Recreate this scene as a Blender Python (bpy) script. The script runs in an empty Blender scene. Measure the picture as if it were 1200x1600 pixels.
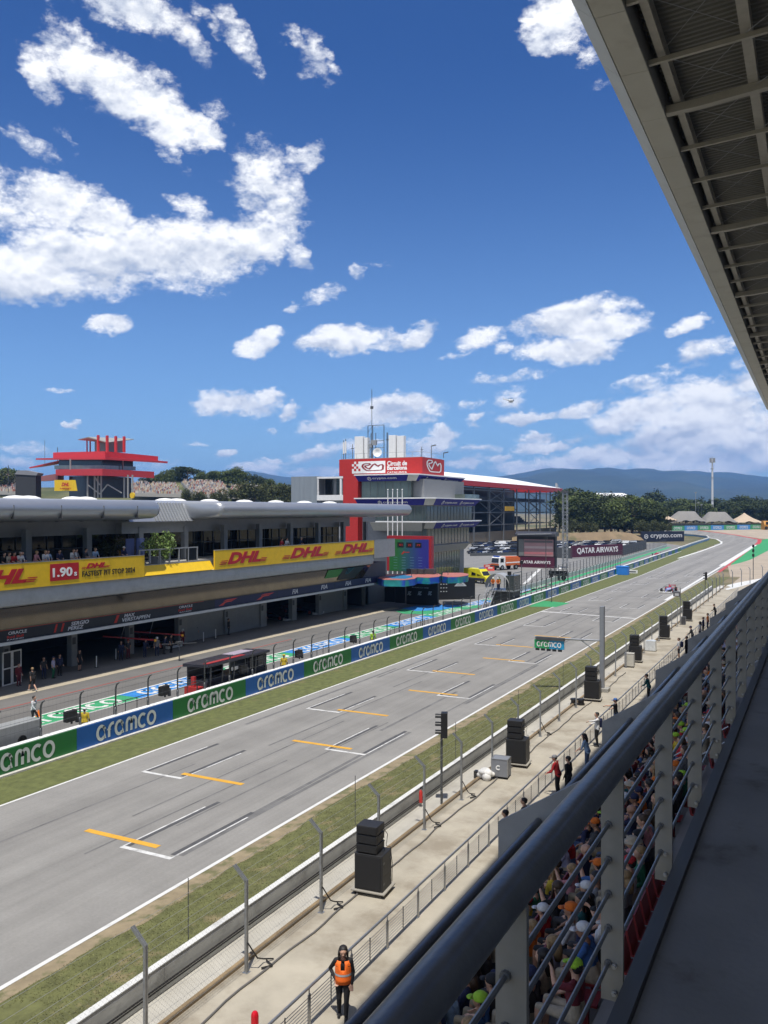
import bpy, bmesh, math, random
from math import radians as R, sin, cos, pi, atan2, sqrt, atan, asin
from mathutils import Vector, Matrix, noise as mnoise
random.seed(11)
scn = bpy.context.scene
COL = scn.collection
# ------------------------------------------------------------------ camera, world, sun, exposure
F = 1330.0; VX = 1284.0; HY = 798.0; CAMZ = 13.5
TH = atan((VX - 600) / F); SN, CS = sin(TH), cos(TH)
CAM = Vector((0, 0, CAMZ))
cam = bpy.data.cameras.new('camera'); camo = bpy.data.objects.new('camera', cam); COL.objects.link(camo)
cam.sensor_fit = 'HORIZONTAL'; cam.sensor_width = 36; cam.lens = 36 * F / 1200
cam.clip_start = 0.05; cam.clip_end = 40000
camo.location = CAM; camo.rotation_euler = (pi / 2 - atan((800 - HY) / F), 0, TH)
scn.camera = camo
scn.view_settings.view_transform = 'Standard'; scn.view_settings.look = 'None'
scn.view_settings.exposure = 0.35; scn.view_settings.gamma = 1
SUNV = Vector((0.125, -0.30, 1.0)).normalized()
sl = bpy.data.lights.new('sun', 'SUN'); sl.energy = 4.0; sl.angle = R(0.53); sl.color = (1, .955, .88)
so = bpy.data.objects.new('sun', sl); COL.objects.link(so); so.rotation_euler = SUNV.to_track_quat('Z', 'Y').to_euler()

def ray(px, py):
    u = (px - 600) / F; v = -(py - HY) / F
    return Vector((u * CS - SN, u * SN + CS, v))
def G(px, py, z=0.0):                       # where the sight line meets a level plane
    r = ray(px, py); return CAM + r * ((z - CAMZ) / r.z)
def PX(px, py, x):
    r = ray(px, py); return CAM + r * (x / r.x)
def PY(px, py, y):
    r = ray(px, py); return CAM + r * (y / r.y)
def PD(px, py, d):
    return CAM + ray(px, py) * d

# clouds: (px, py, rx, ry, tilt, strength) turned into directions and angular radii of the sky
CLOUDS = [
 (215,12,105,42,-12,1),(95,60,60,34,-55,.55),(120,98,80,44,-33,1),(190,140,80,50,-33,1),(255,172,85,50,-33,1),(315,205,52,36,-25,1),
 (372,55,52,20,-55,.55),(492,100,44,18,-60,.5),(478,245,46,25,22,.85),(345,170,40,22,-40,.5),
 (85,318,95,48,2,1),(160,350,60,40,0,1),(25,425,85,52,0,1),(100,410,110,60,0,1),(170,410,110,58,5,1),(250,400,110,58,8,1),(320,395,110,60,10,1),(395,375,80,48,15,1),
 (395,285,52,44,-50,.8),(440,320,44,60,20,.8),(462,400,22,36,30,.7),(300,330,50,18,-20,.55),(60,235,50,18,-30,.45),
 (165,507,44,18,3,1),(408,534,40,23,18,1),(540,530,72,26,8,1),(500,540,40,13,5,.9),(655,522,42,22,28,.75),(595,530,40,14,5,.7),
 (505,464,42,14,22,.6),(455,482,18,9,30,.5),(567,428,16,14,0,.6),
 (755,530,52,20,14,.95),(790,546,24,11,12,.8),(890,495,95,30,10,1),(930,510,85,28,6,1),(885,545,85,27,4,1),(845,500,40,20,0,.7),
 (1068,507,36,14,12,.9),(1078,555,34,22,8,.9),(1110,540,50,14,0,.55),(1035,574,14,7,0,.6),
 (372,634,80,24,0,1),(340,632,45,24,0,1),(418,625,40,18,10,1),(455,643,22,13,35,.85),(428,672,14,7,0,.8),
 (600,640,110,28,4,1),(655,628,45,19,5,1),(555,650,70,26,8,1),(500,668,45,14,5,.9),
 (672,690,42,20,18,.95),(690,672,24,16,0,.9),(738,632,26,10,15,.6),(748,655,24,9,12,.9),(770,594,32,12,0,.65),(795,625,28,26,0,.55),(815,658,50,12,6,.95),(880,650,26,11,8,.8),
 (830,688,34,10,5,.9),(850,700,60,10,0,.9),(770,714,26,10,10,.95),(720,722,34,14,8,.9),(650,715,40,12,0,.8),(740,697,40,10,0,.7),
 (1090,615,110,34,6,.95),(1010,640,110,28,12,1),(1130,650,120,55,0,1),(1180,690,90,60,0,1),(1060,690,110,42,0,1),(960,668,60,16,6,.9),(940,712,80,18,8,1),(1010,712,90,28,0,1),(1110,720,120,36,0,1),(870,725,90,16,5,.95),
 (490,708,50,13,0,.9),(400,728,60,13,3,.9),(350,706,20,8,0,.85),(430,714,26,8,0,.85),(500,735,60,12,0,.85),(310,694,20,6,0,.5),(560,700,60,12,0,.6),
 (105,665,16,7,0,.7),(100,611,24,5,0,.4),(30,705,50,12,0,.6),(15,728,50,12,0,.7),(240,726,50,12,0,.6),(600,735,60,12,0,.8),
 (875,28,62,46,-25,1),(850,60,40,24,-30,.8),(925,85,26,18,0,.5),(938,130,22,12,0,.3),(600,410,30,9,10,.25),
 (60,110,60,30,-60,.6),(130,55,60,20,-20,.6),(290,60,60,24,-35,.6),(330,28,40,14,-40,.5),(400,90,40,14,-55,.5),(470,75,40,10,-30,.45),(515,110,22,10,-60,.5),(110,215,30,12,-40,.4),(20,215,40,10,-20,.4),(260,250,40,10,-50,.35),(420,255,40,40,-40,.6),(455,300,30,40,10,.6),(375,310,40,20,-20,.6),(270,320,30,12,-30,.5),(800,590,60,10,5,.5),(720,560,40,8,10,.4),(1000,600,60,14,10,.6),(905,640,50,14,8,.7),(1050,580,50,12,10,.6),(1170,600,60,24,-10,.8),(1000,690,60,12,5,.8),(1060,655,60,18,5,.9),(1140,690,60,20,0,.9),(900,690,40,10,5,.7),(800,725,60,10,3,.7),(-120,300,150,90,0,1),(-200,80,160,70,20,1),(1320,560,160,60,0,1),(1420,680,200,70,0,1),(-180,640,120,34,0,1),(-100,520,60,22,0,1)]

BACK = [(a, e, r_) for a, e, r_ in ((150,35,.5),(100,28,.45),(60,40,.35),(200,50,.5),(240,25,.45),(-75,45,.35),(180,18,.5),(120,60,.4),(20,75,.35))]      # azimuth, elevation, radius of unseen clouds added to whiten the skylight
def build_world():
    w = bpy.data.worlds.new('World'); scn.world = w; w.use_nodes = True
    nt = w.node_tree; N = nt.nodes; L = nt.links
    for n in list(N): N.remove(n)
    out = N.new('ShaderNodeOutputWorld'); bg = N.new('ShaderNodeBackground'); L.new(bg.outputs[0], out.inputs[0])
    sky = N.new('ShaderNodeTexSky'); sky.sky_type = 'NISHITA'; sky.sun_disc = False
    sky.sun_elevation = asin(SUNV.z); sky.sun_rotation = atan2(SUNV.x, SUNV.y)
    sky.air_density = 1.0; sky.dust_density = 0.25; sky.ozone_density = 3.0; sky.altitude = 150
    tc = N.new('ShaderNodeTexCoord'); V = tc.outputs['Generated']
    def m(op, a, b=None, c=None):
        n = N.new('ShaderNodeMath'); n.operation = op
        for i, q in enumerate((a, b, c)):
            if q is None: continue
            if isinstance(q, (int, float)): n.inputs[i].default_value = q
            else: L.new(q, n.inputs[i])
        return n.outputs[0]
    def dot(vec):
        n = N.new('ShaderNodeVectorMath'); n.operation = 'DOT_PRODUCT'; L.new(WV, n.inputs[0]); n.inputs[1].default_value = vec
        return n.outputs['Value']
    def noise(vecsock, scale, det, rough=.55, dist=0):
        n = N.new('ShaderNodeTexNoise'); n.inputs['Scale'].default_value = scale; n.inputs['Detail'].default_value = det
        n.inputs['Roughness'].default_value = rough; n.inputs['Distortion'].default_value = dist
        L.new(vecsock, n.inputs['Vector']); return n
    # flatten the noise towards the horizon as real cloud decks are
    mp = N.new('ShaderNodeMapping'); mp.inputs['Scale'].default_value = (1, 1, 1.7); L.new(V, mp.inputs['Vector'])
    wn = noise(mp.outputs[0], 9, 3)
    wv = N.new('ShaderNodeVectorMath'); wv.operation = 'MULTIPLY_ADD'
    sub = N.new('ShaderNodeVectorMath'); sub.operation = 'SUBTRACT'; L.new(wn.outputs['Color'], sub.inputs[0]); sub.inputs[1].default_value = (.5, .5, .5)
    L.new(sub.outputs[0], wv.inputs[0]); wv.inputs[1].default_value = (.05, .05, .03); L.new(V, wv.inputs[2])
    wn2 = noise(mp.outputs[0], 42, 4, .6); wv1 = wv; wv = N.new('ShaderNodeVectorMath'); wv.operation = 'MULTIPLY_ADD'
    sub2 = N.new('ShaderNodeVectorMath'); sub2.operation = 'SUBTRACT'; L.new(wn2.outputs['Color'], sub2.inputs[0]); sub2.inputs[1].default_value = (.5, .5, .5)
    L.new(sub2.outputs[0], wv.inputs[0]); wv.inputs[1].default_value = (.030, .030, .020); L.new(wv1.outputs[0], wv.inputs[2])
    WV = wv.outputs[0]
    D = None; W = None; H = None
    for (px, py, rx, ry, tilt, st) in CLOUDS:
        d = ray(px, py).normalized()
        e1 = Vector((d.y, -d.x, 0)).normalized(); e2 = e1.cross(d).normalized()
        a = R(tilt); f1 = e1 * cos(a) + e2 * sin(a); f2 = -e1 * sin(a) + e2 * cos(a)
        k = cos(atan(sqrt(((px - 600) / F) ** 2 + ((py - HY) / F) ** 2))) / F
        rx *= k * 1.08; ry *= k * 1.08
        A = dot(f1 / rx); B = dot(f2 / ry)
        r2 = m('MULTIPLY_ADD', A, A, m('MULTIPLY', B, B))
        # behind the viewer the same tangent products repeat: keep the front half only
        val = m('MAXIMUM', m('MULTIPLY', m('SUBTRACT', 1.0, r2), st), 0.0)
        val = m('MULTIPLY', val, m('GREATER_THAN', dot(d), 0.3))
        hgt = m('MULTIPLY', val, B)
        D = val if D is None else m('MAXIMUM', D, val)
        W = val if W is None else m('ADD', W, val)
        H = hgt if H is None else m('ADD', H, hgt)
    for az, e_, r_ in BACK:
        d = Vector((sin(R(az))*cos(R(e_)), cos(R(az))*cos(R(e_)), sin(R(e_)))); e1 = Vector((d.y,-d.x,0)).normalized(); e2 = e1.cross(d).normalized()
        A = dot(e1/r_); B = dot(e2/(r_*.6)); val = m('MAXIMUM', m('SUBTRACT', 1.0, m('MULTIPLY_ADD', A, A, m('MULTIPLY', B, B))), 0.0); val = m('MULTIPLY', val, m('GREATER_THAN', dot(d), 0.3)); D = m('MAXIMUM', D, val)
    n1 = noise(mp.outputs[0], 13, 9, .6, .15)
    n2 = noise(mp.outputs[0], 38, 8, .65)
    nn = m('MULTIPLY_ADD', n2.outputs['Fac'], .55, m('MULTIPLY', n1.outputs['Fac'], .62))
    n5 = noise(mp.outputs[0], 120, 6, .65)
    nn = m('MULTIPLY_ADD', n5.outputs['Fac'], .34, nn)
    nn = m('SUBTRACT', nn, .755)
    dens = m('ADD', m('MULTIPLY', D, 1.15), m('MULTIPLY', nn, 2.5))
    ss = N.new('ShaderNodeMapRange'); ss.interpolation_type = 'SMOOTHSTEP'
    ss.inputs['From Min'].default_value = .14; ss.inputs['From Max'].default_value = .98
    L.new(dens, ss.inputs['Value'])
    gate = N.new('ShaderNodeMapRange'); gate.interpolation_type = 'SMOOTHSTEP'; gate.inputs['From Max'].default_value = .22; L.new(D, gate.inputs['Value'])
    cov = m('MULTIPLY', ss.outputs[0], gate.outputs[0])
    # shading: noise difference towards the zenith plus darker undersides
    mp2 = N.new('ShaderNodeMapping'); mp2.inputs['Scale'].default_value = (1, 1, 1.7); mp2.inputs['Location'].default_value = (.004, -.008, .024); L.new(V, mp2.inputs['Vector'])
    n3 = noise(mp2.outputs[0], 13, 5, .55, .15)
    n4 = noise(mp.outputs[0], 13, 5, .55, .15)
    mp3 = N.new('ShaderNodeMapping'); mp3.inputs['Scale'].default_value = (1, 1, 1.7); mp3.inputs['Location'].default_value = (.0015, -.003, .009); L.new(V, mp3.inputs['Vector'])
    n6 = noise(mp3.outputs[0], 38, 4, .65); n7 = noise(mp.outputs[0], 38, 4, .65)
    relief2 = m('SUBTRACT', n7.outputs['Fac'], n6.outputs['Fac'])
    relief = m('SUBTRACT', n4.outputs['Fac'], n3.outputs['Fac'])
    hh = m('DIVIDE', H, m('ADD', W, .05))
    sh = m('ADD', m('MULTIPLY', relief, 2.6), m('MULTIPLY', hh, .42))
    sh = m('ADD', sh, m('MULTIPLY', relief2, 1.1))
    sh = m('SUBTRACT', sh, m('MULTIPLY', m('MINIMUM', dens, 1.5), .10))
    sh = m('ADD', sh, m('MULTIPLY', n2.outputs['Fac'], .3))
    cr = N.new('ShaderNodeMapRange'); cr.inputs['From Min'].default_value = -.45; cr.inputs['From Max'].default_value = .32; L.new(sh, cr.inputs['Value'])
    cc = N.new('ShaderNodeMix'); cc.data_type = 'RGBA'; L.new(cr.outputs[0], cc.inputs['Factor'])
    cc.inputs['A'].default_value = (.50, .55, .65, 1); cc.inputs['B'].default_value = (1.0, 1.0, 1.0, 1)
    cs = N.new('ShaderNodeVectorMath'); cs.operation = 'SCALE'; L.new(cc.outputs['Result'], cs.inputs[0]); cs.inputs['Scale'].default_value = CLOUD_GAIN
    # clearer, deeper blue towards the zenith, paler near the horizon
    sz = N.new('ShaderNodeSeparateXYZ'); L.new(V, sz.inputs[0])
    el = N.new('ShaderNodeMapRange'); el.interpolation_type = 'SMOOTHSTEP'; el.inputs['From Min'].default_value = 0.14; el.inputs['From Max'].default_value = .5; L.new(sz.outputs['Z'], el.inputs['Value'])
    tg = N.new('ShaderNodeMix'); tg.data_type = 'RGBA'; L.new(el.outputs[0], tg.inputs['Factor']); tg.inputs['A'].default_value = SKY_LOW; tg.inputs['B'].default_value = SKY_HIGH
    tint = N.new('ShaderNodeMix'); tint.data_type = 'RGBA'; tint.blend_type = 'MULTIPLY'; tint.inputs['Factor'].default_value = 1
    L.new(sky.outputs[0], tint.inputs['A']); L.new(tg.outputs['Result'], tint.inputs['B'])
    mix = N.new('ShaderNodeMix'); mix.data_type = 'RGBA'; L.new(cov, mix.inputs['Factor'])
    L.new(tint.outputs['Result'], mix.inputs['A']); L.new(cs.outputs[0], mix.inputs['B'])
    L.new(mix.outputs['Result'], bg.inputs['Color']); bg.inputs['Strength'].default_value = SKY_STR
SKY_STR = 0.10; CLOUD_GAIN = 9.6; SKY_LOW = (.60, .79, 1.04, 1); SKY_HIGH = (.21, .42, .77, 1)
build_world()
HAZE = 1.15e-4; HAZEC = (.22,.48,1.0,1)
scn.cycles.max_bounces = 5; scn.cycles.diffuse_bounces = 3; scn.cycles.glossy_bounces = 2; scn.cycles.volume_bounces = 0
scn.world.cycles.sampling_method = 'MANUAL'; scn.world.cycles.sample_map_resolution = 512
# ------------------------------------------------------------------ helpers
class MB:
    def __init__(s): s.v = []; s.f = []; s.mi = []; s.cur = 0
    def add(s, vs, fs):
        o = len(s.v); s.v += [tuple(p) for p in vs]
        for f in fs: s.f.append([i + o for i in f]); s.mi.append(s.cur)
        return s
    def box(s, x0, x1, y0, y1, z0, z1):
        return s.add([(x0,y0,z0),(x1,y0,z0),(x1,y1,z0),(x0,y1,z0),(x0,y0,z1),(x1,y0,z1),(x1,y1,z1),(x0,y1,z1)],
                     [(3,2,1,0),(4,5,6,7),(0,1,5,4),(1,2,6,5),(2,3,7,6),(3,0,4,7)])
    def cbox(s, c, sx, sy, sz, rz=0, rx=0, ry=0):
        m = Matrix.Rotation(rz,3,'Z') @ Matrix.Rotation(ry,3,'Y') @ Matrix.Rotation(rx,3,'X'); c = Vector(c)
        pts = [c + m @ Vector((a*sx/2, b*sy/2, d*sz/2)) for d in (-1,1) for a, b in ((-1,-1),(1,-1),(1,1),(-1,1))]
        return s.add(pts, [(3,2,1,0),(4,5,6,7),(0,1,5,4),(1,2,6,5),(2,3,7,6),(3,0,4,7)])
    def quad(s, a, b, c, d): return s.add([a,b,c,d], [(0,1,2,3)])
    def bar(s, p0, p1, w, h=None):                 # square-section bar between two points
        p0, p1 = Vector(p0), Vector(p1); h = h or w; t = (p1-p0).normalized()
        up = Vector((0,0,1)) if abs(t.z) < .95 else Vector((0,1,0))
        a = t.cross(up).normalized()*w/2; b = a.cross(t).normalized()*h/2
        pts = [p + q for p in (p0,p1) for q in (-a-b, a-b, a+b, -a+b)]
        return s.add(pts, [(3,2,1,0),(4,5,6,7),(0,1,5,4),(1,2,6,5),(2,3,7,6),(3,0,4,7)])
    def tube(s, pts, r, n=8, r2=None, caps=True):
        pts = [Vector(p) for p in pts]; k = len(pts)
        t0 = (pts[1]-pts[0]).normalized(); up = Vector((0,0,1)) if abs(t0.z) < .9 else Vector((1,0,0))
        a = t0.cross(up).normalized(); o = len(s.v)
        for i, p in enumerate(pts):
            t = ((pts[min(i+1,k-1)]-p).normalized() + (p-pts[max(i-1,0)]).normalized()).normalized()
            a = (a - t*a.dot(t)).normalized(); b = t.cross(a)
            rr = r if r2 is None else r + (r2-r)*i/(k-1)
            for j in range(n):
                q = 2*pi*j/n; s.v.append(tuple(p + a*rr*cos(q) + b*rr*sin(q)))
        for i in range(k-1):
            for j in range(n):
                s.f.append([o+i*n+j, o+i*n+(j+1)%n, o+(i+1)*n+(j+1)%n, o+(i+1)*n+j]); s.mi.append(s.cur)
        if caps:
            s.f.append([o+j for j in range(n)][::-1]); s.mi.append(s.cur)
            s.f.append([o+(k-1)*n+j for j in range(n)]); s.mi.append(s.cur)
        return s
    def cyl(s, p0, p1, r, r2=None, n=12): return s.tube([p0,p1], r, n, r2)
    def prism(s, poly, fn, t0, t1):                # poly of (a,b) carried by fn(a,b,t)
        n = len(poly); pts = [fn(a,b,t) for t in (t0,t1) for a, b in poly]
        fs = [[i, (i+1)%n, n+(i+1)%n, n+i] for i in range(n)] + [list(range(n))[::-1], [n+i for i in range(n)]]
        return s.add(pts, fs)
    def py(s, poly, y0, y1): return s.prism(poly, lambda a,b,t: (a,t,b), y0, y1)     # (x,z) profile along Y
    def px(s, poly, x0, x1): return s.prism(poly, lambda a,b,t: (t,a,b), x0, x1)     # (y,z) profile along X
    def pz(s, poly, z0, z1): return s.prism(poly, lambda a,b,t: (a,b,t), z0, z1)
    def sph(s, c, rx, ry=None, rz=None, n=10, m=7, rot=None):
        ry = ry or rx; rz = rz or rx; c = Vector(c); o = len(s.v)
        def add(p): s.v.append(tuple(c + (rot @ Vector(p) if rot else Vector(p))))
        add((0,0,rz))
        for i in range(1,m):
            for j in range(n):
                add((rx*sin(pi*i/m)*cos(2*pi*j/n), ry*sin(pi*i/m)*sin(2*pi*j/n), rz*cos(pi*i/m)))
        add((0,0,-rz)); e = len(s.v)-1
        for j in range(n):
            s.f.append([o, o+1+j, o+1+(j+1)%n]); s.mi.append(s.cur)
            for i in range(m-2):
                a = o+1+i*n; s.f.append([a+j, a+n+j, a+n+(j+1)%n, a+(j+1)%n]); s.mi.append(s.cur)
            a = o+1+(m-2)*n; s.f.append([a+j, e, a+(j+1)%n]); s.mi.append(s.cur)
        return s
    def lathe(s, prof, c=(0,0,0), n=16):           # (r,z)
        o = len(s.v); c = Vector(c)
        for r, z in prof:
            for j in range(n): s.v.append((c.x+r*cos(2*pi*j/n), c.y+r*sin(2*pi*j/n), c.z+z))
        for i in range(len(prof)-1):
            for j in range(n): s.f.append([o+i*n+j, o+i*n+(j+1)%n, o+(i+1)*n+(j+1)%n, o+(i+1)*n+j]); s.mi.append(s.cur)
        s.f.append([o+j for j in range(n)][::-1]); s.mi.append(s.cur)
        s.f.append([o+(len(prof)-1)*n+j for j in range(n)]); s.mi.append(s.cur)
        return s
    def mesh(s, name, mats, smooth=False):
        me = bpy.data.meshes.new(name); me.from_pydata(s.v, [], s.f)
        if not isinstance(mats, (list, tuple)): mats = [mats]
        for q in mats: me.materials.append(q)
        if len(mats) > 1: me.polygons.foreach_set('material_index', s.mi)
        bm = bmesh.new(); bm.from_mesh(me); bmesh.ops.recalc_face_normals(bm, faces=bm.faces[:]); bm.to_mesh(me); bm.free()
        if smooth: me.polygons.foreach_set('use_smooth', [True]*len(me.polygons)); 
        me.update(); return me
    def build(s, name, mats, parent=None, smooth=False, bevel=0, world=False, ang=40):
        if parent is not None and world:
            q = parent.location; s.v = [(a-q.x, b-q.y, c-q.z) for a, b, c in s.v]
        me = s.mesh(name, mats, smooth); o = bpy.data.objects.new(name, me); COL.objects.link(o)
        if parent is not None: o.parent = parent
        if bevel:
            b = o.modifiers.new('bevel', 'BEVEL'); b.width = bevel; b.segments = 2; b.limit_method = 'ANGLE'; b.angle_limit = R(35)
        if smooth and ang:
            try:
                me.set_sharp_from_angle(angle=R(ang))
            except Exception: pass
        return o

def tag(o, label=None, cat=None, group=None, kind=None):
    if label: o['label'] = label
    if cat: o['category'] = cat
    if group: o['group'] = group
    if kind: o['kind'] = kind
    return o
def thing(name, label, cat, loc=(0,0,0), rz=0, group=None):
    o = bpy.data.objects.new(name, None); COL.objects.link(o); o.location = loc; o.rotation_euler = (0,0,rz)
    o.empty_display_size = .2
    return tag(o, label, cat, group)
def copy_tree(o, parent=None, kids=None):
    c = o.copy(); COL.objects.link(c)
    if parent is not None: c.parent = parent
    for ch in list(o.children): copy_tree(ch, c)
    return c
def structure(name, mb, mat, smooth=False):
    return tag(mb.build(name, mat, smooth=smooth), kind='structure')

# ---- materials
_M = {}
def M(name, col, rough=.6, metal=0., var=.12, scale=2., bump=0., bscale=30., spec=.5, stretch=(1,1,1), coord='Object', dirt=None, coat=0, island=0):
    if name in _M: return _M[name]
    mt = bpy.data.materials.new(name); mt.use_nodes = True; nt = mt.node_tree; N = nt.nodes; L = nt.links
    b = N['Principled BSDF']; b.inputs['Roughness'].default_value = rough; b.inputs['Metallic'].default_value = metal
    b.inputs['Specular IOR Level'].default_value = spec; b.inputs['Coat Weight'].default_value = coat
    if coord == 'Position':
        vec = N.new('ShaderNodeNewGeometry').outputs['Position']
    else:
        vec = N.new('ShaderNodeTexCoord').outputs[coord]
    mp = N.new('ShaderNodeMapping'); mp.inputs['Scale'].default_value = stretch; L.new(vec, mp.inputs['Vector'])
    nz = N.new('ShaderNodeTexNoise'); nz.inputs['Scale'].default_value = scale; nz.inputs['Detail'].default_value = 6; nz.inputs['Roughness'].default_value = .6
    L.new(mp.outputs[0], nz.inputs['Vector'])
    mr = N.new('ShaderNodeMapRange'); mr.inputs['From Min'].default_value = .3; mr.inputs['From Max'].default_value = .7
    mr.inputs['To Min'].default_value = 1-var; mr.inputs['To Max'].default_value = 1+var; L.new(nz.outputs['Fac'], mr.inputs['Value'])
    fac = mr.outputs[0]
    if island:
        gi = N.new('ShaderNodeNewGeometry'); mr2 = N.new('ShaderNodeMapRange'); mr2.inputs['To Min'].default_value = 1-island; mr2.inputs['To Max'].default_value = 1+island
        L.new(gi.outputs['Random Per Island'], mr2.inputs['Value']); mu = N.new('ShaderNodeMath'); mu.operation = 'MULTIPLY'
        L.new(fac, mu.inputs[0]); L.new(mr2.outputs[0], mu.inputs[1]); fac = mu.outputs[0]
    sc = N.new('ShaderNodeVectorMath'); sc.operation = 'SCALE'; sc.inputs[0].default_value = col[:3]; L.new(fac, sc.inputs['Scale'])
    outc = sc.outputs[0]
    if dirt:                                        # (colour, amount, scale, low, high) patches of wear
        n2 = N.new('ShaderNodeTexNoise'); n2.inputs['Scale'].default_value = dirt[2]; n2.inputs['Detail'].default_value = 7; n2.inputs['Roughness'].default_value = .65
        L.new(mp.outputs[0], n2.inputs['Vector'])
        m2 = N.new('ShaderNodeMapRange'); m2.interpolation_type = 'SMOOTHSTEP'; m2.inputs['From Min'].default_value = dirt[3]; m2.inputs['From Max'].default_value = dirt[4]; m2.inputs['To Max'].default_value = dirt[1]
        L.new(n2.outputs['Fac'], m2.inputs['Value'])
        mx = N.new('ShaderNodeMix'); mx.data_type = 'RGBA'; L.new(m2.outputs[0], mx.inputs['Factor']); L.new(outc, mx.inputs['A']); mx.inputs['B'].default_value = (*dirt[0], 1)
        outc = mx.outputs['Result']
    L.new(outc, b.inputs['Base Color'])
    if bump:
        n3 = N.new('ShaderNodeTexNoise'); n3.inputs['Scale'].default_value = bscale; n3.inputs['Detail'].default_value = 5; L.new(mp.outputs[0], n3.inputs['Vector'])
        bp = N.new('ShaderNodeBump'); bp.inputs['Strength'].default_value = bump; bp.inputs['Distance'].default_value = .05; L.new(n3.outputs['Fac'], bp.inputs['Height']); L.new(bp.outputs[0], b.inputs['Normal'])
    _M[name] = mt; return mt
def MS(name, col, rough=.55, metal=0., **k):        # simple painted surfaces with light wear
    k.setdefault('var', .07); return M(name, col, rough, metal, **k)
def mat_screen(name, a, b2, strength, axis=0, k=1.0, off=0.):
    """a lit screen: colour blend across the panel"""
    if name in _M: return _M[name]
    mt = bpy.data.materials.new(name); mt.use_nodes = True; N = mt.node_tree.nodes; L = mt.node_tree.links
    b = N['Principled BSDF']; tc = N.new('ShaderNodeTexCoord'); sp = N.new('ShaderNodeSeparateXYZ'); L.new(tc.outputs['Generated'], sp.inputs[0])
    rp = N.new('ShaderNodeMapRange'); rp.inputs['From Min'].default_value = .2; rp.inputs['From Max'].default_value = .8; L.new(sp.outputs[axis], rp.inputs['Value'])
    mx = N.new('ShaderNodeMix'); mx.data_type = 'RGBA'; L.new(rp.outputs[0], mx.inputs['Factor']); mx.inputs['A'].default_value = (*a,1); mx.inputs['B'].default_value = (*b2,1)
    L.new(mx.outputs['Result'], b.inputs['Emission Color']); b.inputs['Emission Strength'].default_value = strength; b.inputs['Base Color'].default_value = (.02,.02,.02,1); b.inputs['Roughness'].default_value = .4
    _M[name] = mt; return mt

WHITE = MS('white_paint', (.78,.78,.76)); RED = MS('red_paint', (.50,.022,.018)); BLACK = MS('black_plastic', (.012,.012,.013), .5)
STEEL = MS('galvanised_steel', (.36,.37,.38), .42, .75, var=.15, scale=8); DSTEEL = MS('dark_steel', (.10,.105,.11), .5, .5)
GREY = MS('grey_cladding', (.30,.31,.32), .45, .2); RUBBER = MS('rubber', (.015,.015,.015), .85)
CONC = M('concrete', (.33,.32,.29), .85, var=.16, scale=1.2, bump=.15, bscale=25, dirt=((.16,.15,.13),.5,.6,.52,.72))
GREEN_AD = MS('green_board', (.012,.155,.035), .45); BLUE_AD = MS('blue_board', (.008,.10,.37), .45)
YELLOW = MS('yellow_banner', (.72,.46,.012), .55); DRED = MS('crimson_lettering', (.42,.012,.02), .5)
NAVY = MS('navy_panel', (.012,.013,.11), .4); MAROON = MS('maroon_panel', (.075,.008,.028), .5)
GLASS = M('dark_glass', (.012,.015,.018), .06, spec=.6, var=.2, scale=.4)
LGLASS = M('green_glass', (.11,.14,.13), .08, spec=.7, var=.35, scale=.25, stretch=(1,1,.4))
ORANGE = MS('orange_paint', (.75,.17,.01)); AMBER = MS('orange_line', (.62,.32,.05))
SKIN = MS('skin', (.50,.29,.20), .55); SKIN2 = MS('tanned_skin', (.36,.19,.12), .55)

# ---- lettering
_FC = {}
def text_mesh(s, bold=0., shear=0., spacing=1.0, depth=.0):
    key = (s, bold, shear, spacing, depth)
    if key in _FC: return _FC[key]
    cu = bpy.data.curves.new('lettering', 'FONT'); cu.body = s; cu.size = 1; cu.offset = bold; cu.shear = shear; cu.space_character = spacing
    cu.extrude = depth; cu.resolution_u = 3; cu.align_x = 'LEFT'
    o = bpy.data.objects.new('tmp', cu); COL.objects.link(o); dg = bpy.context.evaluated_depsgraph_get()
    me = bpy.data.meshes.new_from_object(o.evaluated_get(dg)); bpy.data.objects.remove(o)
    xs = [v.co.x for v in me.vertices]; ys = [v.co.y for v in me.vertices]
    if xs:
        x0, y0 = min(xs), min(ys); w, h = max(xs)-x0, max(ys)-y0
        for v in me.vertices: v.co.x -= x0; v.co.y -= y0
    else: w = h = 1
    _FC[key] = (me, w, h); return _FC[key]
def place_flat(me, name, mat, origin, right, up, sx, sy, parent=None):
    me = me.copy(); me.name = name; me.materials.clear(); me.materials.append(mat)
    right = Vector(right).normalized(); up = Vector(up).normalized(); n = right.cross(up)
    q = parent.location if parent is not None else Vector((0,0,0)); origin = Vector(origin)
    for v in me.vertices:
        v.co = origin - q + right*v.co.x*sx + up*v.co.y*sy + n*v.co.z
    o = bpy.data.objects.new(name, me); COL.objects.link(o)
    if parent is not None: o.parent = parent
    return o
def text(s, mat, origin, right, up, width, height, parent=None, bold=.012, shear=0., spacing=1.0, name='lettering', depth=.012):
    """lettering that fills width x height from its lower-left corner"""
    me, w, h = text_mesh(s, bold, shear, spacing, depth)
    return place_flat(me, name, mat, origin, right, up, width/w, height/h, parent)
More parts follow.
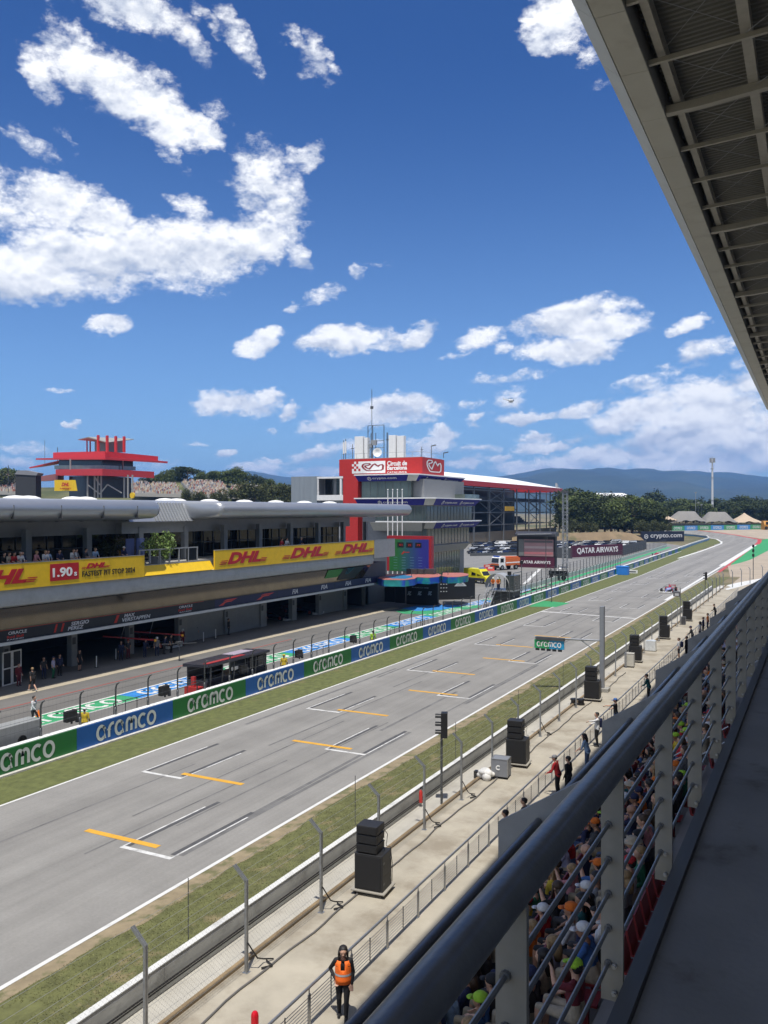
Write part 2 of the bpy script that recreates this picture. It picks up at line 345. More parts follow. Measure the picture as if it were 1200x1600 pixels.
def ribbon(paths, w, depth=.012):
    """flat rounded strokes -> mesh in the xy plane"""
    mb = MB()
    for pts in paths:
        pts = [Vector((p[0],p[1])) for p in pts]; n = len(pts); closed = (pts[0]-pts[-1]).length < 1e-5
        L = []; Rr = []
        for i, p in enumerate(pts):
            a = pts[i-1] if i > 0 else (pts[-2] if closed else None); b = pts[i+1] if i < n-1 else (pts[1] if closed else None)
            t = Vector((0,0))
            if a is not None: t += (p-a).normalized()
            if b is not None: t += (b-p).normalized()
            t = t.normalized() if t.length > 1e-6 else Vector((1,0)); nn = Vector((-t.y,t.x))
            k = 1.0
            if a is not None and b is not None:
                k = 1/max(.5, abs(((p-a).normalized()).dot(t)))
            L.append(p + nn*w/2*k); Rr.append(p - nn*w/2*k)
        for i in range(n-1):
            A = [L[i],Rr[i],Rr[i+1],L[i+1]]
            mb.add([(q.x,q.y,z) for z in (0,depth) for q in A], [(4,5,6,7),(0,3,2,1),(0,1,5,4),(2,3,7,6)])
    return mb
def arc(cx, cy, rx, ry, a0, a1, n=14): return [(cx+rx*cos(R(a0+(a1-a0)*i/n)), cy+ry*sin(R(a0+(a1-a0)*i/n))) for i in range(n+1)]
def rounded_word():
    P = []; x = 0
    def a(x): return [arc(x+.36,.5,.36,.5,40,320) + [], [(x+.72,0),(x+.72,.62)] + arc(x+.36,.55,.36,.45,0,60,5)]
    def ring(x): return [arc(x+.4,.5,.4,.5,0,360,22)]
    P += a(0); P += [[(1.12,0),(1.12,.55)] + arc(1.52,.55,.40,.45,180,80,8)]
    P += a(1.78); P += [[(2.9,0),(2.9,.55)] + arc(3.14,.62,.24,.38,180,0,10) + [(3.38,0)], [(3.38,.55)] + arc(3.62,.62,.24,.38,180,0,10) + [(3.86,0)]]
    P += [arc(4.56,.5,.40,.5,50,310,16)]; P += ring(5.14)
    return ribbon(P, .225)
WORD_ME = rounded_word().mesh('rounded_word', WHITE); WORD_W, WORD_H = 5.94, 1.0
def word(mat, origin, right, up, width, height, parent=None):
    return place_flat(WORD_ME, 'lettering', mat, origin, right, up, width/WORD_W, height/WORD_H, parent)
XP, XN, YP, YN, ZP = Vector((1,0,0)), Vector((-1,0,0)), Vector((0,1,0)), Vector((0,-1,0)), Vector((0,0,1))
# ------------------------------------------------------------------ ground, track, markings
def lerp(t, pts):
    if t <= pts[0][0]: return pts[0][1]
    for (a,u),(b,v) in zip(pts, pts[1:]):
        if t <= b: return u + (v-u)*(t-a)/(b-a)
    return pts[-1][1]
XR = -20.7                                                   # right edge of the track
def xl(y): return lerp(y, [(0,-33.3),(180,-33.4),(250,-35.0),(370,-36.0)])     # left edge
def xw(y): return lerp(y, [(0,-37.0),(110,-37.0),(173,-38.2),(294,-41.5),(360,-43.0)])   # pit wall face
def ramp(y): return min(max(0, y-400)*.035, 5.0)
def gz(x, y):
    z = 0.0
    if y < 300:
        k = 1 if y < 180 else max(0, (230-y)/50)
        if x > XR: z = k*lerp(x, [(XR,0),(-18.5,.18),(-16.2,.35),(-14.8,.4)])
    return z + ramp(y)
def GT(px, py):
    """where the sight line meets the terrain"""
    p = G(px, py) if py > HY+2 else PD(px, py, 3000)
    r = ray(px, py); lo, hi = 5.0, 2500.0
    d = lo
    while d < hi:
        q = CAM + r*d
        if q.z <= gz(q.x, q.y): break
        d *= 1.01
    lo = d/1.01; hi = d
    for _ in range(30):
        m = (lo+hi)/2; q = CAM + r*m
        if q.z <= gz(q.x, q.y): hi = m
        else: lo = m
    q = CAM + r*hi; q.z = gz(q.x, q.y); return q

def sheet(name, x0, x1, ys, mat, dz, nx=1):
    """a strip along the track; x0, x1 functions of y"""
    mb = MB(); f0 = x0 if callable(x0) else (lambda y: x0); f1 = x1 if callable(x1) else (lambda y: x1)
    vs = []
    for y in ys:
        for i in range(nx+1):
            x = f0(y) + (f1(y)-f0(y))*i/nx; vs.append((x,y,gz(x,y)+dz))
    n = nx+1
    mb.add(vs, [(j*n+i, j*n+i+1, (j+1)*n+i+1, (j+1)*n+i) for j in range(len(ys)-1) for i in range(nx)])
    return structure(name, mb, mat)
def rng(a, b, st): 
    n = max(1, int((b-a)/st)); return [a+(b-a)*i/n for i in range(n+1)]
def poly_sheet(name, pts, mat, dz):
    """flat polygon of (x,y) laid on the terrain, split into fans small enough to follow it"""
    bm = bmesh.new(); vs = [bm.verts.new((p[0],p[1],0)) for p in pts]; fc = bm.faces.new(vs); fc.normal_update(); bmesh.ops.triangulate(bm, faces=[fc], ngon_method='EAR_CLIP')
    for yy in (400, 420, 440, 460, 480, 500, 520, 540):
        bmesh.ops.bisect_plane(bm, geom=bm.verts[:]+bm.edges[:]+bm.faces[:], plane_co=(0,yy,0), plane_no=(0,1,0))
    for v in bm.verts: v.co.z = gz(v.co.x, v.co.y)+dz
    for f in bm.faces:
        f.normal_update()
        if f.normal.z < 0: f.normal_flip()
    me = bpy.data.meshes.new(name); bm.to_mesh(me); bm.free(); me.materials.append(mat)
    o = bpy.data.objects.new(name, me); COL.objects.link(o); return tag(o, kind='structure')

EARTH = M('dry_earth', (.19,.155,.09), .95, var=.25, scale=.05, coord='Position', bump=.2, bscale=3, dirt=((.06,.075,.025),.8,.03,.45,.6))
def asphalt(name, col, streak, dirtcol, damt):
    mt = M(name, col, .88, var=.10, scale=.35, coord='Position', bump=.12, bscale=60, dirt=(dirtcol, damt, .12, .5, .75))
    nt = mt.node_tree; N = nt.nodes; L = nt.links; b = N['Principled BSDF']; src = b.inputs['Base Color'].links[0].from_socket
    # rubbered-in lines along the driving direction and fine aggregate speckle
    g = N.new('ShaderNodeNewGeometry'); mp = N.new('ShaderNodeMapping'); mp.inputs['Scale'].default_value = (.42,.004,1); L.new(g.outputs['Position'], mp.inputs['Vector'])
    nz = N.new('ShaderNodeTexNoise'); nz.inputs['Scale'].default_value = 1; nz.inputs['Detail'].default_value = 5; nz.inputs['Roughness'].default_value = .7; L.new(mp.outputs[0], nz.inputs['Vector'])
    mr = N.new('ShaderNodeMapRange'); mr.inputs['From Min'].default_value = .35; mr.inputs['From Max'].default_value = .62; mr.inputs['To Min'].default_value = 1-streak; mr.inputs['To Max'].default_value = 1.04; L.new(nz.outputs['Fac'], mr.inputs['Value'])
    n2 = N.new('ShaderNodeTexNoise'); n2.inputs['Scale'].default_value = 9; n2.inputs['Detail'].default_value = 3; L.new(g.outputs['Position'], n2.inputs['Vector'])
    m2 = N.new('ShaderNodeMapRange'); m2.inputs['To Min'].default_value = .86; m2.inputs['To Max'].default_value = 1.14; L.new(n2.outputs['Fac'], m2.inputs['Value'])
    mu = N.new('ShaderNodeMath'); mu.operation = 'MULTIPLY'; L.new(mr.outputs[0], mu.inputs[0]); L.new(m2.outputs[0], mu.inputs[1])
    sc = N.new('ShaderNodeVectorMath'); sc.operation = 'SCALE'; L.new(src, sc.inputs[0]); L.new(mu.outputs[0], sc.inputs['Scale']); L.new(sc.outputs[0], b.inputs['Base Color'])
    return mt
TARMAC = asphalt('track_asphalt', (.248,.240,.224), .24, (.175,.170,.162), .6)
PITMAC = asphalt('pit_asphalt', (.155,.150,.143), .20, (.11,.108,.105), .6)
YARD = asphalt('yard_asphalt', (.20,.197,.188), .10, (.15,.148,.142), .5)
GRASS = M('mown_grass', (.105,.118,.036), .95, var=.30, scale=2.4, coord='Position', bump=.6, bscale=10, stretch=(1,.7,1), dirt=((.19,.145,.075),.7,.45,.57,.70))
GRASS2 = M('dry_grass', (.110,.115,.040), .95, var=.32, scale=2.6, coord='Position', bump=.6, bscale=10, stretch=(1,.7,1), dirt=((.24,.185,.10),.75,.9,.55,.68))
GRAVEL = M('pale_gravel', (.36,.30,.23), .95, var=.12, scale=.2, coord='Position', bump=.3, bscale=20)
LANE = M('walkway_concrete', (.375,.340,.272), .9, var=.14, scale=.7, coord='Position', bump=.12, bscale=18, dirt=((.22,.185,.135),.75,.42,.45,.68))
LINE = M('road_line', (.62,.62,.60), .7, var=.06, scale=1.5, coord='Position', dirt=((.35,.34,.33),.5,1.2,.55,.75))
YLINE = M('grid_yellow', (.62,.33,.035), .7, var=.1, scale=2, coord='Position'); SCUFF = M('scuffed_tar', (.075,.075,.078), .8, var=.2, scale=3, coord='Position')

far = [-400,-60] + rng(-40,400,20) + rng(410,560,10) + [700,1000,2000,6000,10500]
gm = MB(); xs = [-10300,-4000,-1500,-600,-300,-160,-100,-70,-50,-40,-30,-22,XR,-18.5,-16.2,-14.8,-10,0,20,100,600,3000,7300]
gm.add([(x,y,gz(x,y)-.02-(.25 if x<-120 else 0)) for y in far for x in xs], [(j*len(xs)+i, j*len(xs)+i+1, (j+1)*len(xs)+i+1, (j+1)*len(xs)+i) for j in range(len(far)-1) for i in range(len(xs)-1)])
structure('ground', gm, EARTH)
ys = rng(-10,340,10)
# asphalt of the straight and the bend at its far end
bend = [GT(1126,848),GT(1121,842.5),GT(1098,838.5),GT(1060,834),GT(1030,831),GT(1010,826),GT(1054,824.5),GT(1115,831.5),GT(1150,836),GT(1186,843),GT(1181,852)]
sheet('track', xl, XR, ys, TARMAC, .004, 3)
pl = GT(1116,850); pr = GT(1172,858)
poly_sheet('track_bend', [(xl(340),340),(XR,340)] + [(p.x,p.y) for p in bend[::-1]] + [(pl.x,pl.y)], TARMAC, .004)
sheet('grass_verge', lambda y: xw(y)+.25, lambda y: xl(y)-.16, rng(-10,300,6), GRASS, .004)
vp = [GT(1060,866),GT(1100,853),GT(1112,847),GT(1120,845)]
sheet('verge_path', lambda y: xl(y)-.15, lambda y: xl(y), rng(-10,345,8), LINE, .010)
sheet('edge_line', XR-.01, XR+.19, rng(-10,205,6), LINE, .010)
SOIL = M('bare_soil', (.25,.20,.125), .95, var=.22, scale=1.6, coord='Position', bump=.3, bscale=12, dirt=((.10,.11,.04),.75,1.1,.48,.62))
sheet('edge_soil', XR+.20, XR+.50, rng(-10,190,4), SOIL, .006)
def frag(y): return .38 + max(0, .55*mnoise.noise(Vector((y*.16,3.1,0))) + .22*mnoise.noise(Vector((y*.7,1.7,0))) + .12*mnoise.noise(Vector((y*2.4,7.7,0))) + .10)
sheet('ragged_soil_edge', XR+.40, lambda y: XR+.42+frag(y), rng(-5,110,.35), SOIL, .0115)
sheet('grass_strip', XR+.621, -16.2, rng(-10,182,4), GRASS2, .006, 4)
poly_sheet('grass_apex', [(p.x,p.y) for p in (GT(1000,898),GT(1060,870),GT(1126,848),GT(1122,843.5),GT(1104,843),GT(1060,856))], GRASS, .012)
# grid boxes, sixteen metres apart in each column
gx = {'R': -25.47+.1, 'L': -31.81+.1}; GW = 2.6; Y0 = 26.27 - .35
gl = MB(); gy = MB(); gs = MB()
def strip(mb, x0, x1, y0, y1, z): mb.add([(x0,y0,z),(x1,y0,z),(x1,y1,z),(x0,y1,z)], [(0,1,2,3)])
SC = 13.5/13.69
for k in range(0, 22):
    c = 'R' if k % 2 == 0 else 'L'; x = gx[c]*SC; y = (Y0 + 8*k)*SC
    if abs(k-12) < 1 and False: continue
    strip(gl, x, x+GW, y-.10, y+.12, .011)
    strip(gl, x, x+.085, y+.12, y+5.2, .011); strip(gl, x+GW-.085, x+GW, y+.12, y+5.0, .011)
    strip(gs, x+.09, x+.30, y+.2, y+6.0, .009); strip(gs, x+GW-.32, x+GW-.1, y+.3, y+5.6, .009)
    if k < 9:
        a = (x-2.6, x+1.35) if c == 'R' else (x+GW-.5, x+GW+3.3)
        strip(gy, a[0], a[1], y+.5, y+.82, .0135)
p = G(844,957.5); p2 = G(992,966)
gl.add([(xl(p.y),p.y+1.2,.0112),(XR,p2.y-.6,.0112),(XR,p2.y-.1,.0112),(xl(p.y),p.y+1.8,.0112)], [(0,1,2,3)])
structure('grid_markings', gl, M('worn_grid_line', (.60,.60,.585), .75, var=.1, scale=2.5, coord='Position', dirt=((.27,.265,.255),.85,1.6,.46,.66))); structure('grid_position_bars', gy, YLINE); structure('grid_scuffs', gs, SCUFF)
skid = MB()
for _ in range(46):
    x = random.uniform(-32.5,-22); y = random.uniform(20,300); ln = random.uniform(5,30); dx = random.uniform(-.4,.4)*ln/30; w = random.choice((.10,.14,.22))
    skid.add([(x,y,.008),(x+w,y,.008),(x+w+dx,y+ln,.008),(x+dx,y+ln,.008)], [(0,1,2,3)])
for y, x0, x1 in ((113,-33,-21),(118,-30,-23),(138,-33,-22)):
    skid.add([(x0,y,.0085),(x1,y-1.5,.0085),(x1,y-1.2,.0085),(x0,y+.35,.0085)], [(0,1,2,3)])
structure('tyre_marks', skid, M('tyre_rubber_marks', (.14,.138,.135), .85, var=.3, scale=.8, coord='Position'))
# kerbs, green run-off, gravel at the far end
KR = MS('kerb_red', (.45,.06,.05)); RUNOFF = M('runoff_green', (.035,.27,.10), .8, var=.12, scale=.4, coord='Position')
poly_sheet('runoff_green', [(q.x,q.y) for q in (GT(1137,884),GT(1153,884.5),GT(1230,842),GT(1197,842),GT(1188,845))], RUNOFF, .010)
def path_sheet(name, pix, w, mat, dz):
    P = [GT(*a) for a in pix]; Q = []
    for a, b in zip(P, P[1:]):
        n = max(1, int((b-a).length/5)); Q += [a+(b-a)*k/n for k in range(n)]
    Q.append(P[-1]); mb = MB(); vs = []
    for k, p in enumerate(Q):
        t = Q[min(k+1,len(Q)-1)]-Q[max(k-1,0)]; n = Vector((-t.y,t.x,0)).normalized()*w/2
        for q in (p-n, p+n): vs.append((q.x,q.y,gz(q.x,q.y)+dz))
    mb.add(vs, [(2*k,2*k+1,2*k+3,2*k+2) for k in range(len(Q)-1)]); o = structure(name, mb, mat)
    return o
path_sheet('kerb_red', [(1181,852),(1186.5,847),(1187,843),(1150,836),(1115,831.5),(1085,828)], 1.7, KR, .014)
path_sheet('kerb_red', [(1123,894),(1160,868),(1181,852)], .8, KR, .014)
path_sheet('edge_line_far', [(1040,938),(1100,901.5),(1128,884.5),(1178,853.5)], .55, LINE, .018)
path_sheet('edge_line_far', [(1128,884),(1160,864),(1180,851.5)], 1.5, LINE, .016)
path_sheet('apex_line', [(1060,872.5),(1100,859.5),(1127,849.5),(1127.5,846.5),(1120,842.5),(1098,838.8)], .8, LINE, .018)
path_sheet('far_wall_line', [(1125,921),(1165,911),(1215,902)], 2.6, LINE, .02)
poly_sheet('gravel_trap', [(q.x,q.y) for q in (GT(1050,823.5),GT(1054,824.0),GT(1115,830.6),GT(1186,841.5),GT(1260,845),GT(1260,823),GT(1120,821.5),GT(1050,821.5))], GRAVEL, .009)
poly_sheet('service_apron', [(-16.2,182)] + [(q.x,q.y) for q in (GT(1137,884),GT(1190,848),GT(1290,830))] + [(60,420),(60,150),(-14.3,150),(-14.3,182)], GRAVEL, .007)
pg = GT(885,942)
poly_sheet('crossing_green', [(q.x,q.y) for q in (GT(827,948),GT(869,948.5),GT(890,942.5),GT(842,938))], RUNOFF, .012)
# pit lane
sheet('pit_lane', -58.2, -37.4, rng(-10,118,8), PITMAC, .004)
sheet('pit_lane_kerb', -53.25, -52.05, rng(-10,106,8), M('pale_concrete_strip', (.40,.35,.26), .9, var=.15, scale=.8, coord='Position', dirt=((.22,.2,.17),.5,.5,.5,.7)), .012)
sheet('garage_apron', -68, -53.25, rng(-10,112,8), M('garage_concrete', (.20,.19,.175), .85, var=.12, scale=.4, coord='Position'), .009)
sheet('pit_lane_red_line', -49.6, -49.45, rng(-10,75,8), MS('faded_red_line', (.35,.06,.05), coord='Position'), .012)
GSTR = M('lane_green', (.04,.30,.13), .75, var=.12, scale=1, coord='Position'); BSTR = M('lane_blue', (.03,.21,.55), .75, var=.12, scale=1, coord='Position')
yb = 25.3; k = 0
while yb < 150:
    ye = yb + 10.6
    sheet('lane_panel', -45.75, -43.6, [yb, ye], GSTR if k % 2 else BSTR, .012)
    w = word(LINE, (-45.2, yb+1.2, .019), YP, XN, 1, 1); me = w.data
    # words read from the grandstand: right along the lane, top away from it
    for v in me.vertices:
        pass
    bpy.data.objects.remove(w)
    me2 = WORD_ME.copy(); me2.materials.clear(); me2.materials.append(LINE)
    for v in me2.vertices:
        x, y, z = v.co; v.co = Vector((-43.95 - y*1.45, yb+1.3 + x/WORD_W*8.0, .0175 + z*.05))
    o = bpy.data.objects.new('lane_lettering', me2); COL.objects.link(o); tag(o, kind='structure')
    yb = ye; k += 1
sheet('lane_edge_line', -45.95, -45.75, rng(-10,150,10), LINE, .012); sheet('lane_edge_line', -43.6, -43.4, rng(-10,150,10), LINE, .012)
# paddock yard beyond the pit building
poly_sheet('paddock_yard', [(-37.4,118),(-37.6,150),(-38.6,173),(-42,294),(-44,335),(-60,372),(-150,372),(-330,372),(-330,-10),(-69,-10),(-69,112),(-58.3,112),(-58.3,118)], YARD, .008)
pb = MB()
for a, b in (((703,828),(629,924)), ((574,836),(478,930))):
    p = G(700+a[0]/4, 680+a[1]/4); q = G(700+b[0]/4, 680+b[1]/4); t = (q-p).normalized(); n = Vector((-t.y,t.x,0))*.35
    pb.add([p-n+Vector((0,0,.012)),p+n+Vector((0,0,.012)),q+n+Vector((0,0,.012)),q-n+Vector((0,0,.012))], [(0,1,2,3)])
structure('yard_lines', pb, LINE)
# painted swooshes below the podium
def swoosh(name, pix, mat, dz): poly_sheet(name, [(q.x,q.y) for q in (G(*a) for a in pix)], mat, dz)
swoosh('podium_floor_green', [(617,955),(640,950),(720,947),(745,945),(752,949),(700,956),(665,960),(630,959)], GSTR, .016)
swoosh('podium_floor_blue', [(627,951),(650,947),(700,945),(722,947),(690,953),(650,955)], BSTR, .020)
# service lane and raised front walk of the grandstand
sheet('service_lane', -14.8, -10.95, rng(-10,160,4), LANE, .012)
sheet('lane_ledge', -16.0, -14.95, rng(-10,160,4), M('pale_ledge', (.43,.41,.36), .9, var=.14, scale=1, coord='Position', dirt=((.25,.23,.2),.6,.5,.5,.7)), .012)
kb = MB(); kb.box(-14.95,-14.80,-10,160,.2,.52); structure('lane_kerb', kb, M('brown_kerb', (.23,.165,.09), .9, var=.3, scale=1, coord='Position'))
fw = MB(); fw.box(-10.95,-8.5,-10,135,.0,1.2); structure('front_walk', fw, LANE)
# terrain far away: ridges behind the circuit
def ridge(name, dist, prof, depth, mat, seed, rough=.34, jag=0.0):
    mb = MB(); n = 260; rows = 22; px0, px1 = prof[0][0], prof[-1][0]; vs = []
    for j in range(rows+1):
        t = j/rows
        for i in range(n+1):
            px = px0+(px1-px0)*i/n; py = lerp(px, prof); top = (HY-py)*dist/F + CAMZ
            d = dist - depth*(1-t)
            p = PD(px, HY, d); h = top*(t**.8)
            h *= 1 + (rough*mnoise.fractal(Vector((p.x/900, p.y/900, seed)), 1, 2, 5))*(1-t*.8)*min(1,t*2.2) + jag*mnoise.fractal(Vector((p.x/420, seed, p.y/420)), 1, 2, 5)*t
            vs.append((p.x, p.y, max(h, -2) - 6*(1-t)))
    for i in range(n+1):
        px = px0+(px1-px0)*i/n; p = PD(px, HY, dist+150); vs.append((p.x,p.y,-8))
    w = n+1
    mb.add(vs, [(j*w+i, j*w+i+1, (j+1)*w+i+1, (j+1)*w+i) for j in range(rows+1) for i in range(n)])
    return structure(name, mb, mat, smooth=True)
WOODS = M('wooded_slope', (.022,.036,.020), .95, var=.5, scale=.003, coord='Position', dirt=((.07,.075,.045),.5,.0022,.5,.72))
ridge('hills', 7600, [(-500,762),(200,764),(330,742),(370,737),(410,741),(450,752),(600,757),(700,752),(800,742),(860,737),(905,736),(950,732),(985,736),(1010,734),(1035,737),(1060,733.5),(1085,737),(1110,742),(1150,746),(1200,748),(1300,742),(1500,746),(1800,760)], 4600, WOODS, 3.1, .75, .07)
ridge('hills', 5600, [(-500,780),(300,776),(420,766),(520,770),(740,765),(830,757),(905,762),(970,752),(1030,760),(1090,766),(1140,757),(1200,752),(1300,758),(1600,775)], 2200, WOODS, 5.2, .6, .12)
ridge('hills', 4300, [(-500,784),(300,780),(420,770),(520,772),(800,778),(900,776),(1000,780),(1100,776),(1200,770),(1300,770),(1600,780)], 1900, WOODS, 8.7, .6, .12)

# tufts standing up from the mown strip nearest the viewer
rg = random.Random(3); tf = MB()
for _ in range(34000):
    y = 8+rg.random()**1.25*66; x = rg.uniform(XR+.45+frag(y)*.8, -16.3)
    if mnoise.noise(Vector((x*.55,y*.4,2.0))) < -.45: continue
    z = gz(x,y)
    for _b in range(2):
        a = rg.uniform(0,6.28); w = rg.uniform(.008,.020); h = rg.uniform(.02,.05); dx, dy = rg.uniform(-.05,.05), rg.uniform(-.05,.05)
        tf.add([(x-w*cos(a),y-w*sin(a),z),(x+w*cos(a),y+w*sin(a),z),(x+dx,y+dy,z+h)], [(0,1,2)])
o = tf.build('grass_tufts', M('grass_blades', (.15,.155,.058), .9, var=.3, scale=.7, coord='Position', island=.35)); tag(o, kind='stuff')
# ------------------------------------------------------------------ grandstand: roof, terrace, balcony, railing
FASC = M('fascia_panel', (.56,.55,.49), .6, var=.05, scale=.5, dirt=((.33,.30,.25),.35,.7,.5,.75))
DECK = MS('roof_deck', (.20,.20,.185), .55, .2, var=.08, scale=.4); RBEAM = MS('roof_beam', (.42,.40,.35), .5, .1, var=.1)
BAY = 15.4
roof = thing('grandstand_roof', 'beige edged steel canopy with corrugated deck overhead', 'roof', (0,0,28.4), R(.36))
s = MB(); f = MB(); pan = BAY/4
yj = 18.2 - 8*pan
edge_pts = []
for k in range(40):
    a, b = yj + k*pan + .012, yj + (k+1)*pan - .012
    s.add([(-5.95,a,0),(-5.05,a,0),(-5.05,b,0),(-5.95,b,0),(-5.95,a,.06),(-5.05,a,.06),(-5.05,b,.06),(-5.95,b,.06)], [(0,1,2,3),(7,6,5,4),(0,4,5,1),(1,5,6,2),(2,6,7,3),(3,7,4,0)])
    f.add([(-6.0,a,.012),(-6.58,a,.52),(-6.58,b,.52),(-6.0,b,.012),(-5.97,a,.07),(-6.52,a,.56),(-6.52,b,.56),(-5.97,b,.07)], [(0,1,2,3),(7,6,5,4),(0,4,5,1),(1,5,6,2),(2,6,7,3),(3,7,4,0)])
s.build('soffit', FASC, roof); f.build('fascia', FASC, roof)
d = MB(); y0, y1 = yj, yj+40*pan; yy = y0
while yy < y1:                                     # trapezoid ribs running away from the edge
    p = [(yy,0),(yy+.09,0),(yy+.12,.07),(yy+.25,.07),(yy+.28,0)]
    for (a,za),(b,zb) in zip(p, p[1:]):
        d.add([(-5.05,a,.98+za),(9,a,1.9+za),(9,b,1.9+zb),(-5.05,b,.98+zb)], [(0,1,2,3)])
    yy += .28
d.build('roof_deck', DECK, roof)
t = MB(); t.box(-6.5,9,y0,y1,2.1,2.16); t.box(-6.5,-5.0,y0,y1,1.2,1.26); t.box(-5.08,-5.04,y0,y1,.06,1.2); t.build('roof_sheet', GREY, roof)
lb = MB()
for x, z, w in ((-4.62,.42,.26),(-2.0,.55,.34),(1.6,.7,.34),(5.2,.9,.34)):
    lb.box(x-w/2,x+w/2,y0,y1,z,z+.05); lb.box(x-.03,x+.03,y0,y1,z+.05,z+.45); lb.box(x-w/2,x+w/2,y0,y1,z+.45,z+.5)
lb.build('roof_beam', RBEAM, roof)
for k in range(1, 40):
    y = yj + k*pan
    b = MB()
    if k % 4 == 0:
        for (xa,za),(xb,zb) in zip([(-5.03,.06),(-3.9,.10),(9,1.15)], [(-3.9,.10),(9,1.15)]):
            b.add([(xa,y-.16,za),(xa,y+.16,za),(xb,y+.16,zb),(xb,y-.16,zb),(xa,y-.16,za+.3),(xa,y+.16,za+.3),(xb,y+.16,zb+.3),(xb,y-.16,zb+.3)], [(3,2,1,0),(4,5,6,7),(0,1,5,4),(1,2,6,5),(2,3,7,6),(3,0,4,7)])
        b.build('main_beam', RBEAM, roof)
    else:
        b.bar((-5.03,y,.22),(9,y,.98),.14,.16); b.build('purlin', RBEAM, roof)
rd = MB()
for k in range(0, 39):
    a, b = yj+k*pan, yj+(k+1)*pan
    for x0, x1 in ((-4.6,-2.0),(-2.0,1.6)):
        rd.tube([(x0,a+.15,.42),(x1,b-.15,.62)], .012, 5); rd.tube([(x0,b-.15,.42),(x1,a+.15,.62)], .012, 5)
rd.build('bracing_rod', STEEL, roof)

# terrace below the balcony
TCONC = M('stand_concrete', (.24,.235,.22), .85, var=.15, scale=.8, coord='Position', bump=.1, bscale=20)
stand = thing('grandstand_terrace', 'stepped grey concrete terrace of the shaded main grandstand', 'grandstand', (-8,30,2.4))
tm = MB()
ROWS = [(-8.0+.8*i, 2.4+.56*i) for i in range(9)]          # (seat x, tread z)
for i, (x, z) in enumerate(ROWS): tm.box(x-.45, x+.35 if i < 8 else x+6, -8, 134, .2, z)
tm.build('stepped_terrace', TCONC, stand, world=True)
fp = MB(); fp.box(-8.62,-8.40,-8,134,1.2,3.08); fp.build('front_parapet', M('parapet_concrete', (.20,.205,.21), .8, var=.12, scale=.7, coord='Position'), stand, world=True)
PIPE = M('slate_pipe', (.125,.132,.142), .33, .35, var=.14, scale=6, bump=.04, bscale=25, dirt=((.19,.185,.17),.5,5,.60,.72))
FINY = [27.57 - BAY*1, 27.57] + [27.57+BAY*k for k in range(1, 7)]
fr = MB(); fr.tube([(-8.345,-8,13.5-10.29),(-8.345,FINY[1]-.15,13.5-10.29)], .115, 14); fr.build('front_rail', PIPE, stand, smooth=True, world=True)
for a, b in zip(FINY[1:], FINY[2:]):
    fr = MB(); fr.tube([(-8.345,a+.25,3.21),(-8.345,b-.15,3.21)], .115, 12); fr.build('front_rail', PIPE, stand, smooth=True, world=True)
FINC = M('fin_concrete', (.27,.285,.295), .75, var=.10, scale=.9, coord='Position', dirt=((.18,.185,.19),.6,.5,.5,.7))
for y in FINY[1:]:
    fm = MB(); fm.px([(0,0)], 0, 0) if False else None
    fm.prism([(-9.8,1.2),(-6.4,1.2),(-6.4,5.07),(-9.8,2.9)], lambda a,b,t: (a,t,b), y, y+.22); fm.build('side_wall', FINC, stand, world=True)
    ar = MB()
    for dz in (.55, .95):
        ar.tube([(-7.6,y-1.1,2.4+.28+dz),(-2.4,y-1.1,6.3+dz)], .022, 6)
    for x in (-7.4,-6,-4.6,-3.2): ar.tube([(x,y-1.1,2.4+(x+8)*.7),(x,y-1.1,2.4+(x+8)*.7+1.2)], .022, 6)
    ar.build('aisle_handrail', STEEL, stand, world=True)

# upper balcony that the picture is taken from
BFLOOR = M('balcony_floor', (.150,.155,.160), .8, var=.13, scale=1.3, coord='Position', bump=.1, bscale=30, dirt=((.075,.072,.066),.8,1.6,.55,.70))
bal = thing('balcony', 'upper walkway slab with dark steel edge above the seats', 'balcony', (0,30,11.5))
b = MB(); b.box(-.66,3.2,-6,134,11.15,11.5); b.build('walkway_slab', BFLOOR, bal, world=True)
b = MB(); b.box(-.735,-.665,-6,134,11.02,11.53); b.build('edge_angle', DSTEEL, bal, world=True)
b = MB(); b.box(3.2,3.5,-6,134,8,13.2); b.build('rear_wall', TCONC, bal, world=True)
b = MB()
for i in range(12): b.box(3.5+.7*i,3.5+.7*(i+1),-8,134,11,13.2+.42*i)
b.box(11.9,12.2,-8,134,8,31); b.build('unseen_upper_tier', TCONC, bal, world=True)  # unseen tier and back wall, added to block skylight and darken the stand
rail = thing('balcony_railing', 'slate grey pipe handrail on bolted plate posts with five rods', 'railing', (-.82,30,11.5))
r = MB(); r.tube([(-.82,-6,12.3725),(-.82,40,12.3725),(-.82,132,12.3725)], .0600, 28); r.build('handrail', PIPE, rail, smooth=True, world=True)
POSTM = M('post_plate', (.25,.24,.215), .6, .25, var=.10, scale=6, dirt=((.27,.25,.20),.5,9,.52,.7))
post_p = MB()
def post_mesh():
    a = MB()
    for dy in (0.0,):
        a.box(-.048,.048,-.012,.012,-1.03,-.05); 
    a.box(-.006,.006,-.012,.10,-1.03,-.06)       # web of the T-shaped post
    a.prism([(-.048,-.05),(.048,-.05),(.03,.0),(-.03,.0)], lambda p,q,t: (p,t,q), -.012,.012)
    return a.mesh('post', POSTM)
PM = post_mesh()
bt = MB()
bt.cyl((.012,-.012,0),(.012,-.028,0),.013,n=6); bt.cyl((.012,-.0275,0),(.012,-.036,0),.008,n=8)
BTM = bt.mesh('bolt', STEEL)
posty = [1.0, 2.0] + [3.30+1.305*k for k in range(-1, 58)]
posty = [2.43-1.37*2+1.37*k for k in range(0, 78)]
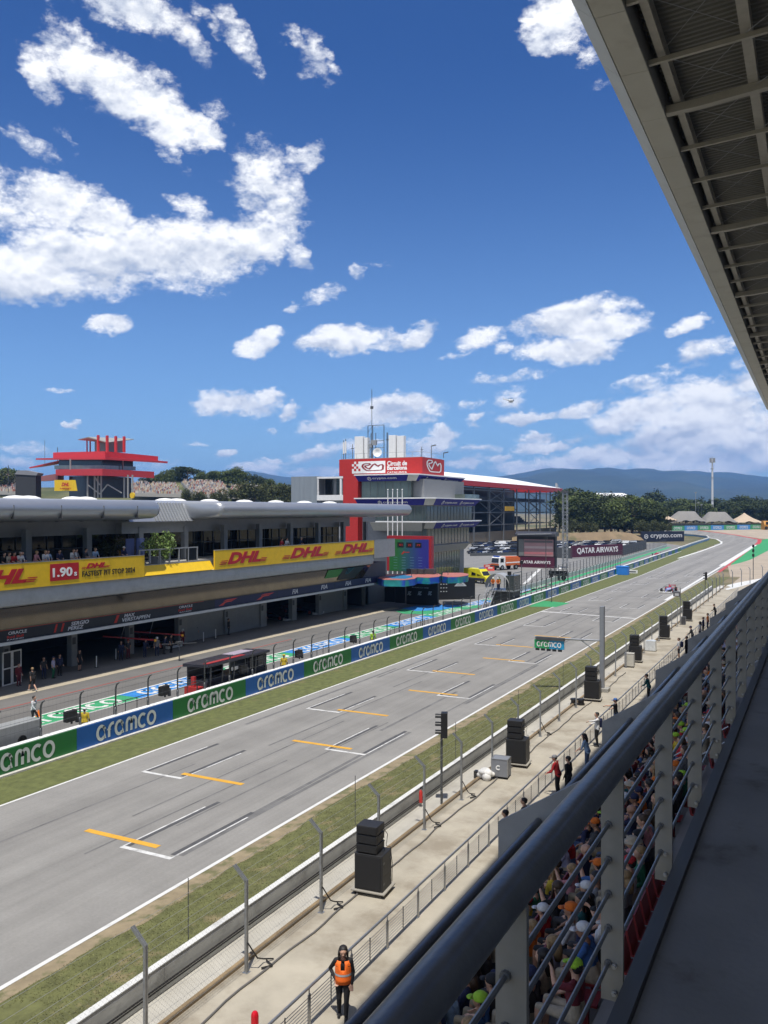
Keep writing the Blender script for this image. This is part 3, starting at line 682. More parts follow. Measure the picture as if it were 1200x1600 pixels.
for y in posty:
    o = bpy.data.objects.new('post', PM); COL.objects.link(o); o.parent = rail; o.location = Vector((-.82,y,12.3725)) - rail.location
    if y < 16:
        for z in (-.87,-.99): q = bpy.data.objects.new('bolt', BTM); COL.objects.link(q); q.parent = o; q.location = (0,0,z)
for dz in (-.255,-.41,-.56,-.71,-.865):
    r = MB(); r.tube([(-.835,-6,12.3725+dz),(-.835,104,12.3725+dz)], .0095, 8); r.build('rod', PIPE, rail, smooth=True, world=True)
# steel boss caps where the rods pass the near posts
cp = MB()
for y in posty[:9]:
    for dz in (-.255,-.41,-.56,-.71,-.865): cp.cyl((-.835,y-.028,12.3725+dz),(-.835,y-.012,12.3725+dz),.017,n=10)
cp.build('rod_collar', PIPE, rail, world=True)
br = MB()
for y in posty[1:40:3]: br.bar((-.82,y+.02,12.20),(-.82,y+.16,12.325),.012,.05)
br.build('rail_bracket', POSTM, rail, world=True)
# red seats left empty (people are seated later)
SEATM = MS('red_seat', (.22,.02,.02), .5)
def seat_mesh():
    m = MB(); m.prism([(-.22,.40),(.20,.43),(.22,.47),(.20,.46),(-.20,.435),(-.28,.78),(-.31,.78),(-.245,.42)], lambda a,b,t: (-a*1.0,t,b), -.22,.22)
    m.box(-.05,.05,-.04,.04,0,.42)
    return m.mesh('stadium_seat', SEATM)
SEAT_ME = seat_mesh()
# ------------------------------------------------------------------ grandstand-side barrier, fence, lane furniture
BARC = M('barrier_concrete', (.36,.36,.34), .85, var=.16, scale=.9, coord='Position', bump=.12, bscale=14, dirt=((.18,.175,.16),.7,.8,.5,.7))
bw = thing('barrier_wall', 'long pale concrete crash barrier between the grass strip and the service lane', 'barrier', (-16.1,60,.4))
m = MB(); y = -10; 
while y < 150:
    m.prism([(-16.25,.2),(-15.98,.2),(-16.0,.45),(-16.04,1.02),(-16.06,1.07),(-16.2,1.07),(-16.25,1.02)], lambda a,b,t: (a,t,b), y+.01, y+3.99); y += 4
m.build('barrier_block', BARC, bw, world=True)
m = MB(); m.box(-16.24,-16.02,-10,150,1.072,1.10); m.build('cap', MS('white_cap', (.62,.62,.60), .7, coord='Position', dirt=((.3,.3,.28),.6,.7,.5,.7)), bw, world=True)
m = MB(); m.tube([(-15.93,-10,.62),(-15.93,150,.62)], .028, 6); m.tube([(-15.93,-10,.54),(-15.93,150,.54)], .022, 6); m.build('cable_run', BLACK, bw, world=True)
# debris fence on the lane side of the barrier
fence = thing('debris_fence', 'tall wire debris fence on galvanised posts bent towards the track', 'fence', (-14.5,60,.4))
def fpost():
    a = MB(); 
    a.box(-.035,.035,-.05,-.02,0,2.62); a.box(-.035,.035,.02,.05,0,2.62); a.box(-.02,.02,-.02,.02,0,2.62)
    for s_ in (-.035,.035): a.bar((0,s_,2.60),(-.42,s_,2.98),.03,.07)
    a.bar((0,0,2.60),(-.42,0,2.98),.03,.03); a.box(-.09,.09,-.09,.09,0,.02)
    return a.mesh('post', STEEL)
FPM = fpost()
fy = [(21683/(1284-px) - 14.5*SN)/CS for px in (385,505,597)]
fpy = [fy[0]+4.05*k for k in range(-3, 27)]
for y in fpy:
    o = bpy.data.objects.new('post', FPM); COL.objects.link(o); o.parent = fence; o.location = Vector((-14.5,y,.4)) - fence.location
# the fence swings away from the track at its far end
e0 = Vector((-14.5, fpy[-1], .4)); turn = [e0, GT(1130,921), GT(1172,912), GT(1210,905), GT(1290,893)]
acc = 0; tp = []
for a, b in zip(turn, turn[1:]):
    n = max(2, int((b-a).length/4.5))
    for i in range(1, n+1): tp.append(a+(b-a)*i/n)
for p in tp[:22]:
    o = bpy.data.objects.new('post', FPM); COL.objects.link(o); o.parent = fence; o.location = p - fence.location; o.rotation_euler = (0,0,-.9)
WIRE = MS('fence_wire', (.42,.43,.44), .5, .6)
w = MB(); run = [Vector((-14.5,-8,.4))] + [Vector((-14.5,y,.4)) for y in fpy] + tp[:22]
for z in (.35,1.05,1.75,2.4,2.6): w.tube([p+Vector((-.02,0,z)) for p in run], .005, 4)
for p, z in ((-.2,2.79),(-.42,2.98)): w.tube([q+Vector((p,0,z)) for q in run[:31]], .005, 4)
w.build('cable', WIRE, fence, world=True)
# woven mesh: thin diagonal wires, dense near the viewer
w = MB(); y = 12.0
def flat(mb, p, q, t):
    p, q = Vector(p), Vector(q); n = Vector((0,1,0))*t
    mb.add([p-n,p+n,q+n,q-n], [(0,1,2,3)])
while y < 62:
    flat(w, (-14.53,y,.45),(-14.53,y+2.2,3.0),.0022); flat(w, (-14.53,y+2.2,.45),(-14.53,y,3.0),.0022)
    y += .13 if y < 40 else .22
w.build('woven_mesh', WIRE, fence, world=True)
# stay wires / thin poles on the track side of the barrier
for px, py0, py1 in ((294,1500,1372),(555,1290,1212),(712,1215,1128),(810,1135,1078),(880,1085,1035)):
    p = PX(px,py0,-16.35); q = PX(px,py1,-16.35)
    mm = MB(); mm.tube([p,q], .014, 5); o = mm.build('marker_rod', DSTEEL); o.name = 'marker_rod'
    tag(o, {294:'thin dark rod nearest the viewer behind the crash barrier',555:'thin rod left of the nearest loudspeaker stack',712:'thin rod just right of the traffic light',810:'thin rod beside the second loudspeaker stack',880:'thin rod in front of the starting gantry column'}[px], 'rod', 'thin rods along the crash barrier')

# metal railing between the lane and the front walk
wr = thing('walk_railing', 'low galvanised railing with horizontal wires along the front walk', 'railing', (-10.85,60,1.2))
m = MB(); m.tube([(-10.83,-6,2.17),(-10.83,134,2.17)], .035, 10); m.build('top_rail', STEEL, wr, smooth=True, world=True)
m = MB()
for k in range(8): m.tube([(-10.85,-6,1.32+.085*k),(-10.85,134,1.32+.085*k)], .009, 5)
m.build('wire', STEEL, wr, world=True)
def wpost():
    a = MB(); a.box(-.012,.012,-.055,.055,0,.78); a.box(-.012,.012,-.012,.012,.78,.94); a.box(-.03,.03,-.08,.08,0,.015); return a.mesh('post', STEEL)
def wbar():
    a = MB(); a.box(-.01,.01,-.012,.012,.08,.76); return a.mesh('spacer', DSTEEL)
WP = wpost(); WB = wbar()
for k in range(62):
    y = 9 + 2.05*k
    o = bpy.data.objects.new('post', WP); COL.objects.link(o); o.parent = wr; o.location = Vector((-10.85,y,1.2)) - wr.location
    if k < 36:
        o = bpy.data.objects.new('spacer', WB); COL.objects.link(o); o.parent = wr; o.location = Vector((-10.85,y+1.02,1.2)) - wr.location

# loudspeaker stacks on wheeled dollies
BOX = MS('speaker_black', (.018,.018,.019), .55, var=.2); GRILL = MS('speaker_grille', (.010,.010,.011), .75); DOL = MS('pale_wood_dolly', (.30,.28,.24), .7)
def stack(loc, label, rz=0.0):
    t = thing('loudspeaker_stack', label, 'loudspeaker', loc, rz, 'loudspeaker stacks in the service lane')
    m = MB(); m.box(-.62,.62,-.52,.52,.12,.17); m.build('dolly_board', DOL, t, bevel=.01)
    for x in (-.5,.5):
        for y in (-.42,.42):
            m = MB(); m.cyl((x-.025,y,.06),(x+.025,y,.06),.06); m.build('wheel', RUBBER, t)
    m = MB(); m.box(-.52,.52,-.42,.42,.17,1.40); o = m.build('subwoofer_cabinet', BOX, t, bevel=.025)
    g = MB(); g.box(-.46,.46,-.445,-.422,.24,1.34); g.build('grille', GRILL, o, bevel=.005)
    for x in (-.3,.3):
        for z in (.42,1.12):
            h = MB(); h.box(.522,.532,x-.07,x+.07,z-.035,z+.035); h.build('handle', DSTEEL, o)
    for k in range(3):
        z = 1.43+.31*k; tilt = .0
        m = MB(); m.prism([(-.40,z),(.30,z+.02),(.30,z+.27),(-.40,z+.29)], lambda a,b,q: (q,a*1.0-.12*0,b), -.46,.30); o = m.build('array_speaker', BOX, t, bevel=.015)
        g = MB(); g.box(-.44,.28,-.425,-.402,z+.03,z+.26); g.build('grille', GRILL, o)
    m = MB()
    for hz_ in (.62,1.0): m.box(.523,.528,-.3,.3,hz_,hz_+.03)
    for hz_ in (1.55,1.86,2.17): m.box(.302,.31,-.3,-.1,hz_-.05,hz_+.1); m.tube([(.31,-.1,hz_),(.40,.0,hz_-.04),(.36,.18,hz_-.16)], .01, 5)
    m.tube([(.32,.2,2.1),(.42,.3,1.9),(.36,.3,1.5),(.5,.36,1.45),(.55,.40,.9),(.5,.5,.2)], .012, 5); m.build('cable', BLACK, t)
    return t
SPK = [(583,1396,'loudspeaker stack nearest the viewer with three array boxes on a twin subwoofer'),(809,1199,'second loudspeaker stack beside the grey flight case'),
       (926,1098,'loudspeaker stack on a pale dolly beside the starting gantry column'),(993,1038,'loudspeaker stack with a pale crate in front of it'),
       (1038,1002,'loudspeaker stack just beyond the plastic wrapped crate'),(1074,974,'farthest loudspeaker stack below the camera pole')]
for px, py, lb in SPK:
    p = G(px,py-4,.42); stack((p.x,p.y,.42), lb, R(5))
def flight_case(px, py, sx, sy, sz, mat, label, mark=None, rz=.1):
    p = G(px,py,.42); t = thing('flight_case', label, 'case', (p.x,p.y,.42), rz, 'equipment cases in the service lane')
    m = MB(); m.box(-sx/2,sx/2,-sy/2,sy/2,.1,sz); m.build('case_body', mat, t, bevel=.01)
    e = MB()
    for a in (-1,1):
        for b_ in (-1,1): e.bar((a*sx/2,b_*sy/2,.1),(a*sx/2,b_*sy/2,sz+.005),.035)
        e.bar((a*sx/2,-sy/2,sz),(a*sx/2,sy/2,sz),.03); e.bar((-sx/2,a*sy/2,sz),(sx/2,a*sy/2,sz),.03)
    e.build('edge_trim', STEEL, t)
    for a in (-1,1):
        for b_ in (-1,1):
            c = MB(); c.cyl((a*(sx/2-.1)-.02,b_*(sy/2-.1),.05),(a*(sx/2-.1)+.02,b_*(sy/2-.1),.05),.05,n=10); c.build('wheel', RUBBER, t)
    if mark: text(mark, WHITE, t.location+Vector((-.18,-sy/2-.012,.42)), XP, ZP, .2, .24, t, bold=.05)
    return t
flight_case(783,1214,.8,.7,.95,MS('case_grey', (.20,.21,.23), .5), 'grey flight case marked with a white letter C beside the second loudspeaker stack', 'C')
flight_case(984,1042,.75,.7,1.15,MS('case_pale', (.50,.48,.42), .6), 'pale crate standing in front of the fourth loudspeaker stack')
flight_case(1068,976,.5,.5,.9,MS('case_dark', (.06,.06,.065), .5), 'small dark case in front of the farthest loudspeaker stack')
p = G(1017,1017,.42); t = thing('wrapped_crate', 'crate wrapped in clear plastic on the lane between two loudspeaker stacks', 'crate', (p.x,p.y,.42))
m = MB(); m.box(-.5,.5,-.4,.4,0,.08); m.build('pallet', DOL, t); m = MB(); m.box(-.42,.42,-.34,.34,.08,.9); m.build('boxes', MS('cardboard_grey', (.42,.43,.42), .6), t, bevel=.03)
m = MB(); m.prism([(-.48,.06),(.48,.06),(.44,.95),(.1,1.02),(-.42,.93)], lambda a,b,q: (a,q,b), -.4,.4); m.build('plastic_sheet', M('clear_film', (.62,.64,.64), .2, var=.15, scale=4), t)
p = G(757,1217,.42); t = thing('sheeted_equipment', 'white sheet thrown over small equipment beside the grey flight case', 'equipment', (p.x,p.y,.42))
m = MB()
for i in range(7): m.sph((random.uniform(-.3,.3),random.uniform(-.2,.2),random.uniform(.12,.4)), random.uniform(.18,.3), random.uniform(.15,.28), random.uniform(.12,.22))
m.build('cloth', MS('white_sheet', (.66,.65,.62), .85), t, smooth=True)
m = MB(); m.box(-.5,-.28,-.15,.1,0,.35); m.build('dark_box', BLACK, t)
p = G(903,1101,.42); t = thing('ballast_drum', 'two dark cable drums on the lane left of the third loudspeaker stack', 'drum', (p.x,p.y,.42))
for dx in (-.25,.2):
    m = MB(); m.lathe([(.24,0),(.26,.08),(.2,.1),(.2,.3),(.26,.32),(.24,.4)], (dx,dx*.3,0)); m.build('drum', BLACK, t)
# starting gantry: column, arm and hanging sign of lights
p = G(941,1080,.42); ga = thing('start_light_gantry', 'grey steel column with an arm reaching over the track holding the start sign', 'gantry', (p.x,p.y,.42))
hcol = 6.15; m = MB(); m.box(-.16,.16,-.16,.16,0,hcol); m.build('column', MS('gantry_grey', (.30,.315,.335), .45, .5), ga, bevel=.02)
m = MB(); m.box(-.5,.5,-.4,.4,0,.25); m.build('base_plate', CONC, ga)
arm_end = PY(836,996,p.y); az = PY(938,1001,p.y).z - .42; L_ = arm_end.x-p.x; ez = arm_end.z-.42
m = MB(); m.tube([(-.1,0,az),(L_,0,ez)], .075, 10); m.tube([(-.15,0,az-1.0),(-1.55,0,az-.05)], .05, 8); m.build('arm', STEEL, ga, smooth=True)
sg = thing('start_sign', 'green and blue sign hanging from the gantry arm over a row of lights', 'sign', (p.x+L_,p.y-.1,.42+ez))
m = MB(); m.box(.0,1.15,-.05,.05,-.75,-.12); m.build('green_half', MS('sign_green', (.02,.33,.11), .5), sg)
m = MB(); m.box(1.15,2.25,-.05,.05,-.75,-.12); m.build('blue_half', MS('sign_blue', (.02,.30,.55), .5), sg)
word(WHITE, sg.location+Vector((.22,-.062,-.60)), XP, ZP, 1.8, .33, sg)
m = MB()
for k in range(5): m.box(.08+k*.43,.36+k*.43,-.06,.06,-.92,-.752)
m.build('light_housing', BLACK, sg); m = MB(); m.box(.1,2.3,-.12,.12,-.12,.1); m.build('bracket', DSTEEL, sg)
# traffic lights
def traffic_light(px, py, hpx, zb, label, hh, pole=DSTEEL):
    p = G(px,py,zb); d = (p-CAM).dot(Vector((-SN,CS,0))); H = hpx*d/F
    t = thing('traffic_light', label, 'traffic light', (p.x,p.y,zb), R(20), 'trackside traffic lights'); t['group'] = 'trackside traffic lights'
    m = MB(); m.cyl((0,0,0),(0,0,H-hh+.1),.055,n=10); m.build('pole', pole, t)
    m = MB(); m.box(-.02,.26,-.19,.19,H-hh,H); m.build('lamp_housing', BLACK, t, bevel=.02)
    for k in range(3):
        z = H-hh*(.18+.32*k); v = MB()
        v.add([(-.02+dx,.15*cos(R(a)),z+.13*sin(R(a))) for dx in (0,-.26) for a in range(-10,191,20)], [(i,i+1,12+i,11+i) for i in range(10)]); v.build('visor', BLACK, t)
        l = MB(); l.cyl((-.02,0,z),(-.035,0,z),.11,n=14); l.build('lens', GLASS, t)
    return t
traffic_light(690,1256,143,.42,'tall three lamp traffic light on the near stretch of the service lane',1.12)
traffic_light(1102,930,36,.42,'small traffic light at the far end of the debris fence',1.2)
p = GT(1177,905); t = thing('signal_mast', 'slim dark mast with small lamps beside the far gravel', 'mast', p)
d = (p-CAM).dot(Vector((-SN,CS,0))); H = 54*d/F; m = MB(); m.cyl((0,0,0),(0,0,H),.07,n=8); m.build('pole', DSTEEL, t)
for k in range(3): m = MB(); m.box(-.2,.2,-.15,.15,H-.5-.9*k,H-.9*k); m.build('lamp', BLACK, t)
p = G(1063,976,.42); t = thing('camera_pole', 'thin pole carrying a boxed trackside camera above the farthest loudspeaker stack', 'camera pole', (p.x,p.y,.42))
d = (p-CAM).dot(Vector((-SN,CS,0))); k = d/F
m = MB(); m.cyl((0,0,0),(0,0,58*k),.05,n=8); m.build('pole', STEEL, t)
m = MB(); m.box(-.75,.0,-.3,.3,44*k,52*k); m.build('camera_box', MS('camera_box_grey', (.12,.12,.13), .5), t, bevel=.04); m = MB(); m.box(-.55,-.12,-.32,-.302,45.2*k,49*k); m.build('lens_window', MS('pale_lens', (.5,.5,.5), .3), t)
# small red objects by the barrier and lane
p = G(652,1275,.42); t = thing('fire_extinguisher', 'red fire extinguisher leaning in a holder on the crash barrier', 'fire extinguisher', (-15.8,p.y+1.2,.55))
m = MB(); m.lathe([(.0,0),(.08,.02),(.08,.48),(.05,.55),(.025,.58),(.025,.66)]); m.build('cylinder', RED, t, smooth=True); m = MB(); m.box(-.03,.1,-.03,.03,.62,.7); m.build('valve', BLACK, t)
p = G(398,1634,.42); t = thing('bollard', 'red round topped bollard at the lower edge beside the railing', 'bollard', (p.x,p.y,.42))
m = MB(); m.lathe([(.14,0),(.14,.05),(.095,.08),(.095,.72),(.085,.78),(.06,.82),(.0,.835)], n=20); m.build('post', MS('glossy_red', (.55,.01,.02), .2), t, smooth=True)
# lead running along the lane floor
m = MB(); pts = [(-14.05+.05*sin(y*.9)+.03*sin(y*2.3), y, .445) for y in rng(8,70,.6)]; m.tube(pts, .03, 5); tag(m.build('ground_cable', MS('cable_grey', (.13,.125,.12), .7)), 'dark cable lying along the lane beside the fence posts', 'cable')
for i, y in enumerate((fpy[3],fpy[4],fpy[6],fpy[7],fpy[10])):
    m = MB(); m.tube([(-14.45,y,1.25),(-14.3,y+.25,.75),(-14.35,y+.6,.55),(-14.2,y+.9,.45)], .022, 5); m.tube([(-14.2,y+.3,.46),(-14.0,y+.55,.47),(-14.3,y+.7,.47)], .03, 5)
    tag(m.build('hanging_lead', BLACK), ['black lead coiled at the base of the fence post nearest the viewer','black lead at the second fence post from the viewer','black lead beside the near traffic light','black lead at the fence post before the grey flight case','black lead at the fence post by the second loudspeaker stack'][i], 'cable', 'black leads hanging from fence posts')
# ------------------------------------------------------------------ pit wall with advertising boards and fence
def ypx(px, X): return (F*abs(X)/CS/(VX-px) - abs(X)*SN)/CS
bl = [ypx(p,-37) for p in (120,270,384,475,549,609,661,704.5,742,777,808,832)]
bl = [bl[0]-15.6, bl[0]-7.8] + bl
while bl[-1] < 290: bl.append(bl[-1]+7.7)
pw = thing('pit_wall', 'low concrete wall with pale foot separating the pit lane from the grass', 'wall', (-37.3,60,0))
m = MB(); cap = MB(); foot = MB()
for a, b in zip(bl, bl[1:]):
    def seg(mb, x0, x1, z0, z1):
        mb.add([(xw(a)+x0,a,z0),(xw(a)+x1,a,z0),(xw(b)+x1,b,z0),(xw(b)+x0,b,z0),(xw(a)+x0,a,z1),(xw(a)+x1,a,z1),(xw(b)+x1,b,z1),(xw(b)+x0,b,z1)], [(3,2,1,0),(4,5,6,7),(0,1,5,4),(1,2,6,5),(2,3,7,6),(3,0,4,7)])
    seg(m, -.45, -.08, 0, 1.32); seg(cap, -.47, -.06, 1.322, 1.36); seg(foot, -.02, .24, 0, .09)
m.build('wall_body', CONC, pw, world=True); cap.build('wall_cap', WHITE, pw, world=True); foot.build('white_foot', MS('pale_stone', (.55,.53,.48), .8, var=.2), pw, world=True)
ORD = ['first','second','third','fourth','fifth','sixth','seventh','eighth','ninth','tenth','eleventh','twelfth','thirteenth','fourteenth','fifteenth','sixteenth','seventeenth','eighteenth','nineteenth','twentieth','twenty-first','twenty-second','twenty-third','twenty-fourth','twenty-fifth','twenty-sixth','twenty-seventh','twenty-eighth','twenty-ninth','thirtieth','thirty-first','thirty-second','thirty-third','thirty-fourth','thirty-fifth','thirty-sixth','thirty-seventh','thirty-eighth','thirty-ninth','fortieth']
GB = {}
for i, (a, b) in enumerate(zip(bl, bl[1:])):
    if i == 0: continue
    green = i % 2 == 1
    if 12 <= i: green = not (i % 2 == 0) 
    t = thing('advertising_board', '%s board on the pit wall, %s in the row from the left edge' % ('green' if green else 'blue', ORD[i-1]), 'advertising board', (xw(a),a,.08), 0, 'advertising boards along the pit wall')
    h = 1.22 if a < 130 else 1.05
    m = MB(); m.add([(xw(a)-.06,a+.01,.09),(xw(a),a+.01,.09),(xw(b),b-.01,.09),(xw(b)-.06,b-.01,.09),(xw(a)-.06,a+.01,.09+h),(xw(a),a+.01,.09+h),(xw(b),b-.01,.09+h),(xw(b)-.06,b-.01,.09+h)], [(3,2,1,0),(4,5,6,7),(0,1,5,4),(1,2,6,5),(2,3,7,6),(3,0,4,7)])
    m.build('board_panel', GREEN_AD if green else BLUE_AD, t, world=True)
    if a < 260:
        dr = Vector((xw(b)-xw(a), b-a, 0)).normalized()
        word(MS('board_lettering', (.62,.66,.64)), Vector((xw(a)+.012,a,.30)) + dr*((b-a)*.19), dr, ZP, (b-a)*.60, h*.62, t)
q = thing('blue_box', 'bright blue cabinet standing in the gap of the pit wall boards', 'cabinet', tuple(GT(973,898)))
m = MB(); m.box(-1.2,1.2,-1.0,1.0,0,1.75); m.build('cabinet_body', MS('cabinet_blue', (.02,.19,.62)), q, bevel=.05); m = MB(); m.box(-1.25,1.25,-1.05,1.05,1.752,1.82); m.build('lid', MS('cabinet_lid', (.04,.25,.7)), q)
q = thing('start_board', 'small white marker board lying on the grass by the blue cabinet', 'marker', tuple(GT(988,896)))
m = MB(); m.box(-1.1,1.1,-.08,.08,.05,.75); m.build('panel', WHITE, q); m = MB(); m.box(-.8,.8,-.09,-.082,.25,.5); m.build('lettering', DSTEEL, q)
# fence posts with inward curl on the wall top
pf = thing('pit_wall_fence', 'row of slim grey curled fence posts with wires on top of the pit wall', 'fence', (-37.6,60,1.3))
def cpost(h):
    m = MB(); pts = [(0,0,0),(0,0,h-.55)] + [(.5*(1-cos(R(a))),0,h-.55+.5*sin(R(a))) for a in (15,30,45,60)]; m.tube(pts, .05, 8)
    m.tube([(0,0,0),(0,0,.5)], .075, 8); return m.mesh('post', DSTEEL, True)
CP = cpost(2.1)
cy = []; y = ypx(1.5,-37)-5.4
while y < 190: cy.append(y); y += 2.74
for y in cy:
    o = bpy.data.objects.new('post', CP); COL.objects.link(o); o.parent = pf; o.location = Vector((xw(y)-.42,y,1.3)) - pf.location
m = MB()
for z in (.6,1.1,1.55,1.95): m.tube([(xw(y)-.42+(.25 if z > 1.9 else 0),y,1.3+z) for y in cy], .008, 4)
m.build('cable', DSTEEL, pf, world=True)
m = MB()
for a, b in zip(cy, cy[1:]):
    k = 0
    while k < 10:
        flat(m, (xw(a)-.42,a+k*.27,1.35),(xw(a)-.42,a+k*.27+.01,3.25),.0022); k += 1
m.build('mesh_panel', DSTEEL, pf, world=True)
f2 = thing('far_pit_fence', 'grey mesh fence of close posts beside the far pit lane entry', 'fence', (-46,230,0))
m = MB(); m2 = MB(); y = 128
def xf(y): return lerp(y,[(128,-44.5),(190,-46.5),(294,-50),(330,-51.5)])
while y < 330:
    m.box(xf(y)-.05,xf(y)+.05,y-.05,y+.05,0,2.9); y += 3.2
m.build('post', DSTEEL, f2, world=True)
ysf = rng(128,330,6)
for a, b in zip(ysf, ysf[1:]):
    for z in (.9,1.4,1.9,2.4,2.85): m2.bar((xf(a),a,z),(xf(b),b,z),.03)
m2.build('rail', DSTEEL, f2, world=True)
m = MB()
for a, b in zip(ysf, ysf[1:]): m.add([(xf(a)+.2,a,0),(xf(b)+.2,b,0),(xf(b)+.2,b,.85),(xf(a)+.2,a,.85),(xf(a)-.1,a,0),(xf(b)-.1,b,0),(xf(b)-.1,b,.85),(xf(a)-.1,a,.85)], [(0,1,2,3),(3,2,6,7),(4,7,6,5)])
m.build('base_wall', MS('pale_barrier', (.45,.47,.44)), f2, world=True)
sheet('entry_green', lambda y: xf(y)+.6, lambda y: xf(y)+2.0, rng(130,330,8), GSTR, .012)
# boards turning round the apex into the pit entry
apx = [GT(1060,861),GT(1080,853),GT(1098,847),GT(1108,843.5),GT(1104,840.5),GT(1085,838),GT(1060,836)]
t = thing('apex_barrier', 'pale blue and white barrier curving round the grassy inside of the far bend', 'barrier', apx[2])
m = MB(); m2 = MB()
for a, b in zip(apx, apx[1:]):
    n = Vector((-(b-a).y,(b-a).x,0)).normalized()*.15
    for mb, z0, z1 in ((m,.0,.75),(m2,.752,1.15)):
        mb.add([p+Vector((0,0,z)) for z in (z0,z1) for p in (a-n,b-n,b+n,a+n)], [(3,2,1,0),(4,5,6,7),(0,1,5,4),(1,2,6,5),(2,3,7,6),(3,0,4,7)])
m.build('lower_band', MS('barrier_blue', (.10,.22,.42)), t, world=True); m2.build('upper_band', WHITE, t, world=True)

# pit wall equipment
def pitbox(px, py, sx, sy, sz, mat, name, label, cat):
    p = G(px,py,0); t = thing(name, label, cat, (xw(p.y)-1.2,p.y,0)); return t
t = thing('cable_cabinet', 'grey pit wall cabinet behind the leftmost green board', 'cabinet', (-38.6,ypx(25,-38.3),0))
m = MB(); m.box(-.5,.5,-1.5,1.5,0,2.1); m.build('cabinet_body', MS('cabinet_grey', (.28,.29,.29), .5), t, bevel=.02); m = MB(); m.box(-.45,.4,-2.0,-1.6,0,2.1); m.build('side_unit', MS('cabinet_pale', (.42,.43,.42), .5), t, bevel=.02)
m = MB(); m.cyl((.502,.2,1.2),(.56,.2,1.2),.28,n=14); m.build('fan', BLACK, t)
for i, px in enumerate((112,258,381,468,553)):
    t = thing('pit_monitor', 'small dark monitor box on top of the pit wall, %s from the left' % ORD[i], 'monitor', (-38.0,ypx(px,-38),1.36), 0, 'monitor boxes on the pit wall')
    m = MB(); m.box(-.2,.12,-.45,.3,.15,.75); m.build('screen_box', BLACK, t, bevel=.02); m = MB(); m.box(-.05,.02,-.05,.05,0,.15); m.build('foot', DSTEEL, t); m = MB(); m.box(-.12,.05,.36,.5,0,.5); m.build('side_lamp', DSTEEL, t)
for i, px in enumerate((205,300,330,500,620,660)):
    t = thing('lane_guard_rail', 'low thin metal guard rail behind the pit wall, %s from the left' % ORD[i], 'rail', (-38.4,ypx(px,-38.4),0), 0, 'thin guard rails behind the pit wall')
    m = MB()
    for k in range(4): m.tube([(0,-1.5+k,0),(0,-1.5+k,1.75)], .025, 6)
    m.build('upright', DSTEEL, t); m = MB(); m.tube([(0,-1.5,1.75),(0,1.5,1.75)], .025, 6); m.tube([(0,-1.5,1.55),(0,1.5,1.55)], .025, 6); m.build('rail', DSTEEL, t)
# dark team command stand with a red roof edge
y0, y1 = ypx(309,-39), ypx(404,-39)
t = thing('pit_command_stand', 'dark glazed team command stand with a red edged roof on the pit wall', 'command stand', (-39.1,(y0+y1)/2,0)); h = (y1-y0)/2
DNV = MS('stand_navy', (.035,.037,.05), .35)
m = MB(); m.box(-.9,.9,-h,h,.35,1.55); m.box(-.9,-.8,-h,h*.1,1.55,2.45); m.box(-.9,.8,h*.35,h,1.55,2.45); m.build('cabin_body', DNV, t, bevel=.03)
m = MB(); m.prism([(-1.15,2.45),(1.1,2.55),(1.1,2.75),(-1.15,2.68)], lambda a,b,q: (a,q,b), -h-.15, h+.1); m.build('roof', MS('stand_roof', (.03,.03,.045), .3), t, bevel=.02)
m = MB(); m.prism([(.55,2.757),(1.0,2.771),(1.0,2.80),(.55,2.786)], lambda a,b,q: (a,q,b), -h, h*.2); m.build('red_roof_panel', MS('stand_red', (.33,.03,.03)), t)
m = MB(); m.prism([(-.9,2.715),(.3,2.75),(.3,2.78),(-.9,2.745)], lambda a,b,q: (a,q,b), h*.1, h*.75); m.build('pale_roof_panel', MS('roof_lilac', (.35,.30,.36)), t)
m = MB(); m.box(.905,.92,h*.38,h-.6,1.65,2.4); m.build('window', GLASS, t)
for k in range(6): m = MB(); yq = -h+.3+k*(2*h-.6)/5; m.bar((.95,yq,.3),(1.0,yq,2.5),.08); m.build('mullion', DSTEEL, t)
m = MB(); m.box(-.6,.7,-h-.6,-h-.05,.0,1.2); m.box(-.1,.2,-h-.5,-h-.3,1.2,1.9); m.build('front_step', MS('step_red', (.42,.03,.03)), t)
m = MB(); m.box(.921,.93,-.9,.1,1.85,2.1); m.build('label_panel', WHITE, t)

# ------------------------------------------------------------------ pit building
WALL = MS('pit_wall_grey', (.22,.225,.23), .6, coord='Position'); ALU = M('roof_aluminium', (.42,.435,.455), .33, .55, var=.06, scale=.3, coord='Position')
LIPM = MS('lip_grey', (.40,.41,.41), .5, .1, coord='Position', dirt=((.27,.27,.26),.4,.8,.5,.7))
pit = thing('pit_building', 'long grey pit building with garages, glazed terrace and tube edged roof', 'building', (-58,50,0))
YA, YE = -12, 98.3
m = MB(); m.py([(-52.15,7.78),(-52.15,7.6),(-52.12,7.35),(-52.06,7.0),(-52.2,6.6),(-52.6,6.45),(-54.5,6.5),(-54.5,7.85)], YA, YE); m.build('cornice', LIPM, pit, smooth=True, world=True)
BROWN = M('brown_glazing', (.020,.014,.010), .10, spec=.9, var=.45, scale=.18, coord='Position', stretch=(1,.5,2.5), dirt=((.075,.052,.032),.7,.35,.47,.68))
m = MB(); m.py([(-52.55,6.45),(-52.5,6.40),(-53.75,4.66),(-53.85,4.7)], YA, YE); m.build('sloped_glazing', BROWN, pit, world=True)
m = MB(); m.box(-54.4,-53.85,YA,YE+2,3.75,4.66); m.build('sign_fascia', MS('fascia_navy', (.012,.013,.025), .45), pit, world=True)
m = MB(); m.box(-53.80,-53.76,YA,66,4.62,4.70); m.build('red_trim', MS('trim_red', (.40,.05,.04)), pit, world=True)
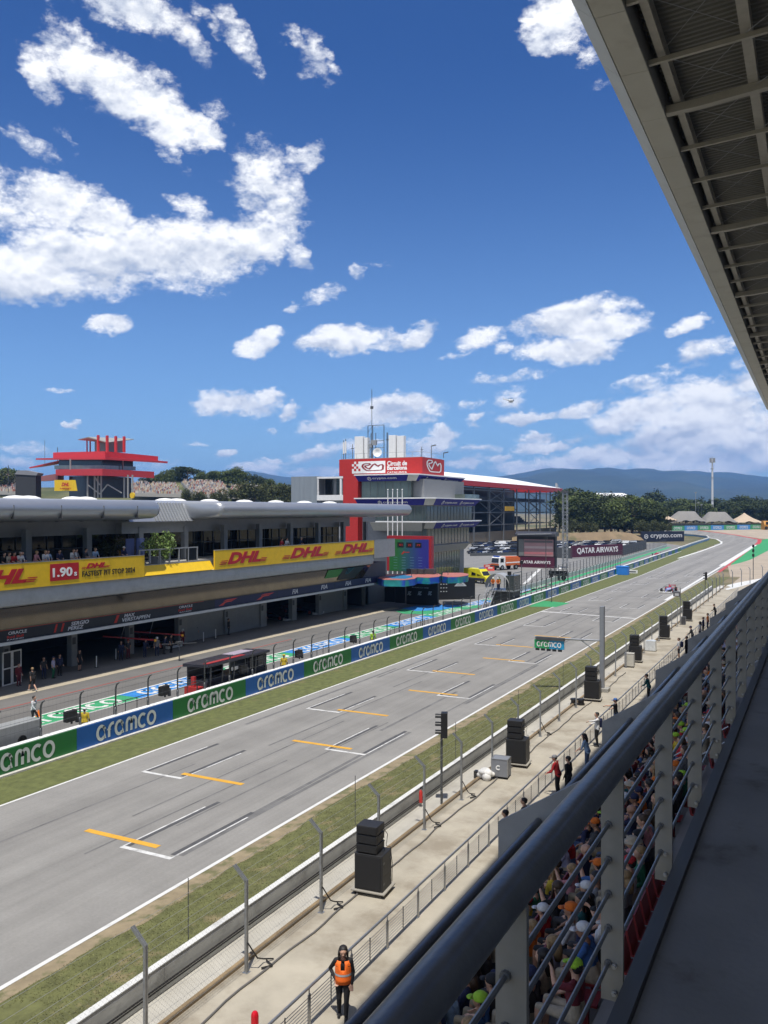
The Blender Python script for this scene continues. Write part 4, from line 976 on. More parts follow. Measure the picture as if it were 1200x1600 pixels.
m = MB(); m.box(-54.4,-53.62,YA,YE+3,3.52,3.748); m.build('white_beam', MS('beam_white', (.52,.54,.55), .5, coord='Position'), pit, world=True)
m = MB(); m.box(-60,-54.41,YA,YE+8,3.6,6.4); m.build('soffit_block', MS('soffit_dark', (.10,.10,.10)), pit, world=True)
m = MB(); m.box(-76,-54.3,YA,YE+8,7.3,8.70); m.build('terrace_slab', CONC, pit, world=True)
# garages
bays = []; yb = ypx(351,-57.9) - 6.9*9
edges = []
for k in range(-9, 0): edges.append((ypx(351,-57.9)+6.9*k - .1, ypx(351,-57.9)+6.9*(k+1) - .75))
edges = [e for e in edges][:-1] + [(ypx(291,-57.9),ypx(350,-57.9)),(ypx(351.5,-57.9),ypx(406,-57.9)),(ypx(415,-57.9),ypx(455,-57.9)),(ypx(462,-57.9),ypx(497,-57.9)),(ypx(501,-57.9),ypx(536,-57.9)),(ypx(541,-57.9),ypx(569,-57.9)),(ypx(574,-57.9),ypx(600,-57.9))]
closed = {8, 9, 12, 14}
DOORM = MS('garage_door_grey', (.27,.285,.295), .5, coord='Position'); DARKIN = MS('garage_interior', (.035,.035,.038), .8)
prev = YA
for i, (a, b) in enumerate(edges):
    m = MB(); m.box(-58.3,-57.75,prev,a,0,3.6); m.build('garage_pier', MS('pier_grey', (.30,.31,.31)), pit, world=True); prev = b
    if i in closed:
        m = MB(); m.box(-58.15,-57.95,a,b,.02,3.6); m.box(-57.95,-57.93,a+.15,b-.15,.1,3.4); m.build('garage_door', DOORM, pit, world=True)
    else:
        m = MB(); m.box(-58.15,-57.97,a,b,2.75,3.6)
        for z in (2.8,3.0,3.2,3.4): m.box(-57.97,-57.95,a+.05,b-.05,z,z+.13)
        m.build('rolled_door', DOORM, pit, world=True)
    n = MB(); n.box(-57.745,-57.72,b+.1,min(b+.45,b+.5),1.9,2.5); n.build('number_plate', DSTEEL, pit, world=True)
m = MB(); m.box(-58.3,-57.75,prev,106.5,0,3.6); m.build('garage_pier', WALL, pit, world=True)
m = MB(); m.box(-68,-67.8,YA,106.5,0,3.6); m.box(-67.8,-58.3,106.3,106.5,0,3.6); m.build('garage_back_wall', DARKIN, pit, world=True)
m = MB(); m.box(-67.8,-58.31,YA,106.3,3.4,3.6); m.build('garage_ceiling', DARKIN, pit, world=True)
# terrace glazing, columns, upper wall
YT = 99.5
m = MB(); m.box(-58.3,-58.1,YA,YT,8.70,11.4); m.build('terrace_window', GLASS, pit, world=True)
m = MB()
y = YA
while y < YT: m.box(-58.1,-58.02,y-.03,y+.03,8.70,11.4); y += 1.57
m.box(-58.1,-58.03,YA,YT,10.2,10.27); m.build('window_mullion', DSTEEL, pit, world=True)
m = MB(); m.box(-58.6,-56.9,YA,57.5,11.4,12.7); m.box(-58.6,-56.9,66.2,YT+1,11.4,12.7); m.build('upper_wall', MS('upper_grey', (.30,.31,.33), .45, .2, coord='Position'), pit, world=True)
for k in range(-10, 9):
    y = 53.6 + 6.3*k
    if y < YA+1: continue
    m = MB(); m.box(-56.6,-56.1,y-.28,y+.28,8.70,12.0); m.build('terrace_column', GREY, pit, world=True)
m = MB(); m.box(-76,-58.3,YT,YT+.3,8.70,12.7); m.box(-76,-75.7,YA,YT,8.70,12.7); m.build('rear_wall', WALL, pit, world=True)
def canopy(ya, yb, name):
    prof = []
    for a in range(90, -100, -15): prof.append((-52.3+.85*cos(R(a)), 13.62+.78*sin(R(a))))
    prof += [(-54.2,12.72),(-57.0,12.60),(-76,12.7),(-76,14.3),(-60,14.55)]
    mb = MB(); n = len(prof); ys_ = [ya, ya+.12, ya+.5, yb-.5, yb-.12, yb] ; ins = [.35,.12,0,0,.12,.35]
    vs = [(x-(i_*1.2 if x > -56 else 0), y, 13.55+(z-13.55)*(1-i_*.9)) for y, i_ in zip(ys_, ins) for x, z in prof]
    fs = [[j*n+i, j*n+(i+1)%n, (j+1)*n+(i+1)%n, (j+1)*n+i] for j in range(len(ys_)-1) for i in range(n)] + [list(range(n)), [(len(ys_)-1)*n+i for i in range(n)][::-1]]
    mb.add(vs, fs); mb.build(name, ALU, pit, smooth=True, world=True, ang=50)
canopy(YA, ypx(248,-52)-.2, 'roof_canopy'); canopy(ypx(340,-52), ypx(640,-52), 'roof_canopy')
sm = MB()
for y in (12,16.3,20.6,24.9,29.2,33.5,37.8,42.1,46.4,50.7,54.5): sm.box(-51.8,-51.44,y,y+.02,12.9,13.9)
for k in range(9): y = 36+k*2.6; sm.lathe([(.16,0),(.16,.03),(.1,.05)], (-54.9,y,12.60), 10)
sm.build('roof_seam', DSTEEL, pit, world=True)
# lower ribbed middle piece between the two canopies
ya, yb_ = ypx(248,-52)-.2, ypx(340,-52)
m = MB(); y = ya+1
m.py([(-56.6,12.4),(-55.2,12.5),(-56.2,14.25),(-57.2,14.5),(-76,14.3),(-76,12.6)], ya, yb_+.5); m.build('ribbed_roof', ALU, pit, world=True)
m = MB(); y = ya+3.4
while y < yb_: m.add([(-55.17,y,12.53),(-55.17,y+.1,12.53),(-56.17,y+.1,14.28),(-56.17,y,14.28),(-55.08,y+.05,12.58),(-56.08,y+.05,14.33)], [(0,3,5,4),(4,5,2,1),(0,4,1),(3,2,5)]); y += .42
m.build('rib', GREY, pit, world=True)
m = MB(); m.box(-58.6,-56.2,57.5,66.2,11.4,12.5); m.build('lit_fascia', GREY, pit, world=True)
sk = MB()
for px in (5,25,95,115,240,258,310,365,415,460,500): y = ypx(px,-60); sk.sph((-58.5,y,14.4), 1.0,1.2,.36, 10, 6)
sk.build('roof_dome', WHITE, pit, smooth=True, world=True)
# yellow banners on the terrace parapet
def banner(ya, yb, label, z0=7.80, z1=9.66, tilt=0.0, mat=YELLOW):
    t = thing('yellow_banner', label, 'banner', (-51.9,(ya+yb)/2,z0), 0, 'yellow banners on the terrace parapet')
    m = MB(); m.add([(x+dx,y,z) for z, dx in ((z0,0),(z1,-tilt)) for x, y in ((-52.1,ya),(-51.95,ya),(-51.95,yb),(-52.1,yb))], [(3,2,1,0),(4,5,6,7),(0,1,5,4),(1,2,6,5),(2,3,7,6),(3,0,4,7)])
    m.build('banner_cloth', mat, t, world=True)
    m = MB(); m.box(-52.12-tilt,-51.93-tilt,ya,yb,z1+.002,z1+.05); m.build('top_trim', GREY, t, world=True)
    return t
XB = -51.93
def dhl(t, ya, yb, zc, h):
    w = yb-ya
    text('DHL', DRED, (XB,ya+w*.16,zc-h/2), YP, ZP, w*.72, h, t, bold=.05, shear=.35)
    m = MB()
    for k in range(3):
        z = zc-h/2 + h*(.02+.13*k); m.box(XB,XB+.012,ya+w*.02*k,ya+w*(.13+.02*k),z,z+h*.07); m.box(XB,XB+.012,yb-w*(.15-.02*k),yb-w*(.02-.02*k)-.0,z,z+h*.07)
    m.build('stripes', DRED, t, world=True)
t = banner(YA, ypx(225,-52), 'yellow banner on the left with a record time in a red box')
dhl(t, ypx(50,-52)-6.5, ypx(55,-52), 8.75, 1.05)
m = MB(); ya, yb_ = ypx(77,-52), ypx(122,-52); m.box(XB,XB+.012,ya,yb_,8.15,9.45); m.build('red_box', DRED, t, world=True)
text('1.90', WHITE, (XB+.015,ya+.25,8.42), YP, ZP, (yb_-ya)*.68, .72, t, bold=.03); text('s', WHITE, (XB+.015,ya+(yb_-ya)*.83,8.42), YP, ZP, (yb_-ya)*.1, .3, t, bold=.02)
dhl(t, ypx(126,-52), ypx(170,-52), 9.1, .42)
text('FASTEST PIT STOP 2024', BLACK, (XB,ypx(127.5,-52),8.28), YP, ZP, ypx(210,-52)-ypx(127.5,-52), .42, t, bold=.012)
t = banner(ypx(225,-52)+.05, ypx(335,-52)-.05, 'short plain yellow banner below the open glass railing of the terrace', 7.86, 8.70, .55, MS('sunlit_yellow', (.78,.50,.015)))  # sunlight on the tilted cloth is put into this lighter yellow
t = banner(ypx(335,-52), YE-.1, 'yellow banner on the right repeating one red logo three times')
for a, b in ((342,415),(440,512),(522,582)): dhl(t, ypx(a,-52), ypx(b,-52), 8.8, 1.15)
m = MB(); m.box(-52.4,-51.95,YE,YE+6,7.3,9.7); m.build('end_wall', GREY, pit, world=True)
# glass railing in the notch
ya, yb_ = ypx(226,-52), ypx(318,-52)
t = thing('terrace_glass_railing', 'short glass railing with grey posts in the gap of the yellow banners', 'railing', (-52.7,(ya+yb_)/2,8.9))
m = MB(); m.box(-52.75,-52.65,ya,yb_,10.0,10.1); m.build('top_rail', GREY, t, world=True)
for k in range(7): m = MB(); y = ya+.1+k*(yb_-ya-.2)/6; m.box(-52.76,-52.64,y-.06,y+.06,8.7,10.0); m.build('post', GREY, t, world=True)
m = MB(); m.box(-52.72,-52.68,yb_-1.6,yb_-.2,8.85,9.95); m.build('glass_pane', GLASS, t, world=True)
# team boards above the garages
SB = -53.845
def board(pa, pb, label, items, mat=None, z0=3.80, z1=4.60):
    ya, yb = ypx(pa,-53.9), ypx(pb,-53.9)
    t = thing('garage_board', label, 'sign', (-53.86,(ya+yb)/2,z0), 0, 'dark boards above the garages')
    m = MB(); m.box(-53.85,SB,ya,yb,z0,z1); m.build('board_panel', mat or MS('board_black', (.018,.018,.022), .45), t, world=True)
    for s_, m_, qa, qb, a0, a1, kw in items:
        y_ = ypx(qa,-53.9); text(s_, m_, (SB+.004,y_,z0+(z1-z0)*a0), YP, ZP, ypx(qb,-53.9)-y_, (z1-z0)*(a1-a0), t, **kw)
    return t
LIT = MS('board_white', (.60,.60,.62)); BRED = MS('board_red', (.45,.03,.02)); GOLD = MS('board_gold', (.50,.26,.05))
it = dict(shear=.22, bold=.02)
board(-20,52,'dark garage board at the left edge with a team mark', [('ORACLE',LIT,12,41,.55,.85,dict(bold=.012)),('Red Bull',BRED,10,36,.22,.46,dict(bold=.03)),('RACING',LIT,10,36,.04,.16,{})])
board(53,157,'dark garage board with a red number eleven', [('11',BRED,83,100,.1,.9,it),('SERGIO',LIT,110,138,.52,.9,it),('PEREZ',LIT,105,130,.08,.44,it)])
board(158,262,'dark garage board with a red number one', [('1',BRED,177,186,.1,.9,it),('MAX',LIT,193,210,.55,.9,it),('VERSTAPPEN',LIT,190,234,.08,.48,it)])
board(263,334,'dark garage board with a small team mark only', [('ORACLE',LIT,279,300,.6,.88,{}),('Red Bull',BRED,278,299,.25,.5,dict(bold=.03)),('RACING',LIT,280,298,.08,.2,{})])
def f1mark(t, ya, w, z, h):
    def P(a, b): return (SB+.003, ya+a*w, z+b*h)
    m = MB(); m.add([P(0,0),P(.28,0),P(.42,.42),P(.55,.5),P(.8,.5),P(.95,.72),P(.5,.72),P(.35,.62)], [(0,1,2,7),(7,2,3,6),(6,3,4,5)]); m.add([P(.28,.66),P(.42,.78),P(1.0,.78),P(1.2,1.0),P(.55,1.0),P(.38,.9)], [(0,1,5),(1,2,3,4,5)]); m.build('red_mark', MS('bright_red_mark', (.62,.06,.04)), t, world=True)
BN = MS('board_navy', (.014,.014,.06), .45)
t = board(335,432,'dark board with two red speed marks above the closed garages', [], BN)
f1mark(t, ypx(341,-53.9), 2.6, 3.92, .55); f1mark(t, ypx(400,-53.9), 2.8, 3.92, .55)
board(433,522,'navy board with the first two white federation marks', [('FIA',LIT,456,465,.2,.85,it),('FIA',LIT,501,511,.2,.85,it)], BN)
board(523,592,'navy board with one white federation mark at the end of the garages', [('FIA',LIT,539,548,.2,.85,it),('FIA',LIT,570,579,.2,.85,it)], BN)
# reflection of the green and blue stage, painted as panels over the sloped glazing
t = thing('painted_reflection', 'green and blue painted reflection on the far end of the sloped glazing', 'banner', (-52.6,90,5))
def sg_(y0,y1,a0,a1,mat,nm):
    m = MB(); f_ = lambda y,a: (-52.46-1.27*a+.04, y, 6.40-1.74*a)
    m.add([f_(y0,a0),f_(y1,a0),f_(y1-.8,a1),f_(y0+.4,a1)], [(0,1,2,3)]); m.build(nm, mat, t, world=True)
sg_(ypx(518,-52),ypx(545,-52),.02,.62,MS('reflected_green', (.03,.22,.05)),'green_panel'); sg_(ypx(541,-52),ypx(575,-52),.02,.9,MS('reflected_dark', (.01,.02,.03)),'dark_panel'); sg_(ypx(548,-52),ypx(560,-52),.02,.5,MS('reflected_blue', (.03,.20,.30)),'blue_panel')
# booms carrying the wheel guns in front of the open garages
for i, (px, py, L) in enumerate(((218,1003,4.2),(262,995,4.2))):
    p = PX(px,py,-55.2); t = thing('pit_stop_boom', ['red pit stop boom with an amber lamp, left of two','red pit stop boom with an amber lamp, right of two'][i], 'boom', p, 0, 'pit stop booms outside the garages')
    m = MB(); m.bar((-3,-1.5,.5),(.6,1.2,.05),.12); m.build('arm', MS('boom_red', (.45,.03,.03)), t)
    m = MB(); m.cyl((.62,1.22,.0),(.75,1.36,.0),.13,n=10); m.build('lamp', MS('amber_lamp', (.8,.4,.03), .3), t); m = MB(); m.bar((-1.5,-.8,.3),(-1.9,.2,1.6),.06); m.build('stay', STEEL, t)
for i, px in enumerate((150.5,181,318,337)):
    p = G(px,(1043,1031,1003,998)[i]); t = thing('lane_marker_post', 'short white marker post on the garage apron, %s from the left' % ORD[i], 'post', (p.x,p.y,0), 0, 'short white posts on the garage apron')
    m = MB(); m.cyl((0,0,0),(0,0,1.0),.05,n=8); m.build('post', WHITE, t); m = MB(); m.cyl((0,0,0),(0,0,.05),.16,n=10); m.build('foot', BLACK, t)
p = G(18,1069); t = thing('garage_screen', 'white framed double screen standing in front of the leftmost garage', 'screen', (p.x,p.y,0), R(8))
for k in (0,1):
    m = MB(); y = -1.0+k*1.02
    m.box(0,.08,y,y+.1,0,2.6); m.box(0,.08,y+.85,y+.95,0,2.6)
    for z in (0,1.25,2.5): m.box(0,.08,y+.1,y+.85,z,z+.1)
    m.build('frame', WHITE, t); m = MB(); m.box(.02,.05,y+.1,y+.85,.1,2.5); m.build('panel', BLACK, t)
# shadow casting gantry in the pit lane
p = G(280,1033); t = thing('lane_gantry', 'thin dark T shaped post in the pit lane beside the command stand', 'post', (p.x,p.y,0))
m = MB(); m.tube([(0,0,0),(0,0,1.6)], .05, 6); m.build('post', DSTEEL, t); m = MB(); m.bar((-1.0,-1.2,1.6),(1.0,1.2,1.55),.06); m.box(-.2,.2,-.3,.3,1.6,1.75); m.build('crossbar', DSTEEL, t)
p = G(60,1119.5); t = thing('traffic_cone', 'small orange cone lying in the pit lane', 'cone', (p.x,p.y,0)); m = MB(); m.lathe([(.2,0),(.2,.03),(.13,.04),(.03,.42),(.0,.43)]); m.build('cone', ORANGE, t)
# ------------------------------------------------------------------ control tower
TRED = MS('tower_red', (.47,.022,.018), .5); BLUEB = MS('band_blue', (.018,.020,.20), .6, spec=.2); PANELG = MS('panel_beige', (.42,.43,.40), .5)
YF = 131.6; XF = -58.0
tw = thing('control_tower', 'red topped race control tower with blue bands and glass floors', 'tower', (-66,140,0))
def xat(px, Y): return PY(px, HY, Y).x
def zat(py, X, px): return PX(px, py, X).z
xl1 = xat(558, YF)
def floorglass(x0, x1, ya, yb, z0, z1, name, step=1.5):
    m = MB(); m.box(x0,x1,ya,yb,z0,z1); m.build(name, LGLASS, tw, world=True)
    m = MB(); x = x0+.2
    while x < x1: m.box(x-.03,x+.03,ya-.05,ya-.003,z0,z1); x += step
    y = ya+.3
    while y < yb: m.box(x1+.003,x1+.05,y-.03,y+.03,z0,z1); y += step
    m.build('mullion', MS('mullion_grey', (.15,.165,.16)), tw, world=True)
XA = -62.0; yA = 152.9; yB = 153.1
# level A glass, level B glass, level C glass and ground floor
floorglass(xl1+.4, XA-1.0, YF+1, yA-4, 15.4, 18.7, 'glass_upper_floor')
m = MB(); m.box(XA-1.0,XF-1.0,YF+16,yB+2,15.4,16.6); m.build('terrace_glass', LGLASS, tw, world=True)
floorglass(xl1+3, XF-2.2, YF+1.2, yB+1, 11.3, 14.5, 'glass_middle_floor')
m = MB(); m.box(xl1+1,XF-2.0,YF+1.0,yB+1,14.3,15.4); m.build('floor_slab', WALL, tw, world=True)
floorglass(xl1+6, XF-1.8, YF+.6, yB-1.5, 7.6, 10.6, 'glass_lower_floor')
floorglass(xl1+6, XF-2.6, YF+1.2, yB-4, 0, 6.3, 'glass_ground_floor', 1.2)
def band(xa, xc, yn, yf, zt, zb, fl, lettered, left=True):
    """flared fascia band: front face, then side face, with a pale soffit wedge at the corner"""
    d = .5
    m = MB()
    if left: m.add([(xa,yn-fl,zt),(xc-.6,yn-fl,zt),(xc-1.3,yn-.05,zb),(xa+.3,yn-.05,zb),(xa,yn,zt),(xc-.6,yn,zt),(xc-1.3,yn+.3,zb),(xa+.3,yn+.3,zb)], [(0,1,2,3),(7,6,5,4),(0,4,5,1),(1,5,6,2),(2,6,7,3),(3,7,4,0)])
    m.add([(xc+fl,yn+.3,zt),(xc+fl,yf,zt),(xc+.05,yf-1.0,zb),(xc+.05,yn+1.0,zb),(xc,yn+.3,zt),(xc,yf,zt),(xc-.3,yf-1.0,zb),(xc-.3,yn+1.0,zb)], [(0,1,2,3),(7,6,5,4),(0,4,5,1),(1,5,6,2),(2,6,7,3),(3,7,4,0)])
    m.build('blue_band', BLUEB, tw, world=True)
    w = MB(); w.add([(xc-.58,yn-fl,zt),(xc+fl,yn+.28,zt),(xc+.03,yn+.98,zb),(xc-1.28,yn-.05,zb),(xc-.6,yn+.6,zt),(xc-1.2,yn+1.0,zb)], [(0,1,2,3),(0,4,1),(3,2,5),(1,4,5,2),(0,3,5,4)])
    w.build('corner_panel', PANELG, tw, world=True)
    c = MB(); c.pz([(xa-.1,yn-fl-.1),(xc-.5,yn-fl-.1),(xc+fl+.1,yn+.25),(xc+fl+.1,yf+.1),(xc-8,yf+.1),(xa-.1,yn+3)], zt+.003, zt+.20); c.build('white_edge', WHITE, tw, world=True)
    n = Vector((0,-(zt-zb),-(fl-.05))).normalized()
    if left and lettered:
        a = xa+(xc-xa)*lettered; w_ = 6.0; up = Vector((0,-(fl-.05),zt-zb)).normalized()
        text('crypto.com', LIT, Vector((a,yn-.05,zb))+up*.30+Vector((0,-.03,0)), XP, up, w_*.78, .55, tw, bold=.015)
        hexmark(Vector((a-1.0,yn-.05,zb))+up*.2+Vector((0,-.03,0)), XP, up, .75)
    up = Vector((fl-.05,0,zt-zb)).normalized()
    for f_ in (.12,.56):
        y = yn+1.6+(yf-yn-2.6)*f_
        text('crypto.com', LIT, Vector((xc+.08,y+1.2,zb))+up*.28, YP, up, 5.6, .5, tw, bold=.015); hexmark(Vector((xc+.08,y,zb))+up*.18, YP, up, .8)
def hexmark(o, r, u, s):
    P = [[(.5+.5*sin(R(a)), .5+.5*cos(R(a))) for a in range(0,361,60)], [(.25,.25),(.4,.6),(.6,.6),(.75,.25)], [(.3,.8),(.7,.8)]]
    place_flat(ribbon(P,.13).mesh('badge', LIT), 'badge', LIT, o, r, u, s, s, tw)
band(xl1, XA, YF, yA, 19.65, 18.65, .9, .30)
band(xl1, XF-.8, YF, yB, 15.55, 14.45, .9, .38)
band(xat(640,YF)-6, XF-.8, YF, yB, 11.5, 10.45, .9, 0, left=False)
m = MB(); m.add([(xl1+3,YF-.9,11.48),(XF-2.0,YF-.9,11.48),(XF-2.7,YF+.55,10.0),(xl1+3,YF+.55,10.0),(xl1+3,YF+1.5,11.48),(XF-2,YF+1.5,11.48),(XF-2.7,YF+1.5,10.0),(xl1+3,YF+1.5,10)], [(0,1,2,3),(7,6,5,4),(0,4,5,1),(1,5,6,2),(2,6,7,3),(3,7,4,0)]); m.build('beige_soffit', PANELG, tw, world=True)
m = MB(); m.add([(XF-2,YF+.6,7.7),(XF-.9,YF+1,7.5),(XF-.9,yB-3,7.5),(XF-2,yB-1.5,7.7),(XF-2.4,YF+1,6.3),(XF-1.6,YF+1,6.3),(XF-1.6,yB-4,6.3),(XF-2.4,yB-4,6.3)], [(0,1,2,3),(7,6,5,4),(0,4,5,1),(1,5,6,2),(2,6,7,3),(3,7,4,0)])
m.box(xl1+5.5,XF-2.1,YF-.2,yB-3,6.3,7.65); m.build('dark_canopy', WALL, tw, world=True)
m = MB(); m.box(xl1,XF-3,YF+2,yB-1,0,19); m.build('core_wall', WALL, tw, world=True)
# red box and its left leg
yr = 135.2; xr0, xr1 = xat(530,yr), XA
zt = zat(714,XA,659); zbx = 19.86
m = MB(); m.box(xr0,xr1,yr,ypx(694,-62),zbx,zt); m.build('red_box', TRED, tw, world=True)
m = MB(); m.box(xr0+.3,xr1-.3,yr+.3,ypx(694,-62)-.3,zt+.002,zt+.1); m.build('unseen_roof_slab', CONC, tw, world=True)  # unseen grey slab added to keep red bounce off the antenna panels
m = MB(); m.box(xr0+.8,xat(559,yr),yr+.02,yr+6,0,zbx); m.build('red_leg', TRED, tw, world=True)
m = MB(); m.box(xl1,XA-.5,YF+.5,yA,18.7,zbx-.25); m.build('roof_slab', WALL, tw, world=True)
def onface(px, py): return PY(px, py, yr-.02)
LOGO = [(.0,.78),(.16,.95),(.30,.86),(.24,.66),(.10,.56),(.16,.36),(.34,.14),(.90,.10),(1.0,.34),(.97,.72),(.84,.80),(.74,.62),(.62,.50),(.58,.84),(.46,.64),(.40,.52),(.34,.60),(.42,.86),(.52,.98),(.30,1.0),(.08,.92),(.0,.78)]
LOGO = [(0,.62),(.02,.86),(.12,.98),(.34,.98),(.38,.86),(.28,.76),(.14,.72),(.13,.60),(.22,.42),(.34,.30),(.52,.84),(.60,.92),(.68,.74),(.76,.62),(.84,.78),(.94,.82),(1.0,.66),(.98,.22),(.88,.10),(.30,.08),(.18,.14),(.06,.40),(0,.62)]
a, b = onface(550,740), onface(602,720)
m = MB(); m.box(a.x+.0,b.x,yr-.03,yr-.002,a.z,b.z); m.build('white_sign', WHITE, tw, world=True)
w_, h_ = b.x-a.x, b.z-a.z; m = MB(); cs_ = w_*.26/4
for i in range(4):
    for j in range(4):
        if (i+j) % 2 == 0 and not (i == 3 and j in (1,)): m.box(a.x+i*cs_,a.x+(i+1)*cs_,yr-.045,yr-.031,b.z-(j+1)*h_/5,b.z-j*h_/5)
m.build('chequer', TRED, tw, world=True)
place_flat(ribbon([LOGO],.09).mesh('circuit_outline', MAROON), 'circuit_outline', MS('logo_maroon', (.25,.015,.02)), (a.x+w_*.32,yr-.05,a.z+h_*.16), XP, ZP, w_*.62, h_*.66, tw)
for s_, pa, pb, y1_, y0_ in (('Circuit de',605,636,719.5,728),('Barcelona',605,636,727,734.5),('CATALUNYA',605,636,736,740)):
    q0, q1 = onface(pa,y0_), onface(pb,y1_); text(s_, WHITE, (q0.x,yr-.03,q0.z), XP, ZP, q1.x-q0.x, q1.z-q0.z, tw, bold=.03 if s_[0] != 'C' or s_[1] == 'i' else .012)
q0 = PX(667,738,XA); q1 = PX(689,721,XA)
place_flat(ribbon([LOGO],.075).mesh('circuit_outline', WHITE), 'circuit_outline', WHITE, (XA+.02,q0.y,q0.z), YP, ZP, q1.y-q0.y, q1.z-q0.z, tw)
# antennas and white equipment panels on the roof
def roofp(px, py, Y=139.0): return PY(px, py, Y)
for px0, px1, pt in ((556,569,682),(571,576,684),(609,620,680),(622,632.5,681)):
    p, q = roofp(px0,714), roofp(px1,pt); t = thing('antenna_panel', {556:'wide white antenna panel on the left of the tower roof',571:'narrow white antenna panel beside the roof lattice',609:'white antenna panel right of the roof lattice',622:'rightmost white antenna panel on the tower roof'}[px0], 'antenna panel', ((p.x+q.x)/2,139,zt), 0, 'white antenna panels on the tower roof')
    w = q.x-p.x; m = MB(); m.box(-w/2,w/2,-.5,.5,.3,q.z-zt); m.build('panel', WHITE, t, bevel=.04); m = MB(); m.box(-.1,.1,-.1,.1,0,.3); m.box(-w/2,w/2,-.3,.3,.2,.3); m.build('stand', DSTEEL, t)
p, q = roofp(575,714), roofp(600,664); t = thing('roof_lattice', 'dark open antenna frame in the middle of the tower roof', 'antenna frame', ((p.x+q.x)/2,139,zt)); w = q.x-p.x; h = q.z-zt
m = MB()
for x in (-w/2,-w*.2,w/2): m.tube([(x,0,0),(x,0,h)], .07, 6); m.tube([(x,1.2,0),(x,1.2,h*.8)], .06, 6)
for z in (h,h*.55,h*.35): m.tube([(-w/2,0,z),(w/2,0,z)], .05, 6)
for i in range(5): m.bar((-w/2,0,h*i/5),(-w*.2,0,h*(i+1)/5),.04)
m.build('frame', DSTEEL, t)
m = MB(); m.lathe([(0,0),(.5,.12),(.8,.35),(.84,.35),(.5,.08),(0,-.05)], (0,0,0), 16); o = m.build('dish', WHITE, t, smooth=True); o.location = (w*.15,-.3,h*.2); o.rotation_euler = (R(80),0,R(20))
m = MB(); m.cbox((-w*.1,-.1,h*.5),1.0,.5,.9); m.cbox((-w*.3,-.1,h*.42),.6,.5,.7); m.build('equipment_box', GREY, t)
for i, (px, py, lb) in enumerate(((581,608,'tallest hair thin mast on the tower roof'),(537,688,'stubby antenna at the left corner of the tower roof'),(540,686,'second stubby antenna at the left corner of the tower roof'),(551,694,'short T shaped antenna left of the white panels'),(606,676,'thin antenna between lattice and right white panels'),(659,698,'thin antenna right of the white panels'),(674,697,'curved lamp pole at the near right corner of the roof'),(693,708,'small lamp pole at the far right corner of the roof'))):
    p = roofp(px,714); q = roofp(px,py); t = thing('roof_antenna', lb, 'antenna', (p.x,139,zt), 0, 'antennas on the tower roof'); h = q.z-zt
    m = MB(); m.tube([(0,0,0),(0,0,h)], .06 if h < 6 else .05, 6); m.build('mast', DSTEEL, t)
    m = MB()
    if i in (1,2): m.cyl((0,0,h*.35),(0,0,h*.9),.17,n=8)
    elif i in (6,7): m.bar((0,0,h),(.9,0,h+.15),.16)
    else: m.box(-.3,.3,-.05,.05,h*.72,h*.76)
    m.build('head', WHITE if i in (1,2) else DSTEEL, t)
rl = thing('roof_guard_rail', 'thin guard rail round the edge of the red tower roof', 'railing', (xr1-.3,yr+.3,zt)); m = MB()
for x in [xr0+.3+k*1.6 for k in range(int((xr1-xr0)/1.6)+1)]: m.tube([(x,yr+.3,zt),(x,yr+.3,zt+1.0)], .025, 5)
m.tube([(xr0+.3,yr+.3,zt+1),(xr1-.3,yr+.3,zt+1),(xr1-.3,yr+9,zt+1)], .025, 5); m.build('rail', STEEL, rl, world=True)
for i, px in enumerate((606,613.5,621,628.5)):
    p = PY(px,840,123.0); q = PY(px,766,123); t = thing('flagpole', 'white flagpole in front of the tower, %s from the left' % ORD[i], 'flagpole', (p.x,123,0), 0, 'flagpoles in front of the tower')
    m = MB(); m.tube([(0,0,0),(0,0,q.z)], .11, 8, .07); m.build('pole', WHITE, t); m = MB(); m.sph((0,0,q.z+.08),.12); m.build('finial', WHITE, t)

# podium with screen, shelf and dark backdrop panels
sc_a, sc_b = PY(604.5,892,119), PY(674,838,119)
t = thing('podium_screen', 'large red framed screen glowing green to blue above the podium', 'screen', ((sc_a.x+sc_b.x)/2,119,sc_a.z))
m = MB(); m.box(sc_a.x,sc_b.x,119.02,119.9,sc_a.z,sc_b.z); m.build('red_frame', MS('frame_red', (.36,.02,.03)), t, world=True)
fx, fz = (sc_b.x-sc_a.x)/70, (sc_b.z-sc_a.z)/55
m = MB(); m.box(sc_a.x+4*fx,sc_b.x-4*fx,118.97,119.018,sc_a.z+.5*fz,sc_b.z-5*fz); m.build('display', mat_screen('display_glow', (.004,.085,.013), (.010,.012,.17), .75), t, world=True)
m = MB()
for k in range(3): m.box(sc_a.x+(17+14*k)*fx,sc_a.x+(27+14*k)*fx,118.95,118.968,sc_b.z-18*fz,sc_b.z-10*fz)
m.build('clock_boxes', BLACK, t, world=True)
for k in range(3): text(('01','22','19')[k], BRED, (sc_a.x+(20+14*k)*fx,118.945,sc_b.z-15.5*fz), XP, ZP, 5*fx, 3.2*fz, t, bold=.02)
f1m = MB()
def P(a,b): return (sc_a.x+(23+14*a)*fx,118.95,sc_b.z-28.5*fz+5.5*fz*b)
f1m.add([P(0,0),P(.2,0),P(.35,.5),P(.9,.5),P(1,.72),P(.4,.72),P(.3,1),P(1.1,1),P(1.0,.85)], [(0,1,2,5,6),(2,3,4,5)]); f1m.build('red_mark', BRED, t, world=True)
m = MB()
for r_ in range(5):
    for c_ in range(4): m.box(sc_a.x+(11+13*c_)*fx,sc_a.x+(17+13*c_)*fx,118.955,118.967,sc_b.z-(33.5+4.2*r_)*fz,sc_b.z-(33+4.2*r_)*fz)
